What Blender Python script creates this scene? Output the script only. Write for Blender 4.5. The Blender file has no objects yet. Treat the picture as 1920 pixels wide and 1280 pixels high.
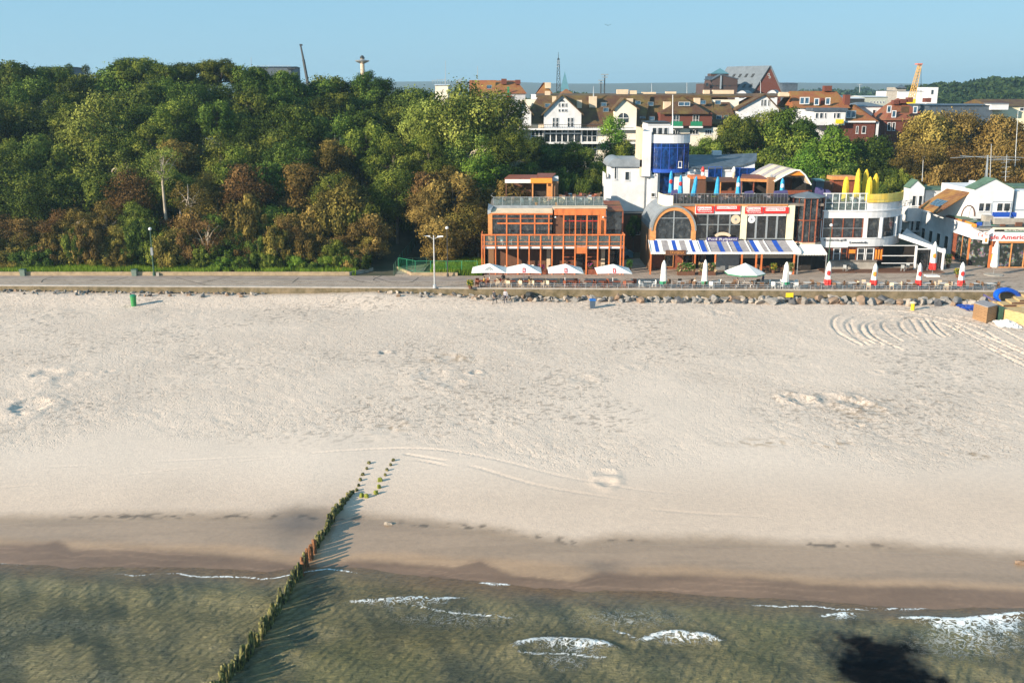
import bpy, math, random
import numpy as np
from mathutils import Vector, Matrix, noise
random.seed(7); rng = np.random.default_rng(7)
SC = bpy.context.scene
COL = SC.collection
R = math.radians
# ------------------------------------------------------------------ camera, sky, sun, exposure
F = 1866.7; PITCH = R(14.25); CH = 27.0
cd = bpy.data.cameras.new('camera'); cam = bpy.data.objects.new('camera', cd); COL.objects.link(cam)
cd.sensor_width = 36; cd.lens = 35; cd.clip_end = 20000; cd.clip_start = 0.5
cam.location = (0, 0, CH); cam.rotation_euler = (R(90) - PITCH, 0, 0)
SC.camera = cam
SUN_EL = R(19); SUN_AZ = R(33)      # azimuth of the shadows from +X towards +Y
W = bpy.data.worlds.new("World"); SC.world = W; W.use_nodes = True
nt = W.node_tree; nt.nodes.clear()
sky = nt.nodes.new('ShaderNodeTexSky'); sky.sky_type = 'NISHITA'; sky.sun_disc = False
sky.sun_elevation = SUN_EL; sky.air_density = 1.0; sky.dust_density = 0.6; sky.ozone_density = 2.2; sky.altitude = 30
bg = nt.nodes.new('ShaderNodeBackground'); bg.inputs[1].default_value = 0.068
wo = nt.nodes.new('ShaderNodeOutputWorld')
tint = nt.nodes.new('ShaderNodeMixRGB'); tint.inputs[0].default_value = 0.75; tint.inputs[2].default_value = (2.3, 4.75, 6.7, 1)
nt.links.new(sky.outputs[0], tint.inputs[1]); nt.links.new(tint.outputs[0], bg.inputs[0]); nt.links.new(bg.outputs[0], wo.inputs[0])
tosun = Vector((-math.cos(SUN_AZ) * math.cos(SUN_EL), -math.sin(SUN_AZ) * math.cos(SUN_EL), math.sin(SUN_EL)))
# nishita: rotation 0 puts the sun on +Y and turns it clockwise seen from above
sky.sun_rotation = math.atan2(tosun.x, tosun.y)
sd = bpy.data.lights.new('sun', 'SUN'); sd.energy = 4.9; sd.angle = R(0.5); sd.color = (1.0, 0.86, 0.68)
so = bpy.data.objects.new('sun', sd); COL.objects.link(so); so.location = (-60, -60, 80)
so.rotation_euler = tosun.to_track_quat('Z', 'Y').to_euler()
SC.view_settings.view_transform = 'Standard'; SC.view_settings.look = 'None'
SC.view_settings.exposure = 0.96; SC.view_settings.gamma = 1.0
SC.cycles.max_bounces = 6; SC.cycles.transparent_max_bounces = 12; SC.cycles.use_denoising = True
# ------------------------------------------------------------------ picture maths used to read positions off the photo
cp, sp = math.cos(PITCH), math.sin(PITCH)
def ray(px, py):
    u = (px - 960) / F; v = (640 - py) / F
    return Vector((u, cp + v * sp, -sp + v * cp))
def V(px, py, Y):
    d = ray(px, py); t = Y / d.y
    return Vector((d.x * t, Y, CH + d.z * t))
def G(px, py, z=0.0):
    d = ray(px, py); t = (z - CH) / d.z
    return Vector((d.x * t, d.y * t, z))
def X(px, Y, z=6.0):
    return (px - 960) / F * (Y * cp + (CH - z) * sp)
def ZZ(py, Y): return V(960, py, Y).z
def RC(px0, py0, px1, py1, Y):
    z1 = ZZ(py0, Y); z0 = ZZ(py1, Y); zm = (z0 + z1) / 2
    return X(px0, Y, zm), X(px1, Y, zm), z0, z1
def sst(a, b, x):
    t = np.clip((x - a) / (b - a), 0, 1); return t * t * (3 - 2 * t)
PZ = 1.5                                            # promenade level
A_ = G(0, 535, PZ); B_ = G(1900, 546, PZ)
def YW(x): return A_.y + (B_.y - A_.y) * (x - A_.x) / (B_.x - A_.x)   # sea wall line
def ground_z(x, y):
    x = np.asarray(x, float); y = np.asarray(y, float)
    left = 1 - sst(-6, 14, x - (y - 150) * 0.12)
    hill = PZ + 12.5 * sst(139, 196, y) * left
    path = np.exp(-((x + 14 - (y - 139) * 0.16) / 3.4) ** 2)
    hill = hill - path * left * 3.6 * sst(140, 158, y)
    flat = PZ + 2.2 * sst(152.5, 176, y) * (1 - left)
    z = np.maximum(hill, flat)
    z = np.where(y > 260, z * (1 - 0.75 * sst(260, 420, y)), z)
    return z
def gz(x, y): return float(ground_z(x, y))
# ------------------------------------------------------------------ materials
MATS = {}
def newmat(name):
    m = bpy.data.materials.new(name); m.use_nodes = True; MATS[name] = m
    return m, m.node_tree, m.node_tree.nodes['Principled BSDF']
def N(t, k, **kw):
    n = t.nodes.new(k)
    for a, b in kw.items(): setattr(n, a, b)
    return n
def ramp(t, src, stops):
    r = N(t, 'ShaderNodeValToRGB'); e = r.color_ramp.elements
    while len(e) < len(stops): e.new(0.5)
    for i, (p, c) in enumerate(stops):
        e[i].position = p; e[i].color = (*c, 1) if len(c) == 3 else c
    t.links.new(src, r.inputs[0]); return r
def S(*c): return tuple(((v / 255 + 0.055) / 1.055) ** 2.4 if v > 10 else v / 255 / 12.92 for v in c)
def pm(name, col, rough=0.7, var=0.12, scale=3.0, bump=0.0, bscale=20.0, metal=0.0, col2=None, stretch=(1, 1, 1), spec=0.4):
    """painted / plaster / wood surface with procedural wear"""
    m, t, p = newmat(name)
    tc = N(t, 'ShaderNodeTexCoord'); mp = N(t, 'ShaderNodeMapping'); mp.inputs['Scale'].default_value = stretch
    t.links.new(tc.outputs['Object'], mp.inputs[0])
    n1 = N(t, 'ShaderNodeTexNoise'); n1.inputs['Scale'].default_value = scale; n1.inputs['Detail'].default_value = 6
    n1.inputs['Roughness'].default_value = 0.65
    t.links.new(mp.outputs[0], n1.inputs[0])
    c2 = col2 or tuple(c * (1 - 2.2 * var) for c in col); c1 = tuple(min(1, c * (1 + 0.6 * var)) for c in col)
    r = ramp(t, n1.outputs[0], [(0.3, c2), (0.62, c1)])
    t.links.new(r.outputs[0], p.inputs['Base Color'])
    p.inputs['Roughness'].default_value = rough; p.inputs['Metallic'].default_value = metal
    p.inputs['Specular IOR Level'].default_value = spec
    if bump:
        n2 = N(t, 'ShaderNodeTexNoise'); n2.inputs['Scale'].default_value = bscale; n2.inputs['Detail'].default_value = 4
        t.links.new(mp.outputs[0], n2.inputs[0])
        b = N(t, 'ShaderNodeBump'); b.inputs['Strength'].default_value = bump; b.inputs['Distance'].default_value = 0.05
        t.links.new(n2.outputs[0], b.inputs['Height']); t.links.new(b.outputs[0], p.inputs['Normal'])
    return m
def tilemat(name, c1, c2, sx=3.0, sz=3.0, rough=0.8, moss=None, mossamt=0.5):
    """roof tiles / boards / bricks : rows along z with colour change per tile"""
    m, t, p = newmat(name)
    tc = N(t, 'ShaderNodeTexCoord'); br = N(t, 'ShaderNodeTexBrick')
    sep = N(t, 'ShaderNodeSeparateXYZ'); cb = N(t, 'ShaderNodeCombineXYZ'); ad = N(t, 'ShaderNodeMath', operation='ADD')
    t.links.new(tc.outputs['Object'], sep.inputs[0]); t.links.new(sep.outputs[0], ad.inputs[0]); t.links.new(sep.outputs[1], ad.inputs[1])
    t.links.new(ad.outputs[0], cb.inputs[0]); t.links.new(sep.outputs[2], cb.inputs[1])
    t.links.new(cb.outputs[0], br.inputs[0])
    br.inputs['Color1'].default_value = (*c1, 1); br.inputs['Color2'].default_value = (*c2, 1)
    br.inputs['Mortar'].default_value = (*[v * 0.55 for v in c2], 1); br.inputs['Scale'].default_value = 1.0
    br.inputs['Brick Width'].default_value = 1 / sx; br.inputs['Row Height'].default_value = 1 / sz; br.inputs['Mortar Size'].default_value = 0.02
    n1 = N(t, 'ShaderNodeTexNoise'); n1.inputs['Scale'].default_value = 0.35; n1.inputs['Detail'].default_value = 8; n1.inputs['Roughness'].default_value = 0.7
    t.links.new(tc.outputs['Object'], n1.inputs[0])
    mx = N(t, 'ShaderNodeMixRGB'); mx.inputs[2].default_value = (*(moss or tuple(v * 0.6 for v in c1)), 1)
    r = ramp(t, n1.outputs[0], [(0.42, (0, 0, 0)), (0.62, (mossamt,) * 3)])
    t.links.new(r.outputs[0], mx.inputs[0]); t.links.new(br.outputs[0], mx.inputs[1]); t.links.new(mx.outputs[0], p.inputs['Base Color'])
    b = N(t, 'ShaderNodeBump'); b.inputs['Strength'].default_value = 0.5; b.inputs['Distance'].default_value = 0.04
    t.links.new(br.outputs[1], b.inputs['Height']); b.invert = True; t.links.new(b.outputs[0], p.inputs['Normal'])
    p.inputs['Roughness'].default_value = rough
    return m
def glassmat(name, col, rough=0.06, spec=0.8, inner=None):
    """window pane seen from far: dark room behind, sky in the gloss, curtains and lamps as uneven patches"""
    m, t, p = newmat(name)
    tc = N(t, 'ShaderNodeTexCoord'); n = N(t, 'ShaderNodeTexNoise'); n.inputs['Scale'].default_value = 1.9; n.inputs['Detail'].default_value = 8; n.inputs['Roughness'].default_value = .7
    mp = N(t, 'ShaderNodeMapping'); mp.inputs['Scale'].default_value = (1, 1, 0.7)
    t.links.new(tc.outputs['Object'], mp.inputs[0]); t.links.new(mp.outputs[0], n.inputs[0])
    r = ramp(t, n.outputs[0], [(0.42, tuple(c * 0.35 for c in col)), (0.56, col), (0.66, inner or tuple(min(1, c * 2.2) for c in col))])
    t.links.new(r.outputs[0], p.inputs['Base Color'])
    p.inputs['Roughness'].default_value = rough; p.inputs['Specular IOR Level'].default_value = spec
    n2 = N(t, 'ShaderNodeTexNoise'); n2.inputs['Scale'].default_value = 0.8
    t.links.new(tc.outputs['Object'], n2.inputs[0])
    b = N(t, 'ShaderNodeBump'); b.inputs['Strength'].default_value = 0.3; b.inputs['Distance'].default_value = 0.1
    t.links.new(n2.outputs[0], b.inputs['Height']); t.links.new(b.outputs[0], p.inputs['Normal'])
    return m
def clearglass(name, tint=(0.75, 0.85, 0.88), fac=0.28):
    m = bpy.data.materials.new(name); m.use_nodes = True; t = m.node_tree; t.nodes.clear(); MATS[name] = m
    o = N(t, 'ShaderNodeOutputMaterial'); mx = N(t, 'ShaderNodeMixShader'); tr = N(t, 'ShaderNodeBsdfTransparent'); gl = N(t, 'ShaderNodeBsdfPrincipled')
    tr.inputs[0].default_value = (*tint, 1); gl.inputs['Base Color'].default_value = (0.35, 0.42, 0.42, 1); gl.inputs['Roughness'].default_value = 0.08
    mx.inputs[0].default_value = fac
    t.links.new(tr.outputs[0], mx.inputs[1]); t.links.new(gl.outputs[0], mx.inputs[2]); t.links.new(mx.outputs[0], o.inputs[0])
    return m
white = pm('white_plaster', (0.66, 0.665, 0.68), 0.8, 0.09, 0.5, 0.15, 30)
white2 = pm('white_paint', (0.72, 0.72, 0.73), 0.45, 0.04, 1.5)
cream = pm('cream_plaster', (0.78, 0.71, 0.50), 0.8, 0.08, 0.7, 0.15, 30)
ivory = pm('ivory_plaster', (0.74, 0.68, 0.57), 0.8, 0.08, 0.5, 0.15, 30)
beige = pm('beige_plaster', (0.62, 0.49, 0.35), 0.85, 0.08, 0.8, 0.15, 30)
orange = pm('orange_timber', (0.62, 0.175, 0.05), 0.55, 0.18, 2.5, 0.2, 14, stretch=(1, 1, 0.3))
orange2 = pm('pale_orange_timber', (0.62, 0.27, 0.09), 0.6, 0.15, 2.5, 0.2, 14)
brightor = pm('bright_orange_sheet', (0.75, 0.25, 0.03), 0.5, 0.06, 1.0)
brown = pm('brown_timber', (0.14, 0.062, 0.034), 0.65, 0.2, 3, 0.3, 12, stretch=(6, 6, 0.5))
redwood = pm('red_brown_timber', (0.24, 0.07, 0.035), 0.6, 0.2, 3, 0.3, 12)
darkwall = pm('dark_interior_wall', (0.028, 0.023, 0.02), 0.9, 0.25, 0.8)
grey = pm('grey_metal', (0.30, 0.32, 0.33), 0.45, 0.1, 3, metal=0.4)
zinc = pm('zinc_roofing', (0.30, 0.33, 0.36), 0.5, 0.12, 1.2, 0.25, 4, metal=0.3)
slate = pm('slate_blue_roofing', (0.075, 0.10, 0.13), 0.6, 0.2, 1.0, 0.3, 8)
steel = pm('brushed_steel', (0.55, 0.57, 0.58), 0.35, 0.05, 5, metal=0.7)
darkm = pm('dark_metal', (0.035, 0.038, 0.04), 0.5, 0.15, 4)
greenp = pm('green_paint', (0.02, 0.22, 0.11), 0.5, 0.15, 3)
greend = pm('dark_green_paint', (0.035, 0.09, 0.06), 0.5, 0.15, 3)
redp = pm('red_paint', (0.62, 0.03, 0.025), 0.5, 0.1, 3)
bluep = pm('blue_fabric', (0.012, 0.075, 0.42), 0.7, 0.12, 3)
sky_f = pm('sky_blue_fabric', (0.03, 0.33, 0.62), 0.75, 0.2, 3, 0.3, 6)
yel_f = pm('yellow_fabric', (0.72, 0.50, 0.03), 0.75, 0.15, 3, 0.3, 6)
wht_f = pm('white_canvas', (0.76, 0.74, 0.70), 0.85, 0.05, 2, 0.2, 5)
grey_f = pm('grey_canvas', (0.30, 0.28, 0.29), 0.85, 0.12, 2)
purp = pm('purple_tarp', (0.07, 0.06, 0.17), 0.7, 0.15, 2, 0.3, 5)
yelp = pm('yellow_paint', (0.80, 0.58, 0.02), 0.5, 0.06, 2)
pinkr = pm('pale_red_paint', (0.55, 0.18, 0.13), 0.6, 0.1, 3)
concrete = pm('concrete', (0.34, 0.31, 0.27), 0.9, 0.15, 1.2, 0.4, 18)
brickm = tilemat('red_brick', (0.24, 0.065, 0.04), (0.18, 0.05, 0.03), 4, 12)
brickt = tilemat('tan_brick', (0.42, 0.22, 0.11), (0.34, 0.17, 0.08), 4, 12)
brickd = tilemat('dark_brick', (0.13, 0.075, 0.065), (0.09, 0.055, 0.05), 4, 12)
tilebr = tilemat('brown_roof_tiles', (0.115, 0.05, 0.024), (0.08, 0.035, 0.018), 4, 5, moss=(0.15, 0.115, 0.025), mossamt=0.7)
tileor = tilemat('orange_roof_tiles', (0.34, 0.11, 0.035), (0.27, 0.085, 0.03), 4, 5, moss=(0.26, 0.15, 0.03), mossamt=0.8)
tilerd = tilemat('red_roof_tiles', (0.30, 0.075, 0.035), (0.22, 0.055, 0.03), 4, 5, moss=(0.20, 0.12, 0.04), mossamt=0.5)
metroof = pm('weathered_metal_roof', (0.15, 0.175, 0.20), 0.55, 0.1, 0.8, 0.2, 3, metal=0.2)
gwin = glassmat('window_pane', (0.035, 0.045, 0.055), inner=(0.10, 0.10, 0.09))
gdark = glassmat('dark_shop_pane', (0.022, 0.024, 0.028), inner=(0.07, 0.055, 0.04))
gblue = glassmat('blue_mirror_pane', (0.004, 0.034, 0.16), 0.05, 0.7, inner=(0.006, 0.06, 0.24))
gsky = glassmat('skylight_pane', (0.05, 0.12, 0.20), 0.05, 1.0, inner=(0.12, 0.22, 0.32))
def goodsmat(name):
    m, t, p = newmat(name); tc = N(t, 'ShaderNodeTexCoord'); v = N(t, 'ShaderNodeTexVoronoi'); v.inputs['Scale'].default_value = 4.5; t.links.new(tc.outputs['Object'], v.inputs[0]); hs = N(t, 'ShaderNodeHueSaturation'); hs.inputs['Saturation'].default_value = .55; hs.inputs['Value'].default_value = .26; t.links.new(v.outputs['Color'], hs.inputs['Color'])
    n = N(t, 'ShaderNodeTexNoise'); n.inputs['Scale'].default_value = 1.6; n.inputs['Detail'].default_value = 6; t.links.new(tc.outputs['Object'], n.inputs[0]); r = ramp(t, n.outputs[0], [(.50, (0, 0, 0)), (.66, (1, 1, 1))]); mx = N(t, 'ShaderNodeMixRGB'); mx.inputs[1].default_value = (.02, .025, .022, 1); t.links.new(r.outputs[0], mx.inputs[0]); t.links.new(hs.outputs[0], mx.inputs[2]); t.links.new(mx.outputs[0], p.inputs['Base Color']); p.inputs['Roughness'].default_value = .1; return m
ggoods = goodsmat('shop_pane_with_goods')
clear = clearglass('clear_balustrade_pane', (.8, .87, .88), .13)
mesh_f = clearglass('open_mesh_panel', (0.55, 0.52, 0.56), 0.06)
gteal = pm('teal_sheet', (0.12, 0.26, 0.30), 0.4, 0.08, 0.5, metal=0.3)
woodbox = pm('raw_plywood', (0.52, 0.36, 0.17), 0.8, 0.15, 2, 0.2, 10, stretch=(1, 1, 5))
woodcr = tilemat('stacked_boards', (0.36, 0.21, 0.10), (0.28, 0.16, 0.075), 1.2, 5)
greenroof = pm('green_roofing', (0.09, 0.16, 0.11), 0.8, 0.2, 1.2, 0.3, 8)
terra = pm('terrace_paving', (0.20, 0.17, 0.145), 0.9, 0.15, 1.2, 0.2, 10)
wicker = pm('wicker', (0.16, 0.09, 0.05), 0.8, 0.3, 8)
tablem = pm('pale_table_top', (0.50, 0.47, 0.44), 0.5, 0.08, 3)
skin = pm('skin', (0.50, 0.30, 0.22), 0.6, 0.05, 5)
# ------------------------------------------------------------------ mesh builder
WORG = {}      # world origin of each root
class MB:
    def __init__(s): s.v = []; s.f = []; s.m = []; s.mats = []; s.cur = 0; s.smooth = False
    def mat(s, m):
        if m not in s.mats: s.mats.append(m)
        s.cur = s.mats.index(m); return s
    def face(s, pts):
        b = len(s.v); s.v += [tuple(p) for p in pts]; s.f.append(tuple(range(b, b + len(pts)))); s.m.append(s.cur)
    def hexa(s, a, b):
        """a: 4 bottom points ccw, b: 4 top points"""
        n = len(s.v); s.v += [tuple(p) for p in a] + [tuple(p) for p in b]
        for q in ((3, 2, 1, 0), (4, 5, 6, 7), (0, 1, 5, 4), (1, 2, 6, 5), (2, 3, 7, 6), (3, 0, 4, 7)):
            s.f.append(tuple(n + i for i in q)); s.m.append(s.cur)
        return s
    def box(s, x0, x1, y0, y1, z0, z1):
        s.hexa([(x0, y0, z0), (x1, y0, z0), (x1, y1, z0), (x0, y1, z0)], [(x0, y0, z1), (x1, y0, z1), (x1, y1, z1), (x0, y1, z1)])
        return s
    def prism(s, poly, ext):
        """closed polygon extruded by vector ext"""
        n = len(s.v); k = len(poly); e = Vector(ext)
        s.v += [tuple(p) for p in poly] + [tuple(Vector(p) + e) for p in poly]
        s.f.append(tuple(n + i for i in range(k))); s.m.append(s.cur)
        s.f.append(tuple(n + k + i for i in reversed(range(k)))); s.m.append(s.cur)
        for i in range(k):
            j = (i + 1) % k; s.f.append((n + j, n + i, n + k + i, n + k + j)); s.m.append(s.cur)
        return s
    def tube(s, p, q, r, r2=None, n=8, cap=True):
        p = Vector(p); q = Vector(q); r2 = r if r2 is None else r2; d = (q - p)
        if d.length < 1e-6: return s
        a = d.orthogonal().normalized(); b = d.normalized().cross(a); k = len(s.v)
        for c, rr in ((p, r), (q, r2)):
            for i in range(n):
                t = 2 * math.pi * i / n; s.v.append(tuple(c + a * rr * math.cos(t) + b * rr * math.sin(t)))
        for i in range(n):
            j = (i + 1) % n; s.f.append((k + i, k + j, k + n + j, k + n + i)); s.m.append(s.cur)
        if cap:
            s.f.append(tuple(k + i for i in reversed(range(n)))); s.m.append(s.cur)
            s.f.append(tuple(k + n + i for i in range(n))); s.m.append(s.cur)
        return s
    def path(s, pts, r, n=8):
        for a, b in zip(pts[:-1], pts[1:]): s.tube(a, b, r, n=n)
        return s
    def lathe(s, c, prof, n=14, flute=0.0, nf=6, ph=0.0, lean=(0, 0)):
        k = len(s.v); c = Vector(c)
        for (r, z) in prof:
            for i in range(n):
                t = 2 * math.pi * i / n; rr = r * (1 + flute * math.cos(nf * t + ph + z * 0.9))
                s.v.append((c.x + rr * math.cos(t) + lean[0] * z, c.y + rr * math.sin(t) + lean[1] * z, c.z + z))
        for a in range(len(prof) - 1):
            for i in range(n):
                j = (i + 1) % n; s.f.append((k + a * n + i, k + a * n + j, k + (a + 1) * n + j, k + (a + 1) * n + i)); s.m.append(s.cur)
        s.f.append(tuple(k + i for i in reversed(range(n)))); s.m.append(s.cur)
        s.f.append(tuple(k + (len(prof) - 1) * n + i for i in range(n))); s.m.append(s.cur)
        return s
    # picture-read rectangles on the plane y = Y
    def fb(s, px0, py0, px1, py1, Y, d=0.2):
        x0, x1, z0, z1 = RC(px0, py0, px1, py1, Y); s.box(x0, x1, Y, Y + d, z0, z1); return s
    def build(s, name, mat=None, parent=None, smooth=False, raw=False):
        if not s.v: return None
        me = bpy.data.meshes.new(name); o = WORG.get(parent.name, Vector((0, 0, 0))) if parent else Vector((0, 0, 0))
        if parent is None and not raw:
            a = np.array(s.v); o = Vector(((a[:, 0].min() + a[:, 0].max()) / 2, (a[:, 1].min() + a[:, 1].max()) / 2, a[:, 2].min()))
        me.from_pydata([(x - o.x, y - o.y, z - o.z) for x, y, z in s.v], [], s.f)
        mats = s.mats or [mat]
        if not s.mats and mat: mats = [mat]
        for m in mats: me.materials.append(m)
        if s.mats: me.polygons.foreach_set('material_index', s.m)
        if smooth: me.polygons.foreach_set('use_smooth', [True] * len(s.f))
        me.update()
        ob = bpy.data.objects.new(name, me); COL.objects.link(ob)
        if parent: ob.parent = parent; WORG[ob.name] = o
        else: ob.location = o
        return ob
def tag(o, label=None, cat=None, group=None, kind=None):
    if label: o['label'] = label
    if cat: o['category'] = cat
    if group: o['group'] = group
    if kind: o['kind'] = kind
    return o
def thing(name, label, cat, loc=(0, 0, 0), group=None):
    o = bpy.data.objects.new(name, None); COL.objects.link(o); o.location = loc; WORG[o.name] = Vector(loc); o.empty_display_size = 0.3
    return tag(o, label, cat, group)
def dup(root, loc, rz=0.0, sc=None, label=None, group=None):
    def cp_(o, par):
        c = o.copy(); COL.objects.link(c); c.parent = par
        for ch in o.children: cp_(ch, c)
        return c
    r = cp_(root, None); r.location = loc; r.rotation_euler = (0, 0, rz)
    if sc is not None: r.scale = (sc,) * 3 if isinstance(sc, (int, float)) else sc
    if label: r['label'] = label
    if group: r['group'] = group
    return r
def text(parent, s, px0, px1, pyc, Y, mat, name='lettering', h=None, ry=0.0, depth=0.05, side=False, loc=None, width=None):
    cu = bpy.data.curves.new('t', 'FONT'); cu.body = s; cu.extrude = depth / 2; cu.align_x = 'CENTER'; cu.align_y = 'CENTER'; cu.resolution_u = 2
    to = bpy.data.objects.new('t', cu); COL.objects.link(to); bpy.context.view_layer.update()
    me = bpy.data.meshes.new_from_object(to.evaluated_get(bpy.context.evaluated_depsgraph_get()))
    bpy.data.objects.remove(to); bpy.data.curves.remove(cu)
    a = np.empty(len(me.vertices) * 3); me.vertices.foreach_get('co', a); a = a.reshape(-1, 3)
    w = a[:, 0].max() - a[:, 0].min(); hh = a[:, 1].max() - a[:, 1].min()
    if loc is None:
        x0 = X(px0, Y, ZZ(pyc, Y)); x1 = X(px1, Y, ZZ(pyc, Y)); c = Vector(((x0 + x1) / 2, Y, ZZ(pyc, Y))); width = x1 - x0
    else: c = Vector(loc)
    k = width / w; kh = (h / hh) if h else k
    cx = (a[:, 0].max() + a[:, 0].min()) / 2; cy = (a[:, 1].max() + a[:, 1].min()) / 2
    lx = (a[:, 0] - cx) * k; lz = (a[:, 1] - cy) * kh; ly = -a[:, 2]
    o = WORG.get(parent.name, Vector((0, 0, 0)))
    ca, sa = math.cos(ry), math.sin(ry)
    P = np.stack([c.x + lx * ca - ly * sa - o.x, c.y + lx * sa + ly * ca - o.y, c.z + lz - o.z], 1)
    me.vertices.foreach_set('co', P.ravel().astype(np.float32)); me.materials.clear(); me.materials.append(mat); me.update(); me.name = name
    ob = bpy.data.objects.new(name, me); COL.objects.link(ob); ob.parent = parent; WORG[ob.name] = o
    return ob
def window(par, px0, py0, px1, py1, Y, nx=2, ny=1, fm=None, gm=None, fw=0.07, name='window', sill=True, out=0.0):
    """frame bars and panes standing on the wall plane y = Y"""
    fm = fm or white2; gm = gm or gwin
    x0, x1, z0, z1 = RC(px0, py0, px1, py1, Y); b = MB()
    b.mat(gm).box(x0 + fw * .5, x1 - fw * .5, Y - 0.03 - out, Y + 0.1, z0 + fw * .5, z1 - fw * .5)
    b.mat(fm)
    for i in range(nx + 1):
        c = x0 + (x1 - x0) * i / nx; b.box(c - fw / 2, c + fw / 2, Y - 0.09 - out, Y - 0.032 - out, z0, z1)
    for j in range(ny + 1):
        c = z0 + (z1 - z0) * j / ny; b.box(x0 - fw / 2 + .002, x1 + fw / 2 - .002, Y - 0.086 - out, Y - 0.034 - out, c - fw / 2, c + fw / 2)
    if sill: b.box(x0 - 0.1, x1 + 0.1, Y - 0.18 - out, Y - .002, z0 - fw / 2 - 0.07, z0 - fw / 2 - 0.003)
    return b.build(name, None, par)
# ------------------------------------------------------------------ beach, sea, promenade, ground
def itp(px, pts):
    pts = np.array(pts, float); return np.interp(px, pts[:, 0], pts[:, 1])
def project(x, y, z):
    zc = y * cp - (z - CH) * sp; yc = y * sp + (z - CH) * cp
    return 960 + F * x / zc, 640 - F * yc / zc
B1 = [(-200, 968), (0, 965), (300, 958), (500, 962), (560, 950), (680, 962), (800, 968), (900, 985), (1000, 1000), (1080, 1013), (1150, 1001), (1300, 1004), (1500, 1012), (1700, 1018), (1920, 1036), (2200, 1050)]
B2 = [(-200, 1006), (0, 1008), (125, 1016), (500, 1024), (540, 1040), (600, 1040), (700, 1036), (1000, 1052), (1120, 1062), (1160, 1062), (1300, 1063), (1600, 1085), (1920, 1096), (2200, 1100)]
B3 = [(-200, 1018), (0, 1019), (110, 1014), (135, 1029), (300, 1030), (500, 1047), (545, 1056), (660, 1050), (850, 1060), (900, 1050), (960, 1077), (1080, 1088), (1130, 1070), (1200, 1076), (1400, 1082), (1600, 1096), (1920, 1106), (2200, 1110)]
B4 = [(-300, 1052), (0, 1055), (200, 1062), (400, 1068), (500, 1073), (560, 1064), (620, 1056), (700, 1064), (850, 1086), (1000, 1103), (1130, 1106), (1250, 1112), (1400, 1122), (1600, 1132), (1750, 1138), (1920, 1142), (2300, 1150)]
WZ = -1.2
wl = np.array([tuple(G(a, b, WZ))[:2] for a, b in B4]); wl = wl[np.argsort(wl[:, 0])]
def yshore(x): return np.interp(x, wl[:, 0], wl[:, 1])
def fbm(x, y, sc, oct=3, seed=0):
    r = np.random.default_rng(seed); out = 0; amp = 1.0; tot = 0
    for k in range(oct):
        n = 256; tab = r.random((n, n)); u = x / sc * 2 ** k + 100.3; v = y / sc * 2 ** k + 57.7
        i = np.floor(u).astype(int); j = np.floor(v).astype(int); fu = u - i; fv = v - j
        fu = fu * fu * (3 - 2 * fu); fv = fv * fv * (3 - 2 * fv)
        a = tab[i % n, j % n]; b = tab[(i + 1) % n, j % n]; c = tab[i % n, (j + 1) % n]; d = tab[(i + 1) % n, (j + 1) % n]
        out = out + amp * ((a * (1 - fu) + b * fu) * (1 - fv) + (c * (1 - fu) + d * fu) * fv); tot += amp; amp *= 0.5
    return out / tot
def sheet(name, xs, ys, zfun, mat, kind='structure', attrs=None):
    Xg, Yg = np.meshgrid(xs, ys); nx, ny = len(xs), len(ys)
    Zg = zfun(Xg, Yg); co = np.stack([Xg, Yg, Zg], -1).reshape(-1, 3).astype(np.float32)
    idx = np.arange(nx * ny).reshape(ny, nx)
    q = np.stack([idx[:-1, :-1], idx[:-1, 1:], idx[1:, 1:], idx[1:, :-1]], -1).reshape(-1, 4)
    me = bpy.data.meshes.new(name); me.vertices.add(len(co)); me.vertices.foreach_set('co', co.ravel())
    me.loops.add(q.size); me.loops.foreach_set('vertex_index', q.ravel().astype(np.int32))
    me.polygons.add(len(q)); me.polygons.foreach_set('loop_start', np.arange(0, q.size, 4, dtype=np.int32))
    me.polygons.foreach_set('use_smooth', np.ones(len(q), bool)); me.update(calc_edges=True)
    if attrs:
        for k, fn in attrs.items():
            v = fn(Xg, Yg, Zg)
            if v.ndim == 3:
                a = me.color_attributes.new(k, 'FLOAT_COLOR', 'POINT'); c = np.ones((nx * ny, 4), np.float32); c[:, :3] = v.reshape(-1, 3); a.data.foreach_set('color', c.ravel())
            else:
                a = me.attributes.new(k, 'FLOAT', 'POINT'); a.data.foreach_set('value', v.ravel().astype(np.float32))
    me.materials.append(mat); ob = bpy.data.objects.new(name, me); COL.objects.link(ob); ob['kind'] = kind
    return ob
def poly_w(pts, z=-0.2): return [tuple(G(a, b, z))[:2] for a, b in pts]
def dist_poly(x, y, P):
    """distance and running length to a polyline, evaluated only near it"""
    D = np.full(x.shape, 9.0); L = np.zeros(x.shape); run = 0
    for (ax, ay), (bx, by) in zip(P[:-1], P[1:]):
        m = (x > min(ax, bx) - 1) & (x < max(ax, bx) + 1) & (y > min(ay, by) - 1) & (y < max(ay, by) + 1)
        l2 = (bx - ax) ** 2 + (by - ay) ** 2; xx = x[m]; yy = y[m]
        t = np.clip(((xx - ax) * (bx - ax) + (yy - ay) * (by - ay)) / l2, 0, 1)
        d = np.hypot(xx - ax - t * (bx - ax), yy - ay - t * (by - ay)); cur = D[m]; ll = L[m]
        k = d < cur; cur[k] = d[k]; ll[k] = run + t[k] * math.sqrt(l2); D[m] = cur; L[m] = ll; run += math.sqrt(l2)
    return D, L
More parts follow.
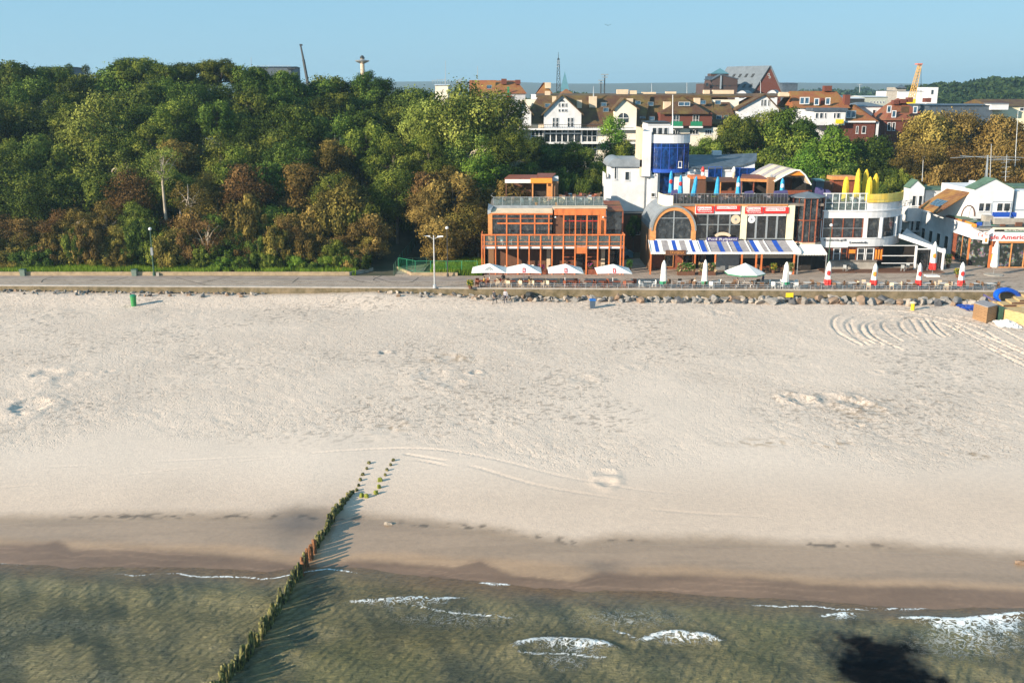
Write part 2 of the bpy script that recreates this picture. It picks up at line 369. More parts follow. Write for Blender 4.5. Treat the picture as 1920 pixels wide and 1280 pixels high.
def smooth_line(pts, n=6):
    out = []
    P = [pts[0]] + list(pts) + [pts[-1]]
    for i in range(1, len(P) - 2):
        for k in range(n):
            t = k / n; a, b, c, d = [np.array(P[i + q], float) for q in (-1, 0, 1, 2)]
            out.append(tuple(0.5 * (2 * b + (c - a) * t + (2 * a - 5 * b + 4 * c - d) * t * t + (3 * b - a - 3 * c + d) * t ** 3)))
    out.append(pts[-1]); return out
TYRES = [[(-40, 912), (150, 895), (300, 880), (600, 848), (760, 840), (860, 848), (960, 868), (1050, 890), (1200, 915), (1340, 926)],
         [(560, 864), (640, 858), (740, 858), (820, 868), (960, 905), (1100, 934), (1200, 946), (1330, 957), (1500, 965)],
         [(-40, 880), (200, 868), (420, 858), (560, 852)], [(760, 850), (880, 872), (1000, 905), (1120, 925), (1240, 940)]]
SPIR = [[(1640, 583), (1611, 584), (1573, 592), (1561, 606), (1573, 625), (1614, 648)], [(1650, 588), (1608, 594), (1586, 607), (1596, 626), (1628, 648)],
        [(1666, 589), (1636, 591), (1600, 600), (1595, 611), (1611, 633), (1652, 649)], [(1690, 594), (1660, 596), (1633, 606), (1627, 614), (1644, 634), (1690, 656)],
        [(1640, 600), (1615, 610), (1622, 628), (1655, 648)], [(1672, 600), (1655, 606), (1660, 620), (1690, 640)], [(1715, 596), (1698, 598), (1687, 605), (1695, 620), (1717, 633)],
        [(1725, 601), (1741, 625)], [(1747, 601), (1760, 615), (1779, 630)], [(1708, 600), (1722, 622)], [(1735, 598), (1750, 618), (1768, 632)],
        [(1633, 586), (1680, 584), (1725, 590), (1779, 602), (1833, 625), (1940, 672)], [(1700, 596), (1760, 606), (1806, 626), (1860, 655), (1930, 690)],
        [(1780, 598), (1833, 614), (1880, 640), (1940, 664)], [(1790, 612), (1840, 640), (1925, 678)], [(1770, 590), (1850, 606), (1940, 650)]]
PITS = [(60, 760, 1.5, .5), (92, 700, 1.3, .3), (130, 712, 1.6, .18), (720, 662, .6, .3), (845, 672, 1.3, .22), (892, 700, .5, .35), (810, 705, 1.6, .2), (850, 722, 1.1, .2), (1500, 750, 1.0, .5), (1478, 745, .7, .3),
        (1606, 757, 1.2, .45), (1560, 748, 1.1, .25), (1640, 772, 1.0, .25), (1650, 700, .5, .2), (1133, 880, .6, .18), (1140, 897, .6, .25), (1350, 590, 1.2, .25), (1095, 712, 1.2, .15), (730, 798, 1.2, .12), (1190, 690, .7, .12), (1612, 797, .4, .25), (205, 697, .4, .2)]
def sand_z(x, y):
    ys_ = yshore(x); d = y - ys_
    z = np.where(d < 0, WZ + 0.07 * d, WZ + 1.2 * (1 - np.exp(-np.maximum(d, 0) / 14)))
    z = np.maximum(z, -3.5)
    px, py = project(x, y, z)
    rough = sst(25, -45, py - itp(px, [(-100, 830), (0, 825), (500, 815), (700, 800), (1000, 880), (1150, 880), (1400, 845), (1700, 875), (2000, 860)]) + 60 * (fbm(x, y, 6, 3, 3) - .5))
    smooth_patch = np.exp(-(((px - 1230) / 230) ** 2 + ((py - 785) / 70) ** 2) * 1.3); rough = rough * (1 - 0.85 * smooth_patch)
    rough = rough * (0.45 + 1.1 * fbm(x, y, 9, 3, 5))
    n1 = fbm(x * .8, y, 0.36, 2, 11); n2 = fbm(x + 0.55 * y, y * 0.5, 0.42, 2, 12)
    lowr = sst(640, 800, py)
    dent = (1 - lowr) * np.maximum(0, n1 - 0.53) + lowr * np.maximum(0, n2 - 0.53)
    z = z - rough * dent * 0.15 + rough * 0.07 * (fbm(x, y, 1.8, 2, 13) - .5)
    z = z + 0.22 * (fbm(x, y, 14, 3, 14) - 0.5) * sst(4, 20, d)
    for a, b, r, dp in PITS:
        g = G(a, b, -0.15); q = np.hypot((x - g.x), (y - g.y) * 0.8) / r; m = q < 3.2; qq = q[m]
        nn = fbm(x[m], y[m], 0.7, 3, int(a)); w = qq + (nn - .5) * 1.5
        z[m] += .42 * (-dp * np.exp(-w ** 2 * 1.6) + dp * 0.65 * np.exp(-((w - 1.35) / .5) ** 2)) * (0.6 + 0.8 * nn)
    for k, P in enumerate(TYRES):
        D, L = dist_poly(x, y, poly_w(smooth_line(P), -0.35)); tread = 0.5 + 0.5 * np.sin(L * 14)
        fd = sst(.36, .5, fbm(x, y, 4, 2, 20 + k)) * sst(L.max() + .01, L.max() - 7, L) * (D < 5); z = z - fd * (1 + 1.3 * np.exp(-((px - 760) / 200) ** 2)) * (0.045 * np.exp(-(D / 0.11) ** 2) * (0.1 + 1.2 * tread) - 0.004 * np.exp(-((D - .3) / 0.1) ** 2))
    for k, P in enumerate(SPIR):
        D, L = dist_poly(x, y, poly_w(smooth_line(P), -0.05)); D = D + 0.12 * (fbm(x, y, 0.9, 2, 50 + k) - .5)
        z = z - 0.15 * np.exp(-(D / 0.15) ** 2) + 0.05 * np.exp(-((D - .38) / 0.15) ** 2)
    # run-off gully beside the groyne and low sand bank where the sand reaches up the wall
    px, py = project(x, y, z)
    z = z - 0.05 * np.exp(-(((px - 1140) / 40) ** 2 + ((py - 1060) / 10) ** 2)) - 0.06 * np.exp(-(((px - 555) / 40) ** 2 + ((py - 1010) / 18) ** 2))
    up = np.interp(px, [-300, 0, 300, 560, 700, 860, 960, 1300, 2300], [.75, .75, .6, .7, .95, .55, .3, .1, .1])
    z = z + up * sst(7.5, 0.2, YW(x) - y)
    return z
def rough_attr(x, y, z):
    px, py = project(x, y, z)
    r = sst(25, -45, py - itp(px, [(-100, 830), (0, 825), (500, 815), (700, 800), (1000, 880), (1150, 880), (1400, 845), (1700, 875), (2000, 860)]) + 60 * (fbm(x, y, 6, 3, 3) - .5))
    sp_ = np.exp(-(((px - 1230) / 230) ** 2 + ((py - 785) / 70) ** 2) * 1.3)
    return np.maximum(r * (1 - .85 * sp_), .03) * (.35 + 1.3 * fbm(x, y, 8, 3, 6))
def sand_col(x, y, z):
    px, py = project(x, y, z)
    w = 9 * (fbm(x, y, 3, 3, 31) - .5) + 4 * (fbm(x, y, 0.5, 2, 32) - .5)
    py = py + w
    dry = np.array([.665, .545, .45]); dry2 = np.array([.56, .43, .335]); damp = np.array([.335, .236, .162]); tan = np.array([.39, .255, .155]); red = np.array([.19, .118, .075])
    c = np.empty(x.shape + (3,)); t = sst(850, 955, py)[..., None] * 0.75; c[:] = dry * (1 - t) + dry2 * t
    n = fbm(x, y, 7, 4, 33)[..., None]; c *= 0.93 + 0.14 * n
    b1 = sst(-13, 16, py - itp(px, B1))[..., None]; c = c * (1 - b1) + damp * b1 * (0.9 + .25 * n)
    b2 = sst(-9, 8, py - itp(px, B2))[..., None]; c = c * (1 - b2) + tan * b2
    b3 = sst(-7, 8, py - itp(px, B3))[..., None]; rv = fbm(x * .7, y * 2.2, 2.4, 4, 39)[..., None]; c = c * (1 - b3) + red * (.72 + .56 * rv) * b3
    q3 = (py - itp(px, B3)) / np.maximum(itp(px, B4) - itp(px, B3), 4); sw = sum(np.exp(-((q3 - a_ - .5 * (fbm(x, y, s_, 3, 60 + k)) + .25) / .035) ** 2) for k, (a_, s_) in enumerate(((.1, 4), (.42, 3), (.78, 2.4)))) * sst(.4, .6, fbm(x, y, 3, 2, 66))
    c = c * (1 + .32 * np.clip(sw, 0, 1)[..., None]) * (1 - .10 * (b1 * (1 - b3)) * sst(.45, .6, fbm(x * .3, y * 2.5, 2, 3, 67))[..., None])
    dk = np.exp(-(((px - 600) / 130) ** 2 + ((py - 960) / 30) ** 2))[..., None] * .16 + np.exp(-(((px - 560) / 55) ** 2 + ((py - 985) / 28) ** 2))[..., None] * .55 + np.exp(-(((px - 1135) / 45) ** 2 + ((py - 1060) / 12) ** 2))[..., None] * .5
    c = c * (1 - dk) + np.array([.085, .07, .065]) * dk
    # strips of washed-up weed and shell
    deb = sst(0.56, 0.66, fbm(x, y, 0.45, 2, 36)) * np.exp(-((py - itp(px, [(0, 968), (300, 966), (600, 970), (900, 988), (1100, 1020), (1300, 1006), (1500, 1018), (1700, 1026), (1920, 1044)])) / 5) ** 2) * sst(0.45, 0.6, fbm(x, y, 4, 2, 38)) * 1.0
    deb2 = sst(0.52, 0.62, fbm(x, y, 0.4, 2, 37)) * np.maximum.reduce([np.exp(-(((px - 1620) / 60) ** 2 + ((py - 770) / 22) ** 2)), np.exp(-(((px - 850) / 60) ** 2 + ((py - 672) / 9) ** 2)),
          np.exp(-(((px - 1820) / 50) ** 2 + ((py - 855) / 6) ** 2)), np.exp(-(((px - 1430) / 60) ** 2 + ((py - 828) / 7) ** 2)), np.exp(-(((px - 735) / 40) ** 2 + ((py - 800) / 8) ** 2)), np.exp(-(((px - 1560) / 50) ** 2 + ((py - 832) / 5) ** 2))])
    c = c * (1 - .7 * deb[..., None]) + np.array([.05, .04, .03]) * .7 * deb[..., None]
    c = c * (1 - .6 * deb2[..., None]) + np.array([.25, .16, .08]) * .6 * deb2[..., None]
    sp = sst(.70, .76, fbm(x, y, .3, 1, 44)) * sst(.4, .65, fbm(x, y, 9, 2, 45)) * sst(860, 790, py); c = c * (1 - .38 * sp[..., None])
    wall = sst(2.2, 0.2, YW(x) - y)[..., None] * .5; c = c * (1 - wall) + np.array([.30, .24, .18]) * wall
    return c
def wetness(x, y, z):
    px, py = project(x, y, z); return sst(-15, 25, py - itp(px, B1))
m, t, p = newmat('sand')
at = N(t, 'ShaderNodeAttribute'); at.attribute_name = 'Col'; wt = N(t, 'ShaderNodeAttribute'); wt.attribute_name = 'wet'
tc = N(t, 'ShaderNodeTexCoord'); n1 = N(t, 'ShaderNodeTexNoise'); n1.inputs['Scale'].default_value = 2.4; n1.inputs['Detail'].default_value = 10; n1.inputs['Roughness'].default_value = 0.72
t.links.new(tc.outputs['Object'], n1.inputs[0])
rr = ramp(t, n1.outputs[0], [(0.3, (.86, .86, .87)), (0.7, (1.08, 1.07, 1.05))])
mx = N(t, 'ShaderNodeMixRGB', blend_type='MULTIPLY'); mx.inputs[0].default_value = 1
t.links.new(at.outputs[0], mx.inputs[1]); t.links.new(rr.outputs[0], mx.inputs[2]); t.links.new(mx.outputs[0], p.inputs['Base Color'])
rg = N(t, 'ShaderNodeMapRange'); rg.inputs[3].default_value = 0.95; rg.inputs[4].default_value = 0.24
t.links.new(wt.outputs['Fac'], rg.inputs[0]); t.links.new(rg.outputs[0], p.inputs['Roughness']); p.inputs['Specular IOR Level'].default_value = 0.35
n2 = N(t, 'ShaderNodeTexNoise'); n2.inputs['Scale'].default_value = 5.5; n2.inputs['Detail'].default_value = 6; n2.inputs['Roughness'].default_value = 0.7
t.links.new(tc.outputs['Object'], n2.inputs[0]); bm_ = N(t, 'ShaderNodeBump'); bm_.inputs['Distance'].default_value = 0.05
rs = N(t, 'ShaderNodeMapRange'); rs.inputs[3].default_value = 0.55; rs.inputs[4].default_value = 0.10; t.links.new(wt.outputs['Fac'], rs.inputs[0]); t.links.new(rs.outputs[0], bm_.inputs['Strength'])
t.links.new(n2.outputs[0], bm_.inputs['Height'])
ra = N(t, 'ShaderNodeAttribute'); ra.attribute_name = 'rough'
mpv = N(t, 'ShaderNodeMapping'); mpv.inputs['Scale'].default_value = (1, .8, 1); t.links.new(tc.outputs['Object'], mpv.inputs[0])
dn = N(t, 'ShaderNodeTexNoise'); dn.inputs['Scale'].default_value = 3.8; dn.inputs['Detail'].default_value = 3; dn.inputs['Roughness'].default_value = .6; t.links.new(mpv.outputs[0], dn.inputs[0])
dr = N(t, 'ShaderNodeMapRange'); dr.inputs[1].default_value = .55; dr.inputs[2].default_value = .68; t.links.new(dn.outputs[0], dr.inputs[0])   # trodden hollows
dn2 = N(t, 'ShaderNodeTexNoise'); dn2.inputs['Scale'].default_value = 7.5; dn2.inputs['Detail'].default_value = 2; t.links.new(mpv.outputs[0], dn2.inputs[0])
dr2 = N(t, 'ShaderNodeMapRange'); dr2.inputs[1].default_value = .57; dr2.inputs[2].default_value = .68; t.links.new(dn2.outputs[0], dr2.inputs[0])
ds = N(t, 'ShaderNodeMath', operation='ADD'); t.links.new(dr.outputs[0], ds.inputs[0]); t.links.new(dr2.outputs[0], ds.inputs[1])
dm = N(t, 'ShaderNodeMath', operation='MULTIPLY'); t.links.new(ds.outputs[0], dm.inputs[0]); t.links.new(ra.outputs['Fac'], dm.inputs[1])
bm2 = N(t, 'ShaderNodeBump'); bm2.invert = True; bm2.inputs['Strength'].default_value = 1.0; bm2.inputs['Distance'].default_value = 0.062
t.links.new(dm.outputs[0], bm2.inputs['Height']); t.links.new(bm_.outputs[0], bm2.inputs['Normal']); t.links.new(bm2.outputs[0], p.inputs['Normal'])
fx = np.arange(-76, 76.01, 0.2); far = np.array([5, 12, 25, 50, 100, 200, 400.])
xs = np.concatenate([-76 - far[::-1], fx, 76 + far]); ysd = np.concatenate([np.array([-300, -100, 0, 25, 40.]), np.arange(46, 75, 0.14), np.arange(75, 135.5, 0.2)])
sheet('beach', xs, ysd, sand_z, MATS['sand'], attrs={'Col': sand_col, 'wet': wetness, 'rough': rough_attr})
# --- sea
FOAM = [([(650, 1130), (700, 1128), (770, 1122), (830, 1122), (880, 1120)], .10, 1.1, .75), ([(962, 1216), (985, 1208), (1027, 1202), (1080, 1206), (1123, 1208), (1158, 1222)], .16, 1.7, .95), ([(1197, 1203), (1240, 1192), (1272, 1190), (1320, 1195), (1357, 1207)], .16, 1.0, 1.0),
        ([(1134, 1096), (1145, 1098), (1166, 1089), (1197, 1080), (1240, 1083), (1293, 1082), (1341, 1089)], .07, .4, .8), ([(1431, 1089), (1479, 1091)], .05, .3, .5), ([(1442, 1112), (1470, 1111), (1490, 1113)], .07, .3, .8), ([(1538, 1155), (1580, 1150), (1617, 1151)], .08, .9, .8),
        ([(1617, 1138), (1680, 1141), (1750, 1139)], .05, .3, .5), ([(1686, 1162), (1739, 1163), (1803, 1165), (1856, 1158), (1925, 1152)], .12, 2.2, 1.2), ([(300, 1046), (320, 1045), (350, 1052), (395, 1064)], .07, .4, .7), ([(895, 1092), (960, 1096)], .05, .3, .6), ([(0, 1055), (60, 1056)], .05, .3, .4), ([(1145, 1178), (1175, 1187), (1195, 1197)], .06, .5, .6)]
def foam_attr(x, y, z):
    out = np.zeros(x.shape); px, py = project(x, y, z)
    for P, w, tail, s in FOAM:
        W_ = poly_w(smooth_line(P), WZ); D, L = dist_poly(x, y, W_); D = np.maximum(0, D + .22 * (fbm(x, y, .5, 3, 77) - .5)); tot = max(L.max(), .1)
        e = sst(0, .12, L / tot) * sst(1, .85, L / tot) * .6 + .4
        out = np.maximum(out, (s + .12) * e * (.55 + .9 * fbm(x, y, .45, 2, 76)) * np.exp(-(D / (w * 1.1 + .05)) ** 2))
        ym = np.interp(x, [q[0] for q in W_], [q[1] for q in W_]); inx = (x > W_[0][0]) & (x < W_[-1][0]); dd = ym - y
        ln = W_[-1][0] - W_[0][0]; edge = np.sqrt(sst(W_[0][0], W_[0][0] + ln * .45, x) * sst(W_[-1][0], W_[-1][0] - ln * .3, x)); dd = dd / np.maximum(.15, .4 + .9 * fbm(x, y, .8, 3, 78) * edge + .001)
        out = np.maximum(out, s * (.35 + 1.0 * fbm(x, y, .6, 3, 75)) * inx * edge * (dd > 0) * np.exp(-(np.maximum(dd, 0) / tail) ** 1.4))
    out = np.maximum(out, .50 * np.exp(-(((px - 1820) / 130) ** 2 + ((py - 1205) / 42) ** 2)))
    out = np.maximum(out, .34 * np.exp(-(((px - 1180) / 150) ** 2 + ((py - 1160) / 28) ** 2)))
    out = np.maximum(out, .36 * np.exp(-(((px - 850) / 170) ** 2 + ((py - 1160) / 26) ** 2)))
    out = np.maximum(out, .45 * np.exp(-(((px - 1060) / 60) ** 2 + ((py - 1240) / 20) ** 2)))
    d = yshore(x) - y; out = np.maximum(out, 1.05 * np.exp(-((d - .25 - .9 * fbm(x, y * .3, 2.2, 3, 91)) / .07) ** 2) * sst(.48, .6, fbm(x, y, 5, 2, 92)))
    for k_, (o_, th) in enumerate(((3.2, .56), (6.0, .6))): out = np.maximum(out, .85 * np.exp(-((d - o_ - 1.6 * fbm(x, y * .3, 6, 3, 93 + k_)) / .08) ** 2) * sst(th, th + .1, fbm(x, y, 4, 2, 95 + k_)) * (x > -6))
    return out
def water_z(x, y):
    u_ = y + .25 * x + 3.0 * fbm(x, y, 7, 2, 72); z = WZ + .10 * np.sin(u_ * 1.6) * fbm(x, y, 5, 2, 73) + .20 * (fbm(x * .45 + y * .2, y, 1.6, 4, 70) - .5) + 0.05 * (fbm(x + y * .5, y - x * .3, .55, 3, 71) - .5)
    z = WZ + (z - WZ) * (.25 + .75 * sst(.3, 3, yshore(x) - y))
    for P, w, tail, s in FOAM:
        if s < .94: continue
        D, L = dist_poly(x, y, poly_w(smooth_line(P), WZ)); z = z + 0.16 * np.exp(-(D / .45) ** 2)
    d = yshore(x) - y; return z + 0.03 * sst(0, 6, d)
def water_col(x, y, z):
    px, py = project(x, y, z)
    n = fbm(x * .8 + y * .45, (y - x * .8) * .35, 1.3, 4, 80); n2 = fbm(x, y * .6, 6, 3, 81); n3 = fbm(x * 1.6 + y * .8, (y * .8 - x * 1.6) * .22, .7, 3, 83)
    a = np.array([.070, .074, .054]); b = np.array([.180, .156, .088]); g = np.array([.112, .112, .056]); blue = np.array([.040, .055, .055])
    c = np.empty(x.shape + (3,)); k = sst(.30, .72, n * .6 + n3 * .4)[..., None]; c[:] = a * (1 - k) + b * k
    k = sst(.52, .68, n2)[..., None] * .6; c = c * (1 - k) + g * k
    k = (np.exp(-((py - itp(px, B4) - 14) / 14) ** 2) * .55 * (fbm(x, y, 3, 2, 84) + .2))[..., None]; c = c * (1 - k) + blue * k
    # shallow sand shining through right of the groyne
    k = (np.exp(-(((px - 820) / 200) ** 2 + ((py - 1095) / 32) ** 2)) * .7)[..., None]; c = c * (1 - k) + np.array([.14, .098, .050]) * k
    k = (np.exp(-(((px - 760) / 160) ** 2 + ((py - 1200) / 40) ** 2)) * .4)[..., None]; c = c * (1 - k) + np.array([.10, .083, .035]) * k
    k = sst(44, -8, py - itp(px, B4) + 26 * (fbm(x, y, 1.8, 3, 85) - .5))[..., None] * .96; c = c * (1 - k) + np.array([.13, .078, .045]) * k
    # near-black patch with a ragged edge
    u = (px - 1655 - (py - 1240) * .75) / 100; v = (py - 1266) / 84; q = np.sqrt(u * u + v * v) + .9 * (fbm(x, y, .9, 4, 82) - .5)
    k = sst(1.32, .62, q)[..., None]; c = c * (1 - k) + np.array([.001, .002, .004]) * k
    return c
m, t, p = newmat('sea_water')
at = N(t, 'ShaderNodeAttribute'); at.attribute_name = 'Col'; fa = N(t, 'ShaderNodeAttribute'); fa.attribute_name = 'foam'
tc = N(t, 'ShaderNodeTexCoord')
mp = N(t, 'ShaderNodeMapping'); mp.inputs['Rotation'].default_value = (0, 0, R(-58)); mp.inputs['Scale'].default_value = (.7, 1.9, 1)
t.links.new(tc.outputs['Object'], mp.inputs[0])
n0 = N(t, 'ShaderNodeTexNoise'); n0.inputs['Scale'].default_value = 2.2; n0.inputs['Detail'].default_value = 9; n0.inputs['Roughness'].default_value = .7; n0.inputs['Distortion'].default_value = 1.2
t.links.new(mp.outputs[0], n0.inputs[0]); r0 = ramp(t, n0.outputs[0], [(.3, (.80, .82, .84)), (.68, (1.22, 1.2, 1.12))])
mu0 = N(t, 'ShaderNodeMixRGB', blend_type='MULTIPLY'); mu0.inputs[0].default_value = 1; t.links.new(at.outputs[0], mu0.inputs[1]); t.links.new(r0.outputs[0], mu0.inputs[2])
mq_ = N(t, 'ShaderNodeMapping'); mq_.inputs['Rotation'].default_value = (0, 0, R(-62)); mq_.inputs['Scale'].default_value = (.5, 3.2, 1); t.links.new(tc.outputs['Object'], mq_.inputs[0])
nq = N(t, 'ShaderNodeTexNoise'); nq.inputs['Scale'].default_value = 3.4; nq.inputs['Detail'].default_value = 10; nq.inputs['Roughness'].default_value = .8; nq.inputs['Distortion'].default_value = 1.6; t.links.new(mq_.outputs[0], nq.inputs[0])
rq = ramp(t, nq.outputs[0], [(.36, (.55, .6, .64)), (.5, (1, 1, 1)), (.64, (1.75, 1.6, 1.25))])
mu = N(t, 'ShaderNodeMixRGB', blend_type='MULTIPLY'); mu.inputs[0].default_value = 1; t.links.new(mu0.outputs[0], mu.inputs[1]); t.links.new(rq.outputs[0], mu.inputs[2])
vo = N(t, 'ShaderNodeTexNoise'); vo.inputs['Scale'].default_value = 1.7; vo.inputs['Detail'].default_value = 6; vo.inputs['Roughness'].default_value = .62; vo.inputs['Distortion'].default_value = 1.6
t.links.new(tc.outputs['Object'], vo.inputs[0])
ab = N(t, 'ShaderNodeMath', operation='SUBTRACT'); ab.inputs[1].default_value = .5; t.links.new(vo.outputs[0], ab.inputs[0])
ab2 = N(t, 'ShaderNodeMath', operation='ABSOLUTE'); t.links.new(ab.outputs[0], ab2.inputs[0])      # thin lacy lines where the noise crosses its mean
lace = N(t, 'ShaderNodeMapRange'); lace.inputs[1].default_value = 0; lace.inputs[2].default_value = .12; lace.inputs[3].default_value = 1; lace.inputs[4].default_value = 0
t.links.new(ab2.outputs[0], lace.inputs[0])
sm = N(t, 'ShaderNodeMath', operation='ADD'); t.links.new(lace.outputs[0], sm.inputs[0]); t.links.new(fa.outputs['Fac'], sm.inputs[1])
ff = N(t, 'ShaderNodeMapRange'); ff.inputs[1].default_value = 1.12; ff.inputs[2].default_value = 1.42; t.links.new(sm.outputs[0], ff.inputs[0])
mf = N(t, 'ShaderNodeMixRGB'); mf.inputs[2].default_value = (.74, .76, .76, 1); t.links.new(ff.outputs[0], mf.inputs[0]); t.links.new(mu.outputs[0], mf.inputs[1]); t.links.new(mf.outputs[0], p.inputs['Base Color'])
ro = N(t, 'ShaderNodeMapRange'); ro.inputs[3].default_value = .16; ro.inputs[4].default_value = .9; lum = N(t, 'ShaderNodeRGBToBW'); t.links.new(at.outputs[0], lum.inputs[0]); sl_ = N(t, 'ShaderNodeMapRange'); sl_.inputs[1].default_value = .004; sl_.inputs[2].default_value = .03; sl_.inputs[3].default_value = .05; sl_.inputs[4].default_value = .36; t.links.new(lum.outputs[0], sl_.inputs[0]); t.links.new(sl_.outputs[0], p.inputs['Specular IOR Level'])
t.links.new(ff.outputs[0], ro.inputs[0]); t.links.new(ro.outputs[0], p.inputs['Roughness'])
p.inputs['Specular IOR Level'].default_value = .33; p.inputs['IOR'].default_value = 1.33
nb = N(t, 'ShaderNodeTexNoise'); nb.inputs['Scale'].default_value = 3.2; nb.inputs['Detail'].default_value = 9; nb.inputs['Roughness'].default_value = .72; nb.inputs['Distortion'].default_value = .8
t.links.new(mp.outputs[0], nb.inputs[0]); ad = N(t, 'ShaderNodeMath', operation='ADD'); wv = N(t, 'ShaderNodeTexWave'); wv.inputs['Scale'].default_value = .55; wv.inputs['Distortion'].default_value = 9; wv.inputs['Detail'].default_value = 5; wv.inputs['Detail Scale'].default_value = .8; wv.inputs['Detail Roughness'].default_value = .65
mw = N(t, 'ShaderNodeMapping'); mw.inputs['Rotation'].default_value = (0, 0, R(35)); t.links.new(tc.outputs['Object'], mw.inputs[0]); t.links.new(mw.outputs[0], wv.inputs[0]); a0 = N(t, 'ShaderNodeMath', operation='MULTIPLY_ADD'); a0.inputs[1].default_value = .7; t.links.new(wv.outputs['Fac'], a0.inputs[0]); t.links.new(nb.outputs[0], a0.inputs[2])
t.links.new(a0.outputs[0], ad.inputs[0]); t.links.new(ff.outputs[0], ad.inputs[1])
b = N(t, 'ShaderNodeBump'); b.inputs['Distance'].default_value = .16; da = N(t, 'ShaderNodeAttribute'); da.attribute_name = 'depth'; dmr = N(t, 'ShaderNodeMapRange'); dmr.inputs[3].default_value = .12; dmr.inputs[4].default_value = .9; t.links.new(da.outputs['Fac'], dmr.inputs[0]); t.links.new(dmr.outputs[0], b.inputs['Strength']); t.links.new(ad.outputs[0], b.inputs['Height']); t.links.new(b.outputs[0], p.inputs['Normal'])
xs = np.concatenate([-42 - far[::-1], np.arange(-42, 42.01, .12), 42 + far]); ysd = np.concatenate([np.array([-300, -120, -40, 0, 20., 34, 40]), np.arange(43, 64, .1)])
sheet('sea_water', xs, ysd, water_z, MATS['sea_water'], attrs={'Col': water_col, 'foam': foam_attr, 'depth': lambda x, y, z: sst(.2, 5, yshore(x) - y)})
# --- promenade
m = pm('promenade_paving', (0.40, 0.315, 0.25), 0.9, 0.13, 0.25, 0.3, 9, col2=(0.31, 0.245, 0.195))
t = m.node_tree; p = t.nodes['Principled BSDF']; src = p.inputs['Base Color'].links[0].from_socket; tc = N(t, 'ShaderNodeTexCoord'); br = N(t, 'ShaderNodeTexBrick'); br.inputs['Scale'].default_value = 1; br.inputs['Brick Width'].default_value = .9; br.inputs['Row Height'].default_value = .6; br.inputs['Mortar Size'].default_value = .03; br.inputs['Color1'].default_value = (1, 1, 1, 1); br.inputs['Color2'].default_value = (.86, .86, .87, 1); br.inputs['Mortar'].default_value = (.55, .53, .5, 1)
t.links.new(tc.outputs['Object'], br.inputs[0]); mxp = N(t, 'ShaderNodeMixRGB', blend_type='MULTIPLY'); mxp.inputs[0].default_value = .9; t.links.new(src, mxp.inputs[1]); t.links.new(br.outputs[0], mxp.inputs[2]); st = N(t, 'ShaderNodeTexNoise'); st.inputs['Scale'].default_value = .9; st.inputs['Detail'].default_value = 8; st.inputs['Roughness'].default_value = .7; t.links.new(tc.outputs['Object'], st.inputs[0]); sr = ramp(t, st.outputs[0], [(.38, (.72, .70, .68)), (.5, (1, 1, 1))]); mxs = N(t, 'ShaderNodeMixRGB', blend_type='MULTIPLY'); mxs.inputs[0].default_value = 1; t.links.new(mxp.outputs[0], mxs.inputs[1]); t.links.new(sr.outputs[0], mxs.inputs[2]); t.links.new(mxs.outputs[0], p.inputs['Base Color'])
m2 = pm('asphalt_walk', (0.30, 0.24, 0.205), 0.9, 0.15, 0.4, 0.3, 12)
m3 = pm('pale_kerb_stone', (0.40, 0.36, 0.32), 0.85, 0.1, 1.5, 0.2, 10)
gm_, t, p = newmat('earth_and_leaf_litter')
tc = N(t, 'ShaderNodeTexCoord'); n1 = N(t, 'ShaderNodeTexNoise'); n1.inputs['Scale'].default_value = .25; n1.inputs['Detail'].default_value = 10; t.links.new(tc.outputs['Object'], n1.inputs[0])
r1 = ramp(t, n1.outputs[0], [(.35, (.035, .04, .018)), (.5, (.06, .055, .03)), (.68, (.10, .085, .05))]); t.links.new(r1.outputs[0], p.inputs['Base Color']); p.inputs['Roughness'].default_value = .95
def ground_fun(x, y): return np.where((y < 137.9) | ((x > -4.5) & (y < 152.4)), PZ - .08, ground_z(x, y))
fx2 = np.concatenate([-np.array([4000, 2500, 1400, 800, 500, 300, 200, 150, 120.]), np.arange(-100, 101, 2.0), np.array([120, 150, 200, 300, 500, 800, 1400, 2500, 4000.])])
fy2 = np.concatenate([np.arange(132, 262, 1.5), np.arange(265, 450, 12), np.array([480, 600, 900, 1500, 2500, 4000, 5500.])])
ground = sheet('ground', fx2, fy2, ground_fun, MATS['earth_and_leaf_litter'])
def strip(name, y0f, y1f, z, mat, x0=-260, x1=260, h=0.0, n=60):
    b = MB()
    for i in range(n):
        a = x0 + (x1 - x0) * i / n; c = x0 + (x1 - x0) * (i + 1) / n
        if h: b.hexa([(a, y0f(a), z - h), (c, y0f(c), z - h), (c, y1f(c), z - h), (a, y1f(a), z - h)], [(a, y0f(a), z), (c, y0f(c), z), (c, y1f(c), z), (a, y1f(a), z)])
        else: b.face([(a, y0f(a), z), (c, y0f(c), z), (c, y1f(c), z), (a, y1f(a), z)])
    o = b.build(name, mat); o['kind'] = 'structure'; return o
YB = 137.7
strip('promenade', lambda x: YW(x) + .45, lambda x: YB + 15 if x > -4 else YB + .1, PZ, MATS['promenade_paving'], h=.0, n=260)
strip('asphalt_path', lambda x: YW(x) + 5.0, lambda x: YW(x) + 7.6, PZ + .006, MATS['asphalt_walk'], x0=-260, x1=-5)
strip('paving_band', lambda x: YW(x) + 4.75, lambda x: YW(x) + 4.95, PZ + .010, MATS['pale_kerb_stone'], x0=-260, x1=60)
strip('paving_band', lambda x: YW(x) + 2.9, lambda x: YW(x) + 3.05, PZ + .010, MATS['pale_kerb_stone'], x0=-260, x1=0)
tar = pm('tar_seam', (.06, .055, .05), .9, .1, 3)
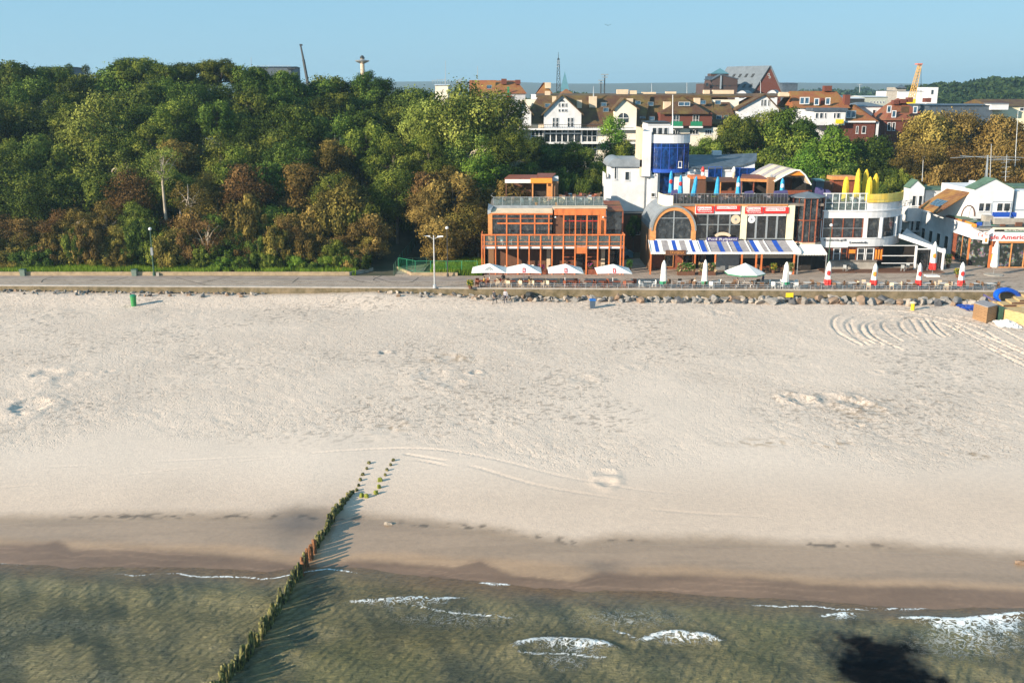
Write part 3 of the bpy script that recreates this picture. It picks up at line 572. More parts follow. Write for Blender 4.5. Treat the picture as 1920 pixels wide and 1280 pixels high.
for P in ([(330, 520), (360, 528), (385, 534)], [(430, 519), (370, 531)], [(700, 519), (722, 526), (740, 530), (770, 529), (785, 520)], [(720, 515), (700, 524), (712, 528)], [(655, 520), (672, 527), (700, 531)], [(100, 519), (82, 524), (78, 529)], [(560, 521), (548, 530)], [(1240, 526), (1330, 521), (1480, 519)], [(1600, 524), (1720, 519)], [(1700, 531), (1840, 523), (1910, 520)], [(240, 519), (222, 524), (200, 528)]):
    b = MB(); W_ = [G(a, c, PZ + .014) for a, c in smooth_line(P, 4)]
    for a, c in zip(W_[:-1], W_[1:]): d = (c - a).normalized(); nn = Vector((-d.y, d.x, 0)) * .07; b.face([a - nn, c - nn, c + nn, a + nn])
    o = b.build('paving_seam', tar); o['kind'] = 'structure'
# sea wall
m = pm('stained_sea_wall', (0.205, 0.16, 0.10), 0.95, 0.18, 0.9, 0.6, 7, col2=(0.07, 0.06, 0.028))
b = MB(); n = 130
for i in range(n):
    a = -260 + 4 * i; c = a + 4
    b.hexa([(a, YW(a), -1.2), (c, YW(c), -1.2), (c, YW(c) + .5, -1.2), (a, YW(a) + .5, -1.2)], [(a, YW(a), PZ - .1), (c, YW(c), PZ - .1), (c, YW(c) + .5, PZ - .1), (a, YW(a) + .5, PZ - .1)])
o = b.build('sea_wall', m); tag(o, 'long stained concrete sea wall between the sand and the promenade', 'wall')
b = MB()
for i in range(n):
    a = -260 + 4 * i; c = a + 3.985
    b.hexa([(a, YW(a) - .06, PZ - .098), (c, YW(c) - .06, PZ - .098), (c, YW(c) + .5, PZ - .098), (a, YW(a) + .5, PZ - .098)], [(a, YW(a) - .06, PZ + .06), (c, YW(c) - .06, PZ + .06), (c, YW(c) + .5, PZ + .06), (a, YW(a) + .5, PZ + .06)])
cop = b.build('coping', MATS['pale_kerb_stone'], o)
cop.location = -o.location; WORG['coping'] = Vector()
# low wall behind the promenade with curved mouth of the path
m = pm('sandstone_low_wall', (0.36, 0.27, 0.17), 0.9, 0.15, 1.4, 0.5, 9)
def lowwall(name, pts, h, mat, label, th=.35):
    b = MB()
    for (a, c) in zip(pts[:-1], pts[1:]):
        a = Vector(a); c = Vector(c); d = (c - a).normalized(); nn = Vector((-d.y, d.x, 0)) * th
        b.hexa([a, c, c + nn, a + nn], [a + Vector((0, 0, h)), c + Vector((0, 0, h)), c + nn + Vector((0, 0, h)), a + nn + Vector((0, 0, h))])
    return tag(b.build(name, mat), label, 'low wall')
def P2(px, py, z=PZ): v = G(px, py, z); return (v.x, v.y, z)
lowwall('low_wall', [(-260, YB, PZ - .1), P2(655, 518, PZ - .1)], .62, m, 'long low sandstone wall between the promenade and the wood')
lowwall('low_wall', [P2(655.5, 518, PZ - .1), P2(690, 512, PZ - .1), P2(700, 509.5, PZ - .1)], .6, concrete, 'short grey wall turning in towards the path left of its mouth')
lowwall('low_wall', [P2(742, 506, PZ - .1), P2(770, 518, PZ - .1), P2(858, 518.5, PZ - .1)], .55, m, 'pale kerb wall in front of the green fence')
# path going up into the trees
b = MB(); pts = [(-14.5, 136.8), (-14.6, 140), (-14.4, 145), (-13.6, 152), (-12.0, 162), (-10, 175)]
for (a, c) in zip(pts[:-1], pts[1:]):
    for k in range(4):
        q0 = [a[i] + (c[i] - a[i]) * k / 4 for i in (0, 1)]; q1 = [a[i] + (c[i] - a[i]) * (k + 1) / 4 for i in (0, 1)]
        w = 1.9
        f = lambda x, y: gz(x, y) + .10 if y > 138 else PZ + .012
        b.face([(q0[0] - w, q0[1], f(q0[0] , q0[1])), (q0[0] + w, q0[1], f(q0[0] , q0[1])), (q1[0] + w, q1[1], f(q1[0], q1[1])), (q1[0] - w, q1[1], f(q1[0], q1[1]))])
o = b.build('path', MATS['promenade_paving']); o['kind'] = 'structure'
# ------------------------------------------------------------------ boulders along the wall
def rock_mesh(i):
    import bmesh
    bm = bmesh.new(); bmesh.ops.create_icosphere(bm, subdivisions=3, radius=.5)
    r = random.Random(i); planes = [(Vector((r.gauss(0, 1), r.gauss(0, 1), r.gauss(0, 1))).normalized(), r.uniform(.20, .40)) for _ in range(9)]
    for v in bm.verts:
        for nn, dd in planes:
            k = v.co.dot(nn)
            if k > dd: v.co -= nn * (k - dd)
        v.co *= 1 + .22 * noise.noise(v.co * 3 + Vector((i * 7, 0, 0))); v.co.z *= .8
    me = bpy.data.meshes.new('boulder'); bm.to_mesh(me); bm.free(); return me
rock_mats = [pm('grey_boulder', (.24, .225, .21), .9, .18, 3, .6, 12), pm('pale_boulder', (.36, .31, .26), .9, .16, 3, .6, 12), pm('brown_boulder', (.26, .18, .125), .9, .18, 3, .6, 12), pm('dark_boulder', (.10, .10, .105), .9, .18, 3, .6, 12)]
RM = []
for i in range(12):
    me = rock_mesh(i); me.materials.append(rock_mats[[0, 1, 0, 2, 0, 1, 3, 0, 1, 3, 2, 0][i]]); RM.append(me)
kinds = ['grey', 'pale', 'grey', 'brown', 'grey', 'pale', 'dark', 'grey', 'pale', 'dark', 'brown', 'grey']
def sandz1(x, y):
    a = np.array([[float(x)]]); return float(sand_z(a, np.array([[float(y)]]))[0, 0])
BLM = [(10, 'at the left edge'), (44, 'below the first litter bin'), (110, 'between the litter bins, left part'), (180, 'between the litter bins, right part'), (251, 'by the green beach bin'), (300, 'below the weathered street lamp'), (370, 'just right of the weathered lamp'), (450, 'half way to the path'), (490, 'at the end of the left row'), (730, 'below the path mouth'), (815, 'below the double street lamp'), (870, 'left of the first white parasol'), (928, 'by the two walkers'), (993, 'by the dark sack'),
       (1058, 'below the third white parasol'), (1111, 'behind the blue-lidded bin'), (1160, 'below the rightmost white parasol'), (1200, 'below the alley'), (1241, 'below the first green-hemmed parasol'), (1280, 'below the left planter'), (1317, 'below the second green-hemmed parasol'), (1352, 'left of the round parasol'), (1392, 'below the round parasol'), (1430, 'below the person in dark blue'), (1466, 'below the third green-hemmed parasol'), (1484, 'by the yellow board'), (1543, 'below the first red-hemmed parasol'), (1585, 'between the first two red-hemmed parasols'),
       (1627, 'below the second red-hemmed parasol'), (1668, 'left of the yellow post'), (1709, 'behind the yellow post'), (1748, 'right of the yellow post'), (1786, 'below the rightmost red-hemmed parasol'), (1830, 'beside the blue tarp')]
px_ = -8.0; nrock = 0
while px_ < 1850 and nrock < 292:
    big = np.interp(px_, [0, 400, 900, 1150, 1500, 1850], [.5, .6, .62, 1.15, 1.3, 1.3])
    if 500 < px_ < 700: px_ += 30; continue
    g = G(px_, 553, .5); y0 = YW(g.x)
    for row in range(2 if px_ > 880 or random.random() < .35 else 1):
        s = big * random.uniform(.6, 1.35); k = random.randrange(12); x = g.x + random.uniform(-.3, .3); y = y0 - .2 - s * .35 - row * random.uniform(.7, 1.6)
        ob = bpy.data.objects.new('boulder', RM[k]); COL.objects.link(ob); ob.location = (x, y, sandz1(x, y) + s * .16); ob.scale = (s * random.uniform(.9, 1.5), s * random.uniform(.8, 1.1), s * random.uniform(.8, 1.15)); ob.rotation_euler = (random.uniform(-.5, .5), random.uniform(-.5, .5), random.uniform(0, 6.28))
        zone = min(BLM, key=lambda q: abs(q[0] - px_))[1]
        tag(ob, '%s %s boulder at the wall foot, %s' % ('big' if s > big else 'small', kinds[k], zone), 'boulder', 'boulders along the sea wall'); nrock += 1
    px_ += big * 14.2 * random.uniform(.6, 1.15) * (1.3 if px_ < 880 else .86)
# ------------------------------------------------------------------ groyne of old timber piles
gmat, t, p = newmat('weedy_pile_timber')
tc = N(t, 'ShaderNodeTexCoord'); oi = N(t, 'ShaderNodeObjectInfo'); n1 = N(t, 'ShaderNodeTexNoise'); n1.inputs['Scale'].default_value = 5; n1.inputs['Detail'].default_value = 8; n1.noise_dimensions = '4D'
t.links.new(tc.outputs['Object'], n1.inputs[0]); t.links.new(oi.outputs['Random'], n1.inputs['W'])
r1 = ramp(t, n1.outputs[0], [(.36, (.015, .015, .008)), (.46, (.05, .052, .014)), (.54, (.12, .12, .025)), (.62, (.22, .185, .06)), (.72, (.40, .35, .24))])
t.links.new(r1.outputs[0], p.inputs['Base Color']); p.inputs['Roughness'].default_value = .75
n2 = N(t, 'ShaderNodeTexNoise'); n2.inputs['Scale'].default_value = 14; t.links.new(tc.outputs['Object'], n2.inputs[0]); b_ = N(t, 'ShaderNodeBump'); b_.inputs['Strength'].default_value = .8; b_.inputs['Distance'].default_value = .05; t.links.new(n2.outputs[0], b_.inputs['Height']); t.links.new(b_.outputs[0], p.inputs['Normal'])
rust = pm('rust_brown_pile_timber', (.22, .09, .035), .8, .3, 6, .7, 14, col2=(.06, .035, .02))
mossy = pm('bright_mossy_pile_timber', (.22, .24, .03), .85, .25, 6, .6, 14, col2=(.10, .10, .02))
def post_mesh(i, mat):
    b = MB(); r = random.Random(100 + i); k = 12; prof = []
    prof = [(.175, -1.6), (.185, -.4), (.19, .0), (.17, .3), (.18, .6), (.165, .85), (.14, .96), (.06, 1.0)]
    b.lathe((0, 0, 0), prof, n=k, flute=.16, nf=3, ph=i)
    for q in range(6):            # weed and shell lumps on the pile
        a = r.uniform(0, 6.28); z = r.uniform(-.1, .95); rr = r.uniform(.04, .075); c = Vector((math.cos(a) * .17, math.sin(a) * .17, z))
        b.lathe(c + Vector((0, 0, -rr)), [(rr * .4, 0), (rr, rr * .7), (rr * .9, rr * 1.3), (rr * .3, rr * 2)], n=6)
    o = b.build('pm', mat, raw=True); me = o.data
    for v in me.vertices:
        v.co += Vector((noise.noise(v.co * 3 + Vector((i, 0, 0))), noise.noise(v.co * 3 + Vector((0, i, 5))), 0)) * .06
    bpy.data.objects.remove(o); return me
PM = [post_mesh(i, gmat) for i in range(7)]; PR = [post_mesh(20 + i, rust) for i in range(2)]; PG = [post_mesh(30 + i, mossy) for i in range(2)]
gl = [(400, 1300), (420, 1275), (470, 1215), (520, 1140), (545, 1095), (580, 1045), (606, 1008), (630, 970), (662, 932)]
def gline(q):  # 0..1
    q = q * (len(gl) - 1); i = min(int(q), len(gl) - 2); f = q - i; a = G(*gl[i], WZ + .35 if i < 5 else -.95); c = G(*gl[i + 1], WZ + .35 if i < 5 else -.95); return a + (c - a) * f
pts = [gline(i / 400) for i in range(401)]; acc = 0; last = pts[0]; spots = [pts[0]]
for q in pts[1:]:
    acc += (q - last).length; last = q
    if acc > .205: spots.append(q); acc = 0
def drop_post(loc, h, s, me, lab, grp):
    ob = bpy.data.objects.new('groyne_post', me); COL.objects.link(ob); ob.location = loc; ob.scale = (s, s, h); ob.rotation_euler = (random.uniform(-.12, .12), random.uniform(-.12, .12), random.uniform(0, 6.28)); tag(ob, lab, 'post', grp)
for i, q in enumerate(spots):
    f = i / len(spots); x = q.x + random.uniform(-.07, .07); y = q.y; gz0 = max(WZ, sandz1(x, y)) if y > 55 else WZ
    rr = .52 < f < .64
    h = np.interp(f, [0, .5, .8, 1], [1.25, 1.1, .85, .40]) * random.uniform(.72, 1.18)
    if random.random() < .03: continue
    me = random.choice(PR) if rr and random.random() < .75 else random.choice(PM)
    if me in PR: lab, grp = 'rusty brown timber pile where the groyne meets the surf', 'rusty brown piles of the groyne'
    elif q.y < yshore(q.x): lab, grp = 'weed-grown pile of the groyne in the sea, ' + ('near the bottom edge' if f < .12 else 'below the breaker level' if f < .22 else 'level with the breakers' if f < .32 else 'level with the foam line' if f < .42 else 'just out from the shore'), 'weedy piles of the groyne in the sea'
    else: lab, grp = 'weathered pile of the groyne in wet sand, ' + ('just above the waterline' if f < .66 else 'level with the tan sand strip' if f < .74 else 'in the damp sand beside the dark stain' if f < .82 else 'level with the lone pale stone' if f < .91 else 'short, near the groyne head'), 'piles of the groyne on the wet sand'
    drop_post((x, y, gz0 - .12), h, random.uniform(.5, .78), me, lab, grp)
for k, (a, b2) in enumerate([(692, 876), (688, 886), (680, 896), (676, 905), (672, 915), (668, 923), (737, 871), (733, 879), (726, 888), (722, 897)]):
    g = G(a, b2, -.72); drop_post((g.x, g.y, sandz1(g.x, g.y) - .1), .30, random.uniform(.5, .75), random.choice(PM), 'short worn pile stub in dry sand beyond the groyne end, casting a shadow', 'short pile stubs in two rows')
for k, (a, b2, s) in enumerate([(713, 908, 1.2), (711, 920, .9), (678, 935, 1.1), (687, 936, .95), (705, 930, 1.1)]):
    g = G(a, b2, -.78); drop_post((g.x, g.y, sandz1(g.x, g.y) - .1), .38, s * .8, PG[k % 2], ['thickest mossy stub in the right row above the groyne', 'small mossy stub just below the thickest one', 'yellow-green stub touching the head of the groyne', 'yellow-green stub between two others at the groyne head', 'rounded mossy stub at the foot of the right row'][k], 'bright mossy pile stubs')
# stray beach stones
for k, (a, b2, s, c) in enumerate([(728, 985, .42, 'pale stone lying alone on damp sand right of the groyne'), (1915, 1058, .6, 'tan stone on damp sand at the right edge'), (276, 588, .35, None)][:2]):
    g = G(a, b2, -.9); ob = bpy.data.objects.new('stone', RM[1 + 2 * k]); COL.objects.link(ob); ob.location = (g.x, g.y, sandz1(g.x, g.y) + .06); ob.scale = (s * 1.3, s, s); tag(ob, c, 'stone')
# ------------------------------------------------------------------ trees
def leafmat(name, c_dark, c_mid, c_light, trans=.14, patch=.5):
    m, t, p = newmat(name)
    at = N(t, 'ShaderNodeAttribute'); at.attribute_name = 'tone'; oi = N(t, 'ShaderNodeObjectInfo')
    hs = N(t, 'ShaderNodeHueSaturation'); r = ramp(t, at.outputs['Fac'], [(0.05, c_dark), (.5, c_mid), (.95, c_light)])
    a = N(t, 'ShaderNodeMapRange'); a.inputs[3].default_value = .485; a.inputs[4].default_value = .515; t.links.new(oi.outputs['Random'], a.inputs[0]); t.links.new(a.outputs[0], hs.inputs['Hue'])
    b = N(t, 'ShaderNodeMapRange'); b.inputs[3].default_value = .72; b.inputs[4].default_value = 1.35; t.links.new(oi.outputs['Random'], b.inputs[0]); t.links.new(b.outputs[0], hs.inputs['Value'])
    t.links.new(r.outputs[0], hs.inputs['Color']); t.links.new(hs.outputs[0], p.inputs['Base Color'])
    p.inputs['Roughness'].default_value = .75; p.inputs['Specular IOR Level'].default_value = .07
    tr = N(t, 'ShaderNodeBsdfTranslucent'); t.links.new(hs.outputs[0], tr.inputs[0]); mx = N(t, 'ShaderNodeMixShader'); mx.inputs[0].default_value = trans
    o = t.nodes['Material Output']; t.links.new(p.outputs[0], mx.inputs[1]); t.links.new(tr.outputs[0], mx.inputs[2]); t.links.new(mx.outputs[0], o.inputs[0])
    return m
L_dark = leafmat('leaf_deep_green', (.018, .034, .006), (.050, .084, .012), (.165, .205, .036))
L_mid = leafmat('leaf_mid_green', (.026, .046, .008), (.085, .115, .016), (.26, .28, .045))
L_pale = leafmat('leaf_willow_green', (.055, .085, .016), (.185, .22, .038), (.38, .42, .095))
L_olive = leafmat('leaf_olive_brown', (.030, .028, .008), (.12, .092, .020), (.33, .25, .058))
L_brown = leafmat('leaf_rusty_brown', (.042, .028, .010), (.14, .085, .026), (.30, .19, .060))
L_gold = leafmat('leaf_golden_brown', (.055, .040, .010), (.165, .112, .027), (.36, .255, .072))
L_fresh = leafmat('leaf_fresh_green', (.05, .10, .012), (.11, .19, .022), (.21, .29, .04))
L_grass = leafmat('grass_green', (.07, .13, .012), (.15, .24, .022), (.28, .36, .04), .3); L_far = leafmat('far_wood_green', (.010, .022, .010), (.022, .042, .016), (.045, .070, .022), .1)
bark = pm('bark', (.13, .10, .075), .9, .25, 4, .7, 12); birch = pm('pale_bark', (.42, .36, .28), .85, .25, 4, .5, 12)
def crown_mesh(name, seed, ncl=40, leaves=900, R0=1.0, H=1.25, leaf=.036, kind='round', top=False):
    """unit crown (radius ~1, centre at z 0): clusters of leaf blades spread over and inside a lumpy volume"""
    r = np.random.default_rng(seed); C = []
    while len(C) < ncl:
        d = r.normal(size=3); d /= np.linalg.norm(d); rad = r.uniform(.45, 1.0) ** .6
        if kind == 'column': c = d * rad * np.array([.55, .55, 1.5])
        elif kind == 'cone':
            z = r.uniform(-1, 1.1); w = .75 * (1 - (z + 1) / 2.3); a = r.uniform(0, 6.28); c = np.array([w * math.cos(a), w * math.sin(a), z * 1.15])
        elif kind == 'spread': c = d * rad * np.array([1.15, 1.15, .62])
        else: c = d * rad * np.array([.82, .82, .80])
        if c[2] < -.75 * H and kind != 'column': continue
        C.append(c)
    C = np.array(C); cr = r.uniform(.15, .40, len(C)) * (0.8 if kind in ('column', 'cone') else 1)
    P, Nn, T = [], [], []
    for c, q in zip(C, cr):
        n = int(leaves * (q / .32) ** 2); d = r.normal(size=(n, 3)); d /= np.linalg.norm(d, axis=1)[:, None]
        lump = 1 + .28 * np.sin(d[:, 0] * 7 + c[0] * 9) * np.sin(d[:, 1] * 6 + c[1] * 9 + 1) + .15 * np.sin(d[:, 2] * 11)
        rad = q * lump * np.where(r.random(n) < .12, r.uniform(1.0, 1.45, n), r.uniform(.62, 1.08, n)) ; ps = c + d * rad[:, None] * np.array([1, 1, .8])
        keep = np.ones(n, bool)
        for c2, q2 in zip(C, cr):
            if c2 is c: continue
            keep &= np.linalg.norm(ps - c2, axis=1) > q2 * .55
        ps = ps[keep]; d = d[keep]; P.append(ps); nn = d * 1.0 + r.normal(size=d.shape) * .38 + np.array([0, 0, .15]); Nn.append(nn / np.linalg.norm(nn, axis=1)[:, None])
        T.append(np.clip(r.uniform(.1, .85) + r.normal(size=len(ps)) * .15, 0, 1))
    P = np.concatenate(P); Nn = np.concatenate(Nn); T = np.concatenate(T); n = len(P)
    a = np.cross(Nn, r.normal(size=(n, 3))); a /= np.linalg.norm(a, axis=1)[:, None]; b = np.cross(Nn, a)
    s = leaf * r.uniform(.6, 1.3, n)[:, None]; l = s * r.uniform(.5, .9, n)[:, None]
    v = np.stack([P - a * s, P - b * l, P + a * s, P + b * l], 1).reshape(-1, 3).astype(np.float32)
    me = bpy.data.meshes.new(name); me.vertices.add(4 * n); me.vertices.foreach_set('co', v.ravel()); me.loops.add(4 * n); me.loops.foreach_set('vertex_index', np.arange(4 * n, dtype=np.int32))
    me.polygons.add(n); me.polygons.foreach_set('loop_start', np.arange(0, 4 * n, 4, dtype=np.int32)); me.update(calc_edges=True)
    at = me.attributes.new('tone', 'FLOAT', 'POINT'); at.data.foreach_set('value', np.repeat(T, 4).astype(np.float32))
    me.materials.append(L_dark); return me, C
def trunk_mesh(name, C, seed, mat):
    """unit trunk from z=-1 (scaled by own object) : tapered stem with limbs reaching the clusters"""
    r = random.Random(seed); b = MB(); base = Vector((0, 0, -5.0)); mid = Vector((r.uniform(-.1, .1), r.uniform(-.1, .1), -.9)); topp = Vector((r.uniform(-.1, .1), r.uniform(-.1, .1), .2))
    b.tube(base, mid, .10, .055, n=9, cap=False); b.tube(mid, topp, .06, .025, n=8, cap=False)
    for c in C[:: max(1, len(C) // 16)]:
        c = Vector(c); q = mid.lerp(topp, r.uniform(0, .8)); k = q.lerp(c, .5) + Vector((0, 0, .08)); b.tube(q, k, .036, .024, n=5, cap=False); b.tube(k, c, .024, .008, n=5, cap=False)
    o = b.build('tm', mat, smooth=True, raw=True); me = o.data; me.name = name; bpy.data.objects.remove(o); return me
CR = {}
for k, (kind, num, kw) in enumerate([('round', 5, {}), ('loose', 3, dict(ncl=56, leaves=620, leaf=.028)), ('spread', 2, {}), ('column', 2, dict(ncl=46, leaves=620, leaf=.03)), ('sparse', 2, dict(ncl=34, leaves=170, leaf=.032)), ('cone', 1, dict(ncl=50, leaves=240)), ('bush', 3, dict(ncl=30, leaves=900, leaf=.042))]):
    CR[kind] = []
    for i in range(num):
        kk = {'loose': 'round', 'sparse': 'round', 'bush': 'spread'}.get(kind, kind); me, C = crown_mesh('crown_' + kind, 40 + k * 10 + i, kind=kk, **kw)
        CR[kind].append((me, trunk_mesh('trunk_' + kind, C, i, bark), trunk_mesh('trunk_' + kind, C, i, birch)))
def tree(px, pyt, Y, w, lm, shape='round', label='', group=None, name='tree', lift=None, pale=False, zb=None, cat='tree', squash=1.0):
    """px, pyt: where the crown top shows; Y: distance; w: crown width in photo pixels"""
    t = V(px, pyt, Y); g0 = gz(t.x, Y) if zb is None else zb; rx = w / 2 / F * (Y * cp + (CH - t.z) * sp)
    me, tr, trp = random.choice(CR[shape]); hh = {'column': 1.75, 'cone': 1.35, 'spread': .8, 'bush': .8}.get(shape, 1.0)
    wd = {'column': .78, 'cone': .9, 'spread': 1.35, 'bush': 1.35}.get(shape, 1.05)
    s = rx / wd; H = max(t.z - g0, 1.0)
    sz = min(s * squash, H / (hh * 1.9) * (1.0 if shape != 'bush' else 1.15)); sz = max(sz, s * .45)
    if shape == 'bush': sz = min(max(H / 1.45, s * .5), s * 2.2)
    elif shape in ('round', 'loose', 'sparse'): sz = min(H / 2.0, s * 1.05) if H / 2.0 > s * .6 else s * .6
    cz = t.z - hh * sz
    root = thing(name, label, cat, (t.x, Y, g0), group)
    tk = bpy.data.objects.new('trunk', trp if pale else tr); COL.objects.link(tk); tk.parent = root; tk.location = (0, 0, cz - g0)
    tk.scale = (s, s, sz)
    c = bpy.data.objects.new('crown', me); COL.objects.link(c); c.parent = root; c.location = (0, 0, cz - g0); c.scale = (s, s, sz); c.rotation_euler = (0, 0, random.uniform(0, 6.28))
    c.material_slots[0].link = 'OBJECT'; c.material_slots[0].material = lm
    return root
SKY_ = [(-120, 112), (0, 113), (40, 108), (90, 122), (115, 132), (170, 134), (190, 126), (225, 112), (270, 108), (330, 112), (400, 112), (440, 118), (480, 121), (520, 127), (560, 134), (610, 146), (640, 138), (680, 132), (720, 140), (760, 152), (800, 168), (900, 172), (985, 190)]
def sk(px): return float(itp(px, SKY_))
LMK = [(-60, 'at the left picture edge'), (44, 'above the first litter bin'), (95, 'between the two litter bins'), (135, 'in line with the two small firs'), (185, 'in line with the tall pale willow'), (240, 'above the second litter bin'), (289, 'behind the street lamp'), (340, 'just right of the street lamp'), (395, 'well right of the street lamp'),
       (445, 'left of the flat skyline building'), (505, 'below the flat skyline building'), (570, 'below the dark crane boom'), (625, 'between crane boom and saucer tower'), (680, 'below the saucer tower'), (735, 'above the path mouth'), (785, 'right of the path mouth'), (840, 'in line with the double street lamp'), (910, 'beside the timber restaurant')]
TIER = {201: 'on the wood crest', 187: 'just below the wood crest', 175: 'high on the wooded slope', 164: 'half way up the wooded slope', 155: 'low on the wooded slope', 147.5: 'at the foot of the wood', 142.8: 'above the low wall', 141.2: 'close behind the low wall', 144.6: 'behind the low-wall shrubs', 170: 'under the upper trees', 158: 'under the lower trees', 150: 'near the wood foot'}
LCOL = {}
def row(Y, pxs, pyf, w, mats, shapes, label, group, jit=(10, 8, 3), pale=0.0, name='tree', wj=.25):
    for px in pxs:
        a = px + random.uniform(-jit[0], jit[0]); b = pyf(a) + random.uniform(-jit[1], jit[1]); y = Y + random.uniform(-jit[2], jit[2])
        lm_ = random.choice(mats); shp = random.choice(shapes); col_ = {L_dark: 'dark green', L_mid: 'mid green', L_olive: 'olive', L_brown: 'rust-brown', L_gold: 'golden-brown', L_fresh: 'fresh green', L_pale: 'pale green'}[lm_]
        lab_ = '%s%s %s %s, %s' % ('ragged ' if shp == 'loose' else ('spreading ' if shp == 'spread' else ''), col_, name.replace('_bush', '').replace('_', ' '), TIER[Y], min(LMK, key=lambda q: abs(q[0] - a))[1])
        tree(a, b, y, w * random.uniform(1 - wj, 1 + wj), lm_, shp, lab_, group, name, pale=random.random() < pale)
row(201, range(-120, 820, 54), lambda x: sk(x) - 1, 92, [L_dark, L_dark, L_mid], ['round', 'round', 'spread'], 'deep green tree along the skyline of the wooded dune', 'trees on the crest of the wood', (14, 5, 3))
row(187, range(-110, 800, 52), lambda x: sk(x) + 34, 100, [L_dark, L_dark, L_mid, L_mid], ['round', 'round', 'loose'], 'green broadleaf tree just below the crest of the wood', 'trees below the crest')
row(175, range(-120, 790, 54), lambda x: sk(x) * .45 + 142, 104, [L_dark, L_dark, L_mid, L_mid, L_dark], ['round', 'loose'], 'green tree in the upper middle of the wooded slope', 'trees of the upper middle slope', (18, 14, 3))
row(164, range(-110, 850, 56), lambda x: 255 + 12 * math.sin(x / 60), 104, [L_dark, L_mid, L_mid, L_olive, L_dark], ['round', 'loose'], 'mottled tree half way up the wooded slope', 'trees of the middle slope', (18, 16, 3), .3)
row(155, [x for x in range(-110, 960, 56)], lambda x: 318 + 12 * math.sin(x / 47), 100, [L_brown, L_olive, L_olive, L_gold, L_dark, L_mid], ['round', 'loose'], 'brownish tree low on the wooded slope', 'browning trees of the lower slope', (18, 16, 2), .35)
row(147.5, [x for x in range(-110, 930, 52) if not 690 < x < 800], lambda x: 385 + 14 * math.sin(x / 39), 92, [L_brown, L_mid, L_gold, L_olive, L_olive], ['round', 'loose', 'bush'], 'rust-brown tree near the foot of the wood', 'rust-brown trees at the foot of the wood', (14, 14, 1.5), .4)
row(142.8, [x for x in range(-110, 690, 31)], lambda x: 445 + 12 * math.sin(x / 31), 62, [L_olive, L_brown, L_mid, L_olive, L_dark], ['bush'], 'low shrub at the foot of the wood above the low wall', 'shrubs above the low wall', (12, 12, .8), 0, 'shrub')
row(144.6, [x for x in range(-110, 700, 42)], lambda x: 420 + 12 * math.sin(x / 23), 70, [L_olive, L_brown, L_dark, L_olive, L_dark], ['bush', 'loose'], 'scrubby thicket filling the foot of the wood behind the shrubs', 'thickets at the foot of the wood', (12, 14, .8), 0, 'thicket')
row(170, range(-110, 900, 70), lambda x: 268, 100, [L_dark, L_dark, L_olive], ['bush'], 'dark undergrowth between the trees of the middle slope', 'undergrowth of the middle slope', (18, 12, 2), 0, 'undergrowth_bush')
row(158, range(-110, 900, 66), lambda x: 350, 96, [L_dark, L_dark, L_olive], ['bush'], 'dark undergrowth between the trees of the lower slope', 'undergrowth of the lower slope', (18, 12, 1.5), 0, 'undergrowth_bush')
row(150, [x for x in range(-110, 930, 60) if not 690 < x < 800], lambda x: 410, 86, [L_dark, L_dark, L_brown], ['bush'], 'dark undergrowth near the foot of the wood', 'undergrowth at the foot of the wood', (14, 10, 1), 0, 'undergrowth_bush')
row(141.2, range(380, 700, 30), lambda x: 474, 46, [L_mid, L_fresh, L_dark], ['bush'], 'leafy green shrub behind the low wall left of the path', 'green shrubs left of the path', (8, 8, .5), 0, 'shrub')
# trees one can single out
tree(175, 178, 170, 150, L_pale, 'loose', 'tall pale green willow-like tree standing out left in the wood', name='willow_tree', pale=True)
tree(205, 260, 165, 150, L_pale, 'loose', 'second pale green crown just below the tall willow-like one', name='willow_tree', pale=True)
tree(300, 265, 150, 84, L_pale, 'sparse', 'narrow pale birch-like tree with forked white stems above the street lamp', name='birch_tree', pale=True)
tree(350, 330, 145, 74, L_olive, 'sparse', 'ragged yellow-green birch right of the street lamp with bare pale stems', name='birch_tree', pale=True)
tree(385, 398, 142.6, 84, L_brown, 'sparse', 'brown wispy thicket right of the first street lamp', name='shrub', pale=True)
tree(128, 118, 205, 30, L_dark, 'cone', 'small dark fir peeping over the wood, leftmost of two', name='fir_tree')
tree(160, 120, 206, 34, L_dark, 'cone', 'small dark fir peeping over the wood, rightmost of two', name='fir_tree')
tree(862, 143, 170, 190, L_pale, 'loose', 'tall pale green willow at the right end of the wood', name='willow_tree', pale=True)
tree(880, 235, 164, 120, L_pale, 'loose', 'pale green crown below the tall willow at the right of the wood', name='willow_tree', pale=True)
tree(800, 240, 166, 110, L_mid, 'loose', 'green airy tree left of the willow crowns', name='broadleaf_tree', pale=True)
tree(832, 300, 160, 100, L_mid, 'round', 'green tree above the large golden-brown tree', name='broadleaf_tree')
tree(935, 160, 170, 135, L_pale, 'loose', 'pale green willow nearest the hotel at the wood edge', name='willow_tree', pale=True)
tree(795, 180, 176, 110, L_pale, 'loose', 'smaller pale green tree left of the tall willow', name='willow_tree')
tree(945, 240, 163, 80, L_mid, 'round', 'round green tree in front of the hotel at the wood edge', name='broadleaf_tree')
tree(905, 285, 158, 110, L_fresh, 'round', 'bright green tree behind the orange restaurant', name='broadleaf_tree')
tree(850, 320, 152, 130, L_gold, 'round', 'large golden-brown tree left of the orange restaurant', name='broadleaf_tree')
tree(800, 345, 150, 90, L_brown, 'loose', 'rusty tree overhanging the path mouth', name='broadleaf_tree', pale=True)
tree(895, 380, 147.5, 60, L_olive, 'loose', 'slim olive tree beside the orange restaurant', name='broadleaf_tree', pale=True)
tree(640, 330, 150, 120, L_olive, 'round', 'wide olive-brown tree left of the path', name='broadleaf_tree')
tree(690, 392, 146, 95, L_brown, 'round', 'low rust-brown tree hanging over the path fence', name='broadleaf_tree')
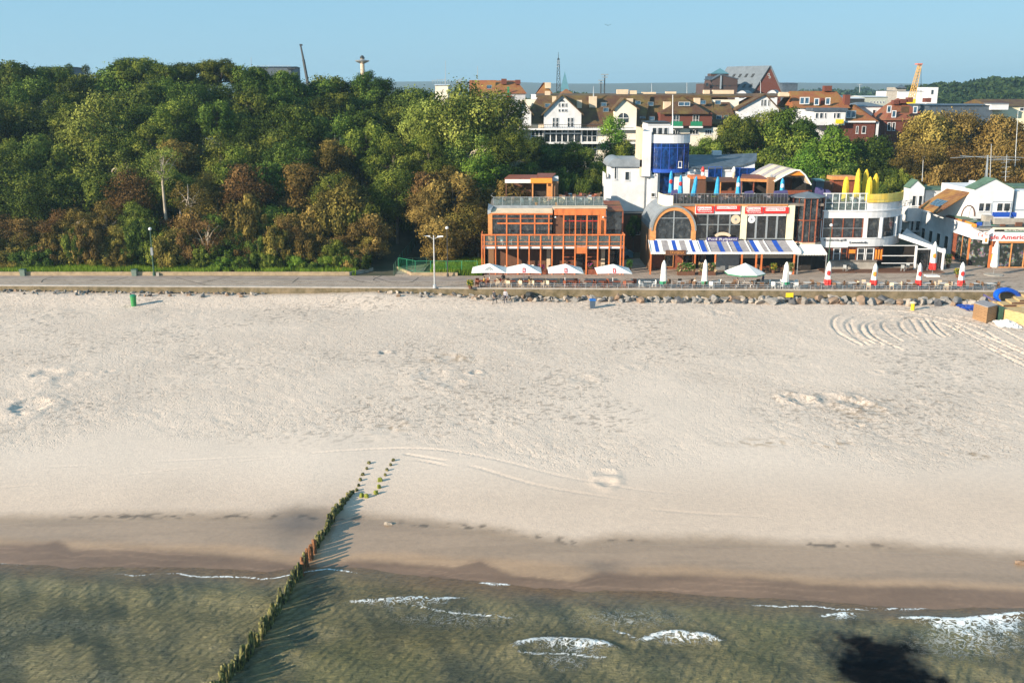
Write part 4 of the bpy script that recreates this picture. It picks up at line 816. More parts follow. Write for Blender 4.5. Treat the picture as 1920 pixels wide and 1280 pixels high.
tree(560, 300, 156, 110, L_gold, 'round', 'golden-brown tree in the middle of the wood', name='broadleaf_tree')
tree(488, 124, 204, 60, L_dark, 'round', 'dark round tree hiding the left half of the flat skyline building', name='broadleaf_tree'); tree(528, 131, 204, 60, L_mid, 'round', 'green tree hiding the foot of the flat skyline building', name='broadleaf_tree')
# right of the restaurant
tree(1040, 262, 176, 74, L_dark, 'round', 'dark tree before the hotel, left of a pair', name='broadleaf_tree')
tree(1085, 262, 174, 76, L_dark, 'round', 'dark tree before the hotel, right of a pair', name='broadleaf_tree')
tree(1020, 318, 166, 60, L_dark, 'round', 'dark tree behind the rooftop hut', name='broadleaf_tree')
tree(1110, 318, 167, 66, L_dark, 'bush', 'dark bushy tree behind the roof terrace', name='broadleaf_tree')
tree(1153, 197, 182, 78, L_fresh, 'column', 'tall slender yellow-green poplar in front of the hotel', name='poplar_tree')
tree(1168, 262, 180, 64, L_mid, 'round', 'green tree at the foot of the poplar', name='broadleaf_tree')
tree(1122, 300, 172, 70, L_dark, 'round', 'shaded tree left of the white tower', name='broadleaf_tree')
tree(1190, 402, 153, 34, L_dark, 'bush', 'dark shrub in the alley beside the white tower', name='shrub', zb=PZ)
tree(1178, 425, 158, 30, L_dark, 'bush', 'second dark shrub deeper in the alley, nearer the timber restaurant', name='shrub', zb=PZ)
for (px, py, Y, w, mt, sh, lab) in [(1330, 255, 190, 70, L_mid, 'round', 'green tree above the slate-roofed wing, nearest the blue bay'), (1385, 212, 194, 90, L_mid, 'round', 'tall green tree left in the hotel grove'), (1440, 200, 196, 100, L_mid, 'loose', 'airy green tree with pale twigs in the hotel grove'),
    (1490, 198, 192, 110, L_mid, 'round', 'broad green tree in the middle of the hotel grove'), (1550, 232, 186, 120, L_fresh, 'round', 'sunlit yellow-green tree in the hotel grove'), (1440, 265, 184, 110, L_mid, 'round', 'green tree low in the grove above the striped marquee'),
    (1510, 275, 180, 120, L_fresh, 'loose', 'loose sunlit tree above the octagonal bay'), (1590, 262, 186, 90, L_mid, 'round', 'green tree behind the yellow parasols'), (1640, 245, 190, 110, L_dark, 'round', 'dark tree between the green grove and the golden trees'),
    (1650, 295, 176, 90, L_dark, 'round', 'very dark tree behind the yellow parasols'), (1395, 290, 180, 80, L_mid, 'round', 'green tree behind the slate-roofed wing'), (1690, 318, 170, 60, L_mid, 'bush', 'green bush left of the white gabled cafe'),
    (1590, 300, 176, 80, L_dark, 'round', 'shaded tree behind the long orange bar'), (1290, 268, 196, 40, L_mid, 'round', 'small green tree beside the blue bay'),
    (1745, 205, 196, 120, L_gold, 'round', 'golden-brown tree at the left of the golden trees'), (1810, 200, 198, 120, L_gold, 'loose', 'tall golden-brown tree behind the roof aerials'), (1885, 212, 194, 120, L_gold, 'round', 'golden-brown tree under the flat brown roof'),
    (1730, 262, 182, 110, L_gold, 'loose', 'lower golden tree left of the aerial mast'), (1800, 262, 182, 130, L_gold, 'loose', 'lower golden tree behind the aerial mast'), (1880, 265, 180, 130, L_gold, 'loose', 'lower golden tree right of the aerial mast'),
    (1960, 230, 188, 120, L_gold, 'round', 'golden-brown tree cut by the right edge'), (1765, 312, 172, 90, L_gold, 'bush', 'golden bush behind the green cafe roof'), (1840, 318, 172, 90, L_olive, 'bush', 'olive bush behind the white gable'), (1920, 318, 172, 90, L_gold, 'bush', 'golden bush at the far right'),
    (1005, 250, 196, 70, L_dark, 'round', 'dark tree in the gap between the wood and the hotel'), (1060, 315, 168, 70, L_dark, 'bush', 'dark bush behind the orange rooftop hut'), (1100, 330, 163, 70, L_dark, 'bush', 'dark bush behind the roof terrace tables'), (980, 300, 164, 70, L_dark, 'round', 'dark tree right behind the rooftop hut at its left'), (1130, 345, 166, 60, L_dark, 'bush', 'dark bush against the white tower house'), (1200, 300, 185, 50, L_mid, 'round', 'green tree hidden behind the white tower house'), (1560, 318, 172, 80, L_mid, 'bush', 'green bush behind the striped marquee'), (1620, 330, 168, 90, L_dark, 'bush', 'dark bush behind the rounded building terrace'), (1470, 318, 174, 90, L_dark, 'bush', 'dark bush behind the terrace marquee'), (1700, 290, 180, 70, L_olive, 'round', 'olive tree beside the dark grove')]:
    tree(px, py, Y, w, mt, sh, lab, name='broadleaf_tree', pale=sh == 'loose')
# grass verge and weeds
def blades(name, spots, label, h0=.35, mat=None, kind='stuff'):
    r = np.random.default_rng(3); P = np.array(spots); n = len(P); a = r.uniform(0, 6.28, n); h = h0 * r.uniform(.5, 1.5, n); w = .035 * r.uniform(.7, 1.8, n); lx = r.normal(size=n) * .12; ly = r.normal(size=n) * .12
    v = np.empty((n, 3, 3)); v[:, 0] = P - np.stack([np.cos(a) * w, np.sin(a) * w, 0 * w], 1); v[:, 1] = P + np.stack([np.cos(a) * w, np.sin(a) * w, 0 * w], 1); v[:, 2] = P + np.stack([lx, ly, h], 1)
    me = bpy.data.meshes.new(name); me.vertices.add(3 * n); me.vertices.foreach_set('co', v.astype(np.float32).ravel()); me.loops.add(3 * n); me.loops.foreach_set('vertex_index', np.arange(3 * n, dtype=np.int32)); me.polygons.add(n); me.polygons.foreach_set('loop_start', np.arange(0, 3 * n, 3, dtype=np.int32)); me.update(calc_edges=True)
    at = me.attributes.new('tone', 'FLOAT', 'POINT'); at.data.foreach_set('value', np.repeat(r.uniform(0, 1, n), 3).astype(np.float32)); me.materials.append(mat or L_fresh)
    o = bpy.data.objects.new(name, me); COL.objects.link(o); tag(o, label, 'grass', kind=kind); return o
r = np.random.default_rng(9); n = 42000; x = r.uniform(-80, -22, n); y = r.uniform(138.1, 142.5, n) ; z = ground_z(x, y)
k = fbm(x, y, 2.5, 3, 90) > .42
blades('grass', np.stack([x, y, z], 1)[k], 'bright green grass verge between the low wall and the wood', .75, L_grass)
n = 16000; x = r.uniform(-11.5, -4.2, n); y = r.uniform(138.1, 146, n); z = ground_z(x, y); blades('grass', np.stack([x, y, z], 1), 'sunlit green grass behind the green mesh fence', .75, L_grass)
# ------------------------------------------------------------------ green mesh fences
fenm = clearglass('green_wire_mesh', (.80, .95, .85), .05); MATS['green_wire_mesh'].node_tree.nodes['Principled BSDF'].inputs['Base Color'].default_value = (.02, .25, .12, 1)
def fence(label, pts, h, every=2.4, name='mesh_fence', pm_=None, panel=None):
    root = thing(name, label, 'fence', pts[0]); rl = MB(); pn = MB()
    for a, c in zip(pts[:-1], pts[1:]):
        a = Vector(a); c = Vector(c); L = (c - a).length; k = max(1, round(L / every)); U = Vector((0, 0, h))
        for i in range(k + (1 if c == Vector(pts[-1]) else 0)):
            q = a.lerp(c, i / k); MB().tube(q - Vector((0, 0, .1)), q + U, .05, n=6).build('post', pm_ or greenp, root)
        rl.tube(a + U, c + U, .03, n=6); rl.tube(a + U * .1, c + U * .1, .025, n=6); pn.face([a + U * .1, c + U * .1, c + U, a + U])
    rl.build('rail', pm_ or greenp, root); pn.build('mesh_panel', panel or fenm, root); return root
fence('bright green mesh fence around the grass beside the orange restaurant', [P2(748, 506, PZ + .2), P2(779, 512, PZ + .2), P2(895, 512.5, PZ + .2)], 1.75)
fence('dark green mesh fence climbing along the left side of the path', [(-16.4 - .2, 138.2, gz(-16.6, 138.2)), (-16.6, 143, gz(-16.6, 143)), (-16.2, 149, gz(-16, 149)), (-15.3, 155, gz(-15, 155)), (-14, 162, gz(-14, 162))], 1.6, pm_=greend)
fence('dark green mesh fence along the right side of the path', [P2(748, 505.5, PZ + .2), (-12.5, 144, gz(-12.5, 144)), (-11.9, 149, gz(-12, 149)), (-11, 155, gz(-11, 155)), (-9.8, 162, gz(-10, 162))], 1.6, pm_=greend)
# ================================================================== ORANGE TIMBER RESTAURANT
YF = 138.9
orr = thing('timber_restaurant', 'orange timber and glass restaurant of two storeys with a roof terrace, beside the wood', 'restaurant', V(1035, 515, YF))
YU = 142.2
def bx(par, name, mat, px0, py0, px1, py1, Y, d, **k):
    return MB().fb(px0, py0, px1, py1, Y, d).build(name, mat, par)
zdk = ZZ(462, YF); zrf = ZZ(388, 141.5)
x0 = X(903, YF, 4); x1 = X(1170, YF, 4)
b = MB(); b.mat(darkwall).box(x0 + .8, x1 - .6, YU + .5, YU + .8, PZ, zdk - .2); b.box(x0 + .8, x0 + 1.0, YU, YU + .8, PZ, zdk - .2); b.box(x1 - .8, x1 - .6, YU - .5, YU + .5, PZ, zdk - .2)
b.mat(terra).box(x0 + .2, x1 - .2, YF + .3, YU + .5, PZ, PZ + .12)
b.build('ground_floor_wall', None, orr)
for (a, c) in ((932, 948), (952, 975), (995, 1018), (1022, 1030), (1040, 1054), (1136, 1160)):
    window(orr, a, 470, c, 506, YU + .5, 1, 1, brown, gdark, name='ground_floor_window', sill=False)
for (a, c) in ((916, 926), (1025, 1032), (1127, 1134)):
    bx(orr, 'brick_pillar', brickt if a < 1000 else beige, a, 467, c, 512, YU - .2, .6)
b = MB(); b.mat(redwood).box(x0 + .1, X(1078, YF, 2), YF - .08, YF + .08, PZ, PZ + .75); b.box(X(1100, YF, 2), x1, YF - .08, YF + .08, PZ, PZ + .75)
b.build('plinth_boarding', None, orr)
b = MB(); b.mat(white2).box(x0, x1, YF - .02, YF + .12, zdk - .30, zdk + .02); b.mat(brown).box(x0 + .02, x1 - .02, YF + .125, YU + 2, zdk - .22, zdk)
b.build('deck', None, orr)
for a in (903.5, 908, 929, 950, 971, 992, 1013.5, 1035, 1056, 1078, 1099.5, 1120.6, 1142, 1163.5, 1169):
    x = X(a, YF, 5); tall = 1050 < a < 1125; zt = ZZ(403, YF) if tall else ZZ(440, YF)
    MB().box(x - .09, x + .09, YF - .2, YF - .03, PZ, zt).build('post', orange, orr)
b = MB(); zr = ZZ(441, YF)
b.mat(orange).box(x0 - .05, x1 + .05, YF - .24, YF + .0, zr - .02, zr + .16)
b.box(x0, x1, YF - .17, YF - .06, zdk + .06, zdk + .16); b.box(x0, x1, YF - .17, YF - .06, zdk + .62, zdk + .68)
b.box(x0 - .05, x0 + .12, YF, YU, zr - .02, zr + .12); b.box(x1 - .12, x1 + .05, YF, YU, zr - .02, zr + .12)
b.build('deck_railing', None, orr)
MB().box(x0 + .1, x1 - .1, YF - .125, YF - .10, zdk + .18, zr - .05).build('railing_glass', clear, orr)
# upper glazed room at the left
gy = 140.9; xl = X(917, gy, 9); xr = X(1036, gy, 9); ztop = ZZ(402, gy)
MB().box(X(915, gy, 9), X(923, gy, 9), gy - .1, gy + .5, zdk, ZZ(397, gy)).build('corner_pillar', orange2, orr)
b = MB(); b.mat(gwin).box(xl + .5, xr - .1, gy + .02, gy + .08, zdk + .05, ztop); b.mat(orange)
for a in (950, 976, 1002.5, 1029): b.box(X(a, gy, 8) - .09, X(a, gy, 8) + .09, gy - .1, gy + .018, zdk + .01, ztop)
b.box(xl + .4, xr, gy - .13, gy - .012, ztop - .02, ztop + .2)
b.box(X(932, gy, 8), xr, gy - .13, gy - .012, ZZ(420, gy), ZZ(417.5, gy)); b.box(xl + .4, xr, gy - .115, gy - .02, ZZ(409.5, gy) - .03, ZZ(409.5, gy) + .03)
b.build('glazed_room_front', None, orr)
b = MB(); b.mat(brickt).box(xl + .45, xl + .7, gy + .1, YU + 6, zdk, ztop); b.mat(darkwall).box(xl + .7, xr + .2, YU + 1.5, YU + 1.7, zdk, ztop); b.build('glazed_room_wall', None, orr)
b = MB(); b.mat(beige); zs = ZZ(391, 142.0)
b.hexa([(xl + .3, gy - .2, ztop + .2), (xr, gy - .2, ztop + .2), (xr, 142.3, zs - .1), (xl + .3, 142.3, zs - .1)], [(xl + .3, gy - .2, ztop + .28), (xr, gy - .2, ztop + .28), (xr, 142.3, zs), (xl + .3, 142.3, zs)])
b.mat(zinc).hexa([(xl - .2, gy - .1, ztop + .0), (xl + .3, gy - .2, ztop + .22), (xl + .6, 142.3, zs - .1), (xl - .1, 142.3, zs - .1)], [(xl - .2, gy - .1, ztop + .6), (xl + .3, gy - .2, ztop + .62), (xl + .6, 142.3, zs + .35), (xl - .1, 142.3, zs + .7)])
b.build('sloping_roof', None, orr)
# portal
py_ = 140.3
b = MB(); b.mat(orange).fb(1039.5, 391, 1136, 403.5, py_, .5); b.fb(1124, 403.6, 1136.5, 440.5, py_, .4); zt = ZZ(391, py_)
b.mat(beige).box(X(1037, py_, 10), X(1138, py_, 10), py_ - .12, py_ + 1.8, zt + .003, zt + .14); b.build('portal_frame', None, orr)
b = MB(); b.mat(brown).fb(1037, 404, 1056, 460, 141.3, .15); b.mat(redp).box(X(1056, 141.4, 9), X(1121, 141.4, 9), 141.32, 141.38, ZZ(415, 141.4), ZZ(413.6, 141.4))
b.mat(gdark).fb(1056, 404, 1122, 460, 141.45, .1); b.mat(redwood)
for a in (1057, 1068, 1078.5, 1089, 1100, 1111, 1122): b.box(X(a, 141.4, 8) - .05, X(a, 141.4, 8) + .05, 141.3, 141.42, zdk, ZZ(404, 141.4))
b.build('glazed_door_screen', None, orr)
for a in (1041.5, 1131): 
    c = V(a, 407, py_ - .05); MB().lathe((c.x, c.y - .12, c.z - .12), [(.05, 0), (.13, .06), (.13, .16), (.04, .24)], n=8).build('floodlight', white2, orr)
# glass box to the right
b = MB(); xa = X(1137.5, 141, 8); xb = X(1167, 141, 8)
b.mat(gwin).box(xa, xb - .05, 141.2, 141.3, zdk, ZZ(397, 141)); b.mat(redwood).box(xb - .06, xb + .12, 141.1, 141.4, zdk, ZZ(396, 141)); b.box(xb - .05, xb + .1, 141.4, 147, zdk + 3.4, zdk + 3.6); b.box(xa, xb + .1, 141.08, 141.35, ZZ(397, 141) + .01, ZZ(395, 141)); b.mat(tilerd)
b.hexa([(xa, 141.0, ZZ(396, 141)), (xb + .1, 141.0, ZZ(396, 141)), (xb + .1, 147, ZZ(386, 141.5)), (xa, 147, ZZ(386, 141.5))], [(xa, 141.0, ZZ(396, 141) + .1), (xb + .1, 141.0, ZZ(396, 141) + .1), (xb + .1, 147, ZZ(386, 141.5) + .12), (xa, 147, ZZ(386, 141.5) + .12)])
b.build('side_glass_bay', None, orr)
# roof slab and parapet
b = MB(); xl2 = X(919, 142.3, 11); xr2 = X(1137, 142.3, 11)
b.mat(terra).box(xl2, xr2, 142.4, 158, zrf - .4, zrf); b.mat(zinc).box(xl2 - .1, X(1038, 142.3, 11), 142.31, 142.44, zrf - .75, zrf + .12); b.mat(beige).box(X(1038, 142.3, 11) + .01, xr2 + .1, 141.9, 142.44, zrf - .5, zrf + .08)
b.mat(brown).box(xl2 + .1, xr2 - .1, 142.6, 157.8, zdk - 4, zrf - .41); b.build('roof_terrace_floor', None, orr)
b = MB(); zrr = zrf + 1.25
for i in range(13):
    x = xl2 + .5 + (xr2 - xl2 - 1.0) * i / 12; b.box(x - .03, x + .03, 142.50, 142.56, zrf, zrr)
b.box(xl2 + .5, xr2 - .5, 142.49, 142.57, zrr - .01, zrr + .05); b.path([(xl2 + .5, 142.5, zrr), (xl2 + .1, 144, zrr + .1), (xl2 + .3, 147.5, zrr + .1)], .04)
b.build('terrace_railing', steel, orr)
MB().box(xl2 + .5, xr2 - .5, 142.52, 142.54, zrf + .08, zrr - .03).build('terrace_glass', clear, orr)
# rooftop hut
hy = 149.5; b = MB(); zh = ZZ(342, hy); xh0 = X(948, hy, 13); xh1 = X(996, hy, 13); xh2 = X(1047, hy, 13)
b.mat(brown).box(xh0 + 1.2, xh1, hy + 1.8, hy + 2, zrf, zh); b.box(xh0, xh0 + .15, hy + .4, hy + 2, zrf, zh); b.mat(darkwall).box(xh1, X(1028, hy, 13), hy + 2.2, hy + 2.4, zrf, zh); b.mat(brickt).box(X(1036, hy, 13), xh2, hy + .2, hy + 2.3, zrf, zh + .1)
b.mat(orange2).box(X(1028, hy, 13), X(1034, hy, 13), hy + .3, hy + 2.2, zrf, zh); b.build('rooftop_hut_wall', None, orr)
b = MB(); b.mat(redwood); za = ZZ(329, hy + 4)
b.hexa([(xh0 - .2, hy, zh + .45), (xh1 + 1.0, hy, zh + .45), (xh1 + 1.0, hy + 4, za), (xh0 + .5, hy + 4, za)], [(xh0 - .2, hy, zh + .58), (xh1 + 1, hy, zh + .58), (xh1 + 1, hy + 4, za + .12), (xh0 + .5, hy + 4, za + .12)])
b.hexa([(xh1 + 1.01, hy, zh + .6), (xh2 - 1, hy, zh + .6), (xh2 - .2, hy + 4, za + .2), (xh1 + 1.01, hy + 4, za + .2)], [(xh1 + 1.01, hy, zh + .72), (xh2 - 1, hy, zh + .72), (xh2 - .2, hy + 4, za + .35), (xh1 + 1.01, hy + 4, za + .35)])
b.build('rooftop_hut_roof', None, orr)
b = MB(); b.mat(wht_f).box(xh0 - .1, xh1, hy - .02, hy + .08, zh - .1, zh + .44); b.mat(brightor); b.hexa([(xh1 - .1, hy - .5, zh - .1), (X(1035, hy, 13), hy - .5, zh - .1), (X(1035, hy, 13), hy - .03, zh + .5), (xh1 - .1, hy - .03, zh + .5)], [(xh1 - .1, hy - .5, zh + .05), (X(1035, hy, 13), hy - .5, zh + .05), (X(1035, hy, 13), hy - .03, zh + .62), (xh1 - .1, hy - .03, zh + .62)])
b.build('hut_awning', None, orr)
bx(orr, 'roof_vent_box', white, 1033, 332, 1047, 341, hy + 1, 2)
for a in (998.5, 1026, 1034.5): MB().box(X(a, hy, 12) - .1, X(a, hy, 12) + .1, hy - .4, hy - .2, zrf, zh).build('hut_post', orange2, orr)
# stair panels
for a, c in ((1058, 1077), (1101.5, 1119.5)):
    b = MB(); b.mat(redwood); X0, X1_ = X(a, YF, 4), X(c, YF, 4)
    for k in range(8): z = PZ + .3 + k * (zdk - PZ - .7) / 7; b.box(X0, X1_, YF + .3 + k * .34, YF + .62 + k * .34, z - .04, z + .07)
    b.box(X0 - .05, X0 + .04, YF + .2, YF + 2.9, PZ, PZ + .9); b.build('staircase', None, orr)
bx(orr, 'door_canopy_panel', orange, 1079, 463, 1098.5, 475.5, YF - .12, .1)
bx(orr, 'entrance_door', gdark, 1081, 476, 1097, 514, YF + 3.0, .1)
# ================================================================== ARCHED GLASS RESTAURANT
YA = 141.8
ar = thing('arched_restaurant', 'cream two-storey restaurant with a big arched window, red banners and a roof terrace', 'restaurant', V(1345, 515, YA))
zs = ZZ(432, YA); xc = X(1263, YA, 8); ro_ = X(1305.5, YA, 8) - xc; ri = ro_ * .80; zfl = ZZ(449.5, YA); hk = (ZZ(385, YA) - zs) / ro_
def arc(r, y, n=20, a0=0, a1=math.pi): return [(xc + r * math.cos(a0 + (a1 - a0) * i / n), y, zs + r * hk * math.sin(a0 + (a1 - a0) * i / n)) for i in range(n + 1)]
def ring(b, r0, r1, y0, y1):
    A = arc(r0, y0); B = arc(r1, y0); A2 = arc(r0, y1); B2 = arc(r1, y1)
    for i in range(20):
        b.face([A[i], B[i], B[i + 1], A[i + 1]]); b.face([A2[i + 1], B2[i + 1], B2[i], A2[i]]); b.face([B[i], B2[i], B2[i + 1], B[i + 1]]); b.face([A[i + 1], A2[i + 1], A2[i], A[i]])
b = MB(); b.mat(grey); ring(b, ro_ * .93, ro_, YA - .35, YA + .1)
b.mat(orange2); ring(b, ri, ro_ * .928, YA - .25, YA + .1)
for sg in (-1, 1): b.box(xc + sg * ro_ * .88 - .32, xc + sg * ro_ * .88 + .32, YA - .26, YA + .08, zfl, zs)
b.build('arch_frame', None, ar)
b = MB(); b.mat(gwin); P = [(xc - ri, YA, zfl + .1), (xc + ri, YA, zfl + .1)] + arc(ri, YA); b.prism(P, (0, .1, 0))
b.mat(steel).box(xc - .08, xc + .08, YA - .1, YA - .01, zfl, zs + ri * hk); b.box(xc - ri, xc + ri, YA - .09, YA - .012, ZZ(409, YA) - .05, ZZ(409, YA) + .05); b.mat(white2).box(xc - ri, xc + ri, YA - .3, YA - .01, zfl - .1, zfl + .12)
b.build('arched_window', None, ar)
b = MB(); b.mat(zinc); A = arc(ro_ * .99, YA - .1, 26); B = arc(ro_ * .99, YA + 11, 26)
for i in range(26):
    b.face([A[i], B[i], B[i + 1], A[i + 1]])
    if i % 2 == 0:
        c0 = Vector(A[i]); c1 = Vector(B[i]); b.tube(c0, c1, .06, n=5)
b.box(xc - ro_ * .99, xc - ro_ * .99 + .2, YA, YA + 11, PZ, zs); b.build('barrel_vault_roof', None, ar, smooth=False)
b = MB(); b.mat(orange2).box(xc - ro_ * 1.0 - .05, xc - ro_ * .80, YA - .2, YA + .05, zfl - .4, zs + .4); b.mat(brickt).box(xc - ro_ - .02, xc - ro_ + .25, YA + .06, YA + 11, PZ, zs - .01); b.build('vault_side_wall', None, ar)
zter = ZZ(382, YA)
b = MB(); xw0 = X(1304, YA, 8); xw1 = X(1489, YA, 8)
b.mat(cream)
for a, c in ((1389.5, 1400.5), (1475.5, 1489)): b.fb(a, 385, c, 449, YA - .02, .5)
b.mat(brown).fb(1303, 384, 1306, 449, YA + .1, .4); b.mat(orange).box(X(1262, YA, 11), X(1304, YA, 11), YA + .3, YA + .5, zs + 1, zter - .05)
b.mat(white).fb(1304, 386, 1389, 402, YA + .02, .4); b.fb(1401, 387, 1475, 405, YA + .02, .4); b.mat(orange2).fb(1304, 383.3, 1478, 386, YA - .1, .5)
b.mat(darkwall).box(xw0, xw1, YA + 3, YA + 3.2, PZ, zter - .2); b.build('upper_wall', None, ar)
b = MB(); b.mat(terra).box(X(1262, YA, 11), X(1545, YA, 11), YA + .1, YA + 14, zter - .35, zter); b.mat(cream).box(X(1262, YA, 8), X(1545, YA, 8), YA + 4, YA + 13.9, PZ, zter - .36); b.build('terrace_floor', None, ar)
def glz(par, px0, py0, px1, py1, Y, vs, hs, fm, gm, name, w=.07):
    b = MB(); x0, x1, z0, z1 = RC(px0, py0, px1, py1, Y); b.mat(gm).box(x0, x1, Y, Y + .08, z0, z1); b.mat(fm)
    for v in vs: x = X(v, Y, (z0 + z1) / 2); b.box(x - w, x + w, Y - .1, Y - .005, z0, z1)
    for h in hs: z = ZZ(h, Y); b.box(x0, x1, Y - .08, Y - .007, z - w * .6, z + w * .6)
    return b.build(name, None, par)
glz(ar, 1306, 402.2, 1389.4, 449, YA + .25, [1326, 1346, 1368], [421, 448.5], grey, gdark, 'window', .1)
glz(ar, 1400.7, 405.2, 1475.3, 448, YA + .25, [1417, 1437, 1456], [447.5], steel, gdark, 'window', .13)
for a, r_ in ((1379.5, 8.6), (1409.3, 6.8)):
    c = V(a, 411.5, YA + .1); q = r_ / F * 146; b = MB(); b.mat(beige if a < 1400 else white2); n = 20
    b.prism([(c.x + q * math.cos(6.2832 * i / n), c.y, c.z + q * math.sin(6.2832 * i / n)) for i in range(n)], (0, .06, 0)); b.mat(grey); b.prism([(c.x + q * .25 * math.cos(6.2832 * i / n), c.y - .012, c.z + q * .25 * math.sin(6.2832 * i / n)) for i in range(n)], (0, .01, 0)); b.build('round_emblem', None, ar)
def banner(par, px0, py0, px1, py1, Y, l1, l2, flip=False):
    b = MB(); b.mat(redp).fb(px0, py0, px1, py1, Y, .05); x0, x1, z0, z1 = RC(px0, py0, px1, py1, Y); w = x1 - x0; h = z1 - z0
    b.mat(white2).box(x0 + w * .08, x0 + w * .86, Y - .012, Y - .002, z0 + h * .42, z0 + h * .9)
    r = b.build('banner', None, par); pm = (px0 + px1) / 2; hp = py1 - py0
    text(r, l1, px0 + (px1 - px0) * .1, px0 + (px1 - px0) * .84, py0 + hp * .34, Y - .03, redp, h=h * .34, depth=.02)
    if l2: text(r, l2, px0 + (px1 - px0) * .15, px1 - 3, py0 + hp * .78, Y - .03, white2, h=h * .3, depth=.02)
banner(ar, 1305, 386.5, 1338.5, 400, YA - .14, 'Kuchnia', 'Restauracja'); banner(ar, 1340.5, 385.5, 1388, 396, YA - .14, 'Domowe Obiady', '')
banner(ar, 1397, 388, 1430.5, 401, YA - .14, 'Kuchnia', 'Restauracja'); banner(ar, 1432, 388.5, 1479, 400.5, YA - .14, 'Domowe Obiady', '')
# roof terrace rail
b = MB(); b.mat(grey); zz0 = zter; zz1 = ZZ(363, YA)
for i in range(34):
    x = X(1262 + i * 6.5, YA, 11); b.box(x - .014, x + .014, YA + .1, YA + .15, zz0, zz1)
b.box(X(1262, YA, 11), X(1478, YA, 11), YA + .095, YA + .155, zz1 - .05, zz1); b.build('terrace_railing', None, ar)
MB().box(X(1262, YA, 11), X(1478, YA, 11), YA + .12, YA + .13, zz0 + .05, zz1 - .05).build('railing_mesh', mesh_f, ar)
b = MB(); b.mat(cream); xx = X(1243, YA, 11); c0 = X(1262, YA, 11)
for i in range(8):
    a0 = math.pi * .5 * i / 8; a1 = math.pi * .5 * (i + 1) / 8; w = c0 - xx; P0 = (c0 - w * math.sin(a0), YA + .1 + 5 * (1 - math.cos(a0))); P1 = (c0 - w * math.sin(a1), YA + .1 + 5 * (1 - math.cos(a1)))
    b.hexa([(*P0, zter - .5), (*P1, zter - .5), (P1[0] + .1, P1[1], zter - .5), (P0[0] + .1, P0[1] + .1, zter - .5)], [(*P0, zter + 1.1), (*P1, zter + 1.1), (P1[0] + .1, P1[1], zter + 1.1), (P0[0] + .1, P0[1] + .1, zter + 1.1)])
b.build('curved_parapet', None, ar)
# octagonal bay
ob = thing('octagonal_bay', 'glazed octagonal bay with red-brown mullions between the cream and the rounded white building', 'bay tower', V(1511, 515, 142))
cx, cy_, r8 = X(1511, 143.6, 8), 143.9, 2.35; z0_ = ZZ(455, 141.6); z1_ = ZZ(372, 141.6)
def octp(r, z): return [(cx + r * math.cos(R(22.5 + 45 * i)), cy_ + r * math.sin(R(22.5 + 45 * i)), z) for i in range(8)]
b = MB(); b.mat(gwin); A = octp(r8 * .96, z0_); B = octp(r8 * .96, z1_)
for i in range(8): j = (i + 1) % 8; b.face([A[i], A[j], B[j], B[i]])
b.build('glazing', None, ob)
b = MB(); b.mat(redwood)
for i in range(8):
    j = (i + 1) % 8; A = octp(r8, z0_); B = octp(r8, z1_); b.tube(A[i], B[i], .12, n=6)
    for f in (0, .5, 1): q0 = Vector(A[i]).lerp(Vector(B[i]), f); q1 = Vector(A[j]).lerp(Vector(B[j]), f); b.tube(q0, q1, .10, n=5)
    m0 = (Vector(A[i]) + Vector(A[j])) / 2; m1 = (Vector(B[i]) + Vector(B[j])) / 2; b.tube(m0, m1, .05, n=5)
b.build('frame', None, ob)
b = MB(); b.mat(metroof); A = octp(r8 * 1.16, z1_); B = octp(r8 * 1.16, z1_ + .12); Cc = (cx, cy_, z1_ + .75)
b.prism(A, (0, 0, .12))
for i in range(8): b.face([B[i], B[(i + 1) % 8], Cc])
b.build('roof', None, ob)
b = MB(); b.mat(darkwall); b.prism(octp(r8 * .8, PZ), (0, 0, z0_ - PZ)); b.build('base_wall', None, ob)
b = MB(); b.mat(beige); b.prism(octp(r8 * 1.05, z0_ - .3), (0, 0, .28)); b.build('sill_band', None, ob)
# dark entrance with awnings
en = thing('entrance_canopy', 'white canvas canopy over a dark entrance between the striped awning and the white counter', 'canopy', V(1522, 515, 139.3))
b = MB(); b.mat(wht_f); ya, yb = 139.0, 141.2; zlo = ZZ(475, ya); zhi = ZZ(458, yb)
P0 = X(1492, ya, 4.5); P1 = X(1551, ya, 4.5); Q0 = X(1502, yb, 6); Q1 = X(1540, yb, 6)
b.face([(P0, ya, zlo), (P1, ya, zlo), (Q1, yb, zhi), (Q0, yb, zhi)]); b.face([(P1, ya, zlo), (P1, yb + 1, zlo), (Q1, yb, zhi)]); b.face([(P0, yb + 1, zlo), (P0, ya, zlo), (Q0, yb, zhi)])
n = 20
for i in range(n): a = P0 + (P1 - P0) * i / n; c = P0 + (P1 - P0) * (i + 1) / n; b.face([(a, ya, zlo), (a + .02, ya - .01, zlo - .22), ((a + c) / 2, ya - .01, zlo - .32), (c - .02, ya - .01, zlo - .22), (c, ya, zlo)])
b.build('canopy_cloth', None, en)
for a in (1496, 1549): MB().tube((X(a, ya, 3), ya + .1, PZ), (X(a, ya, 3), ya + .1, zlo), .07, n=6).build('post', steel, en)
b = MB(); b.mat(darkwall).fb(1498, 478, 1546, 517, 143.2, .2); b.mat(yelp).fb(1503, 482, 1505, 500, 142.9, .1); b.build('entrance_recess', None, en)
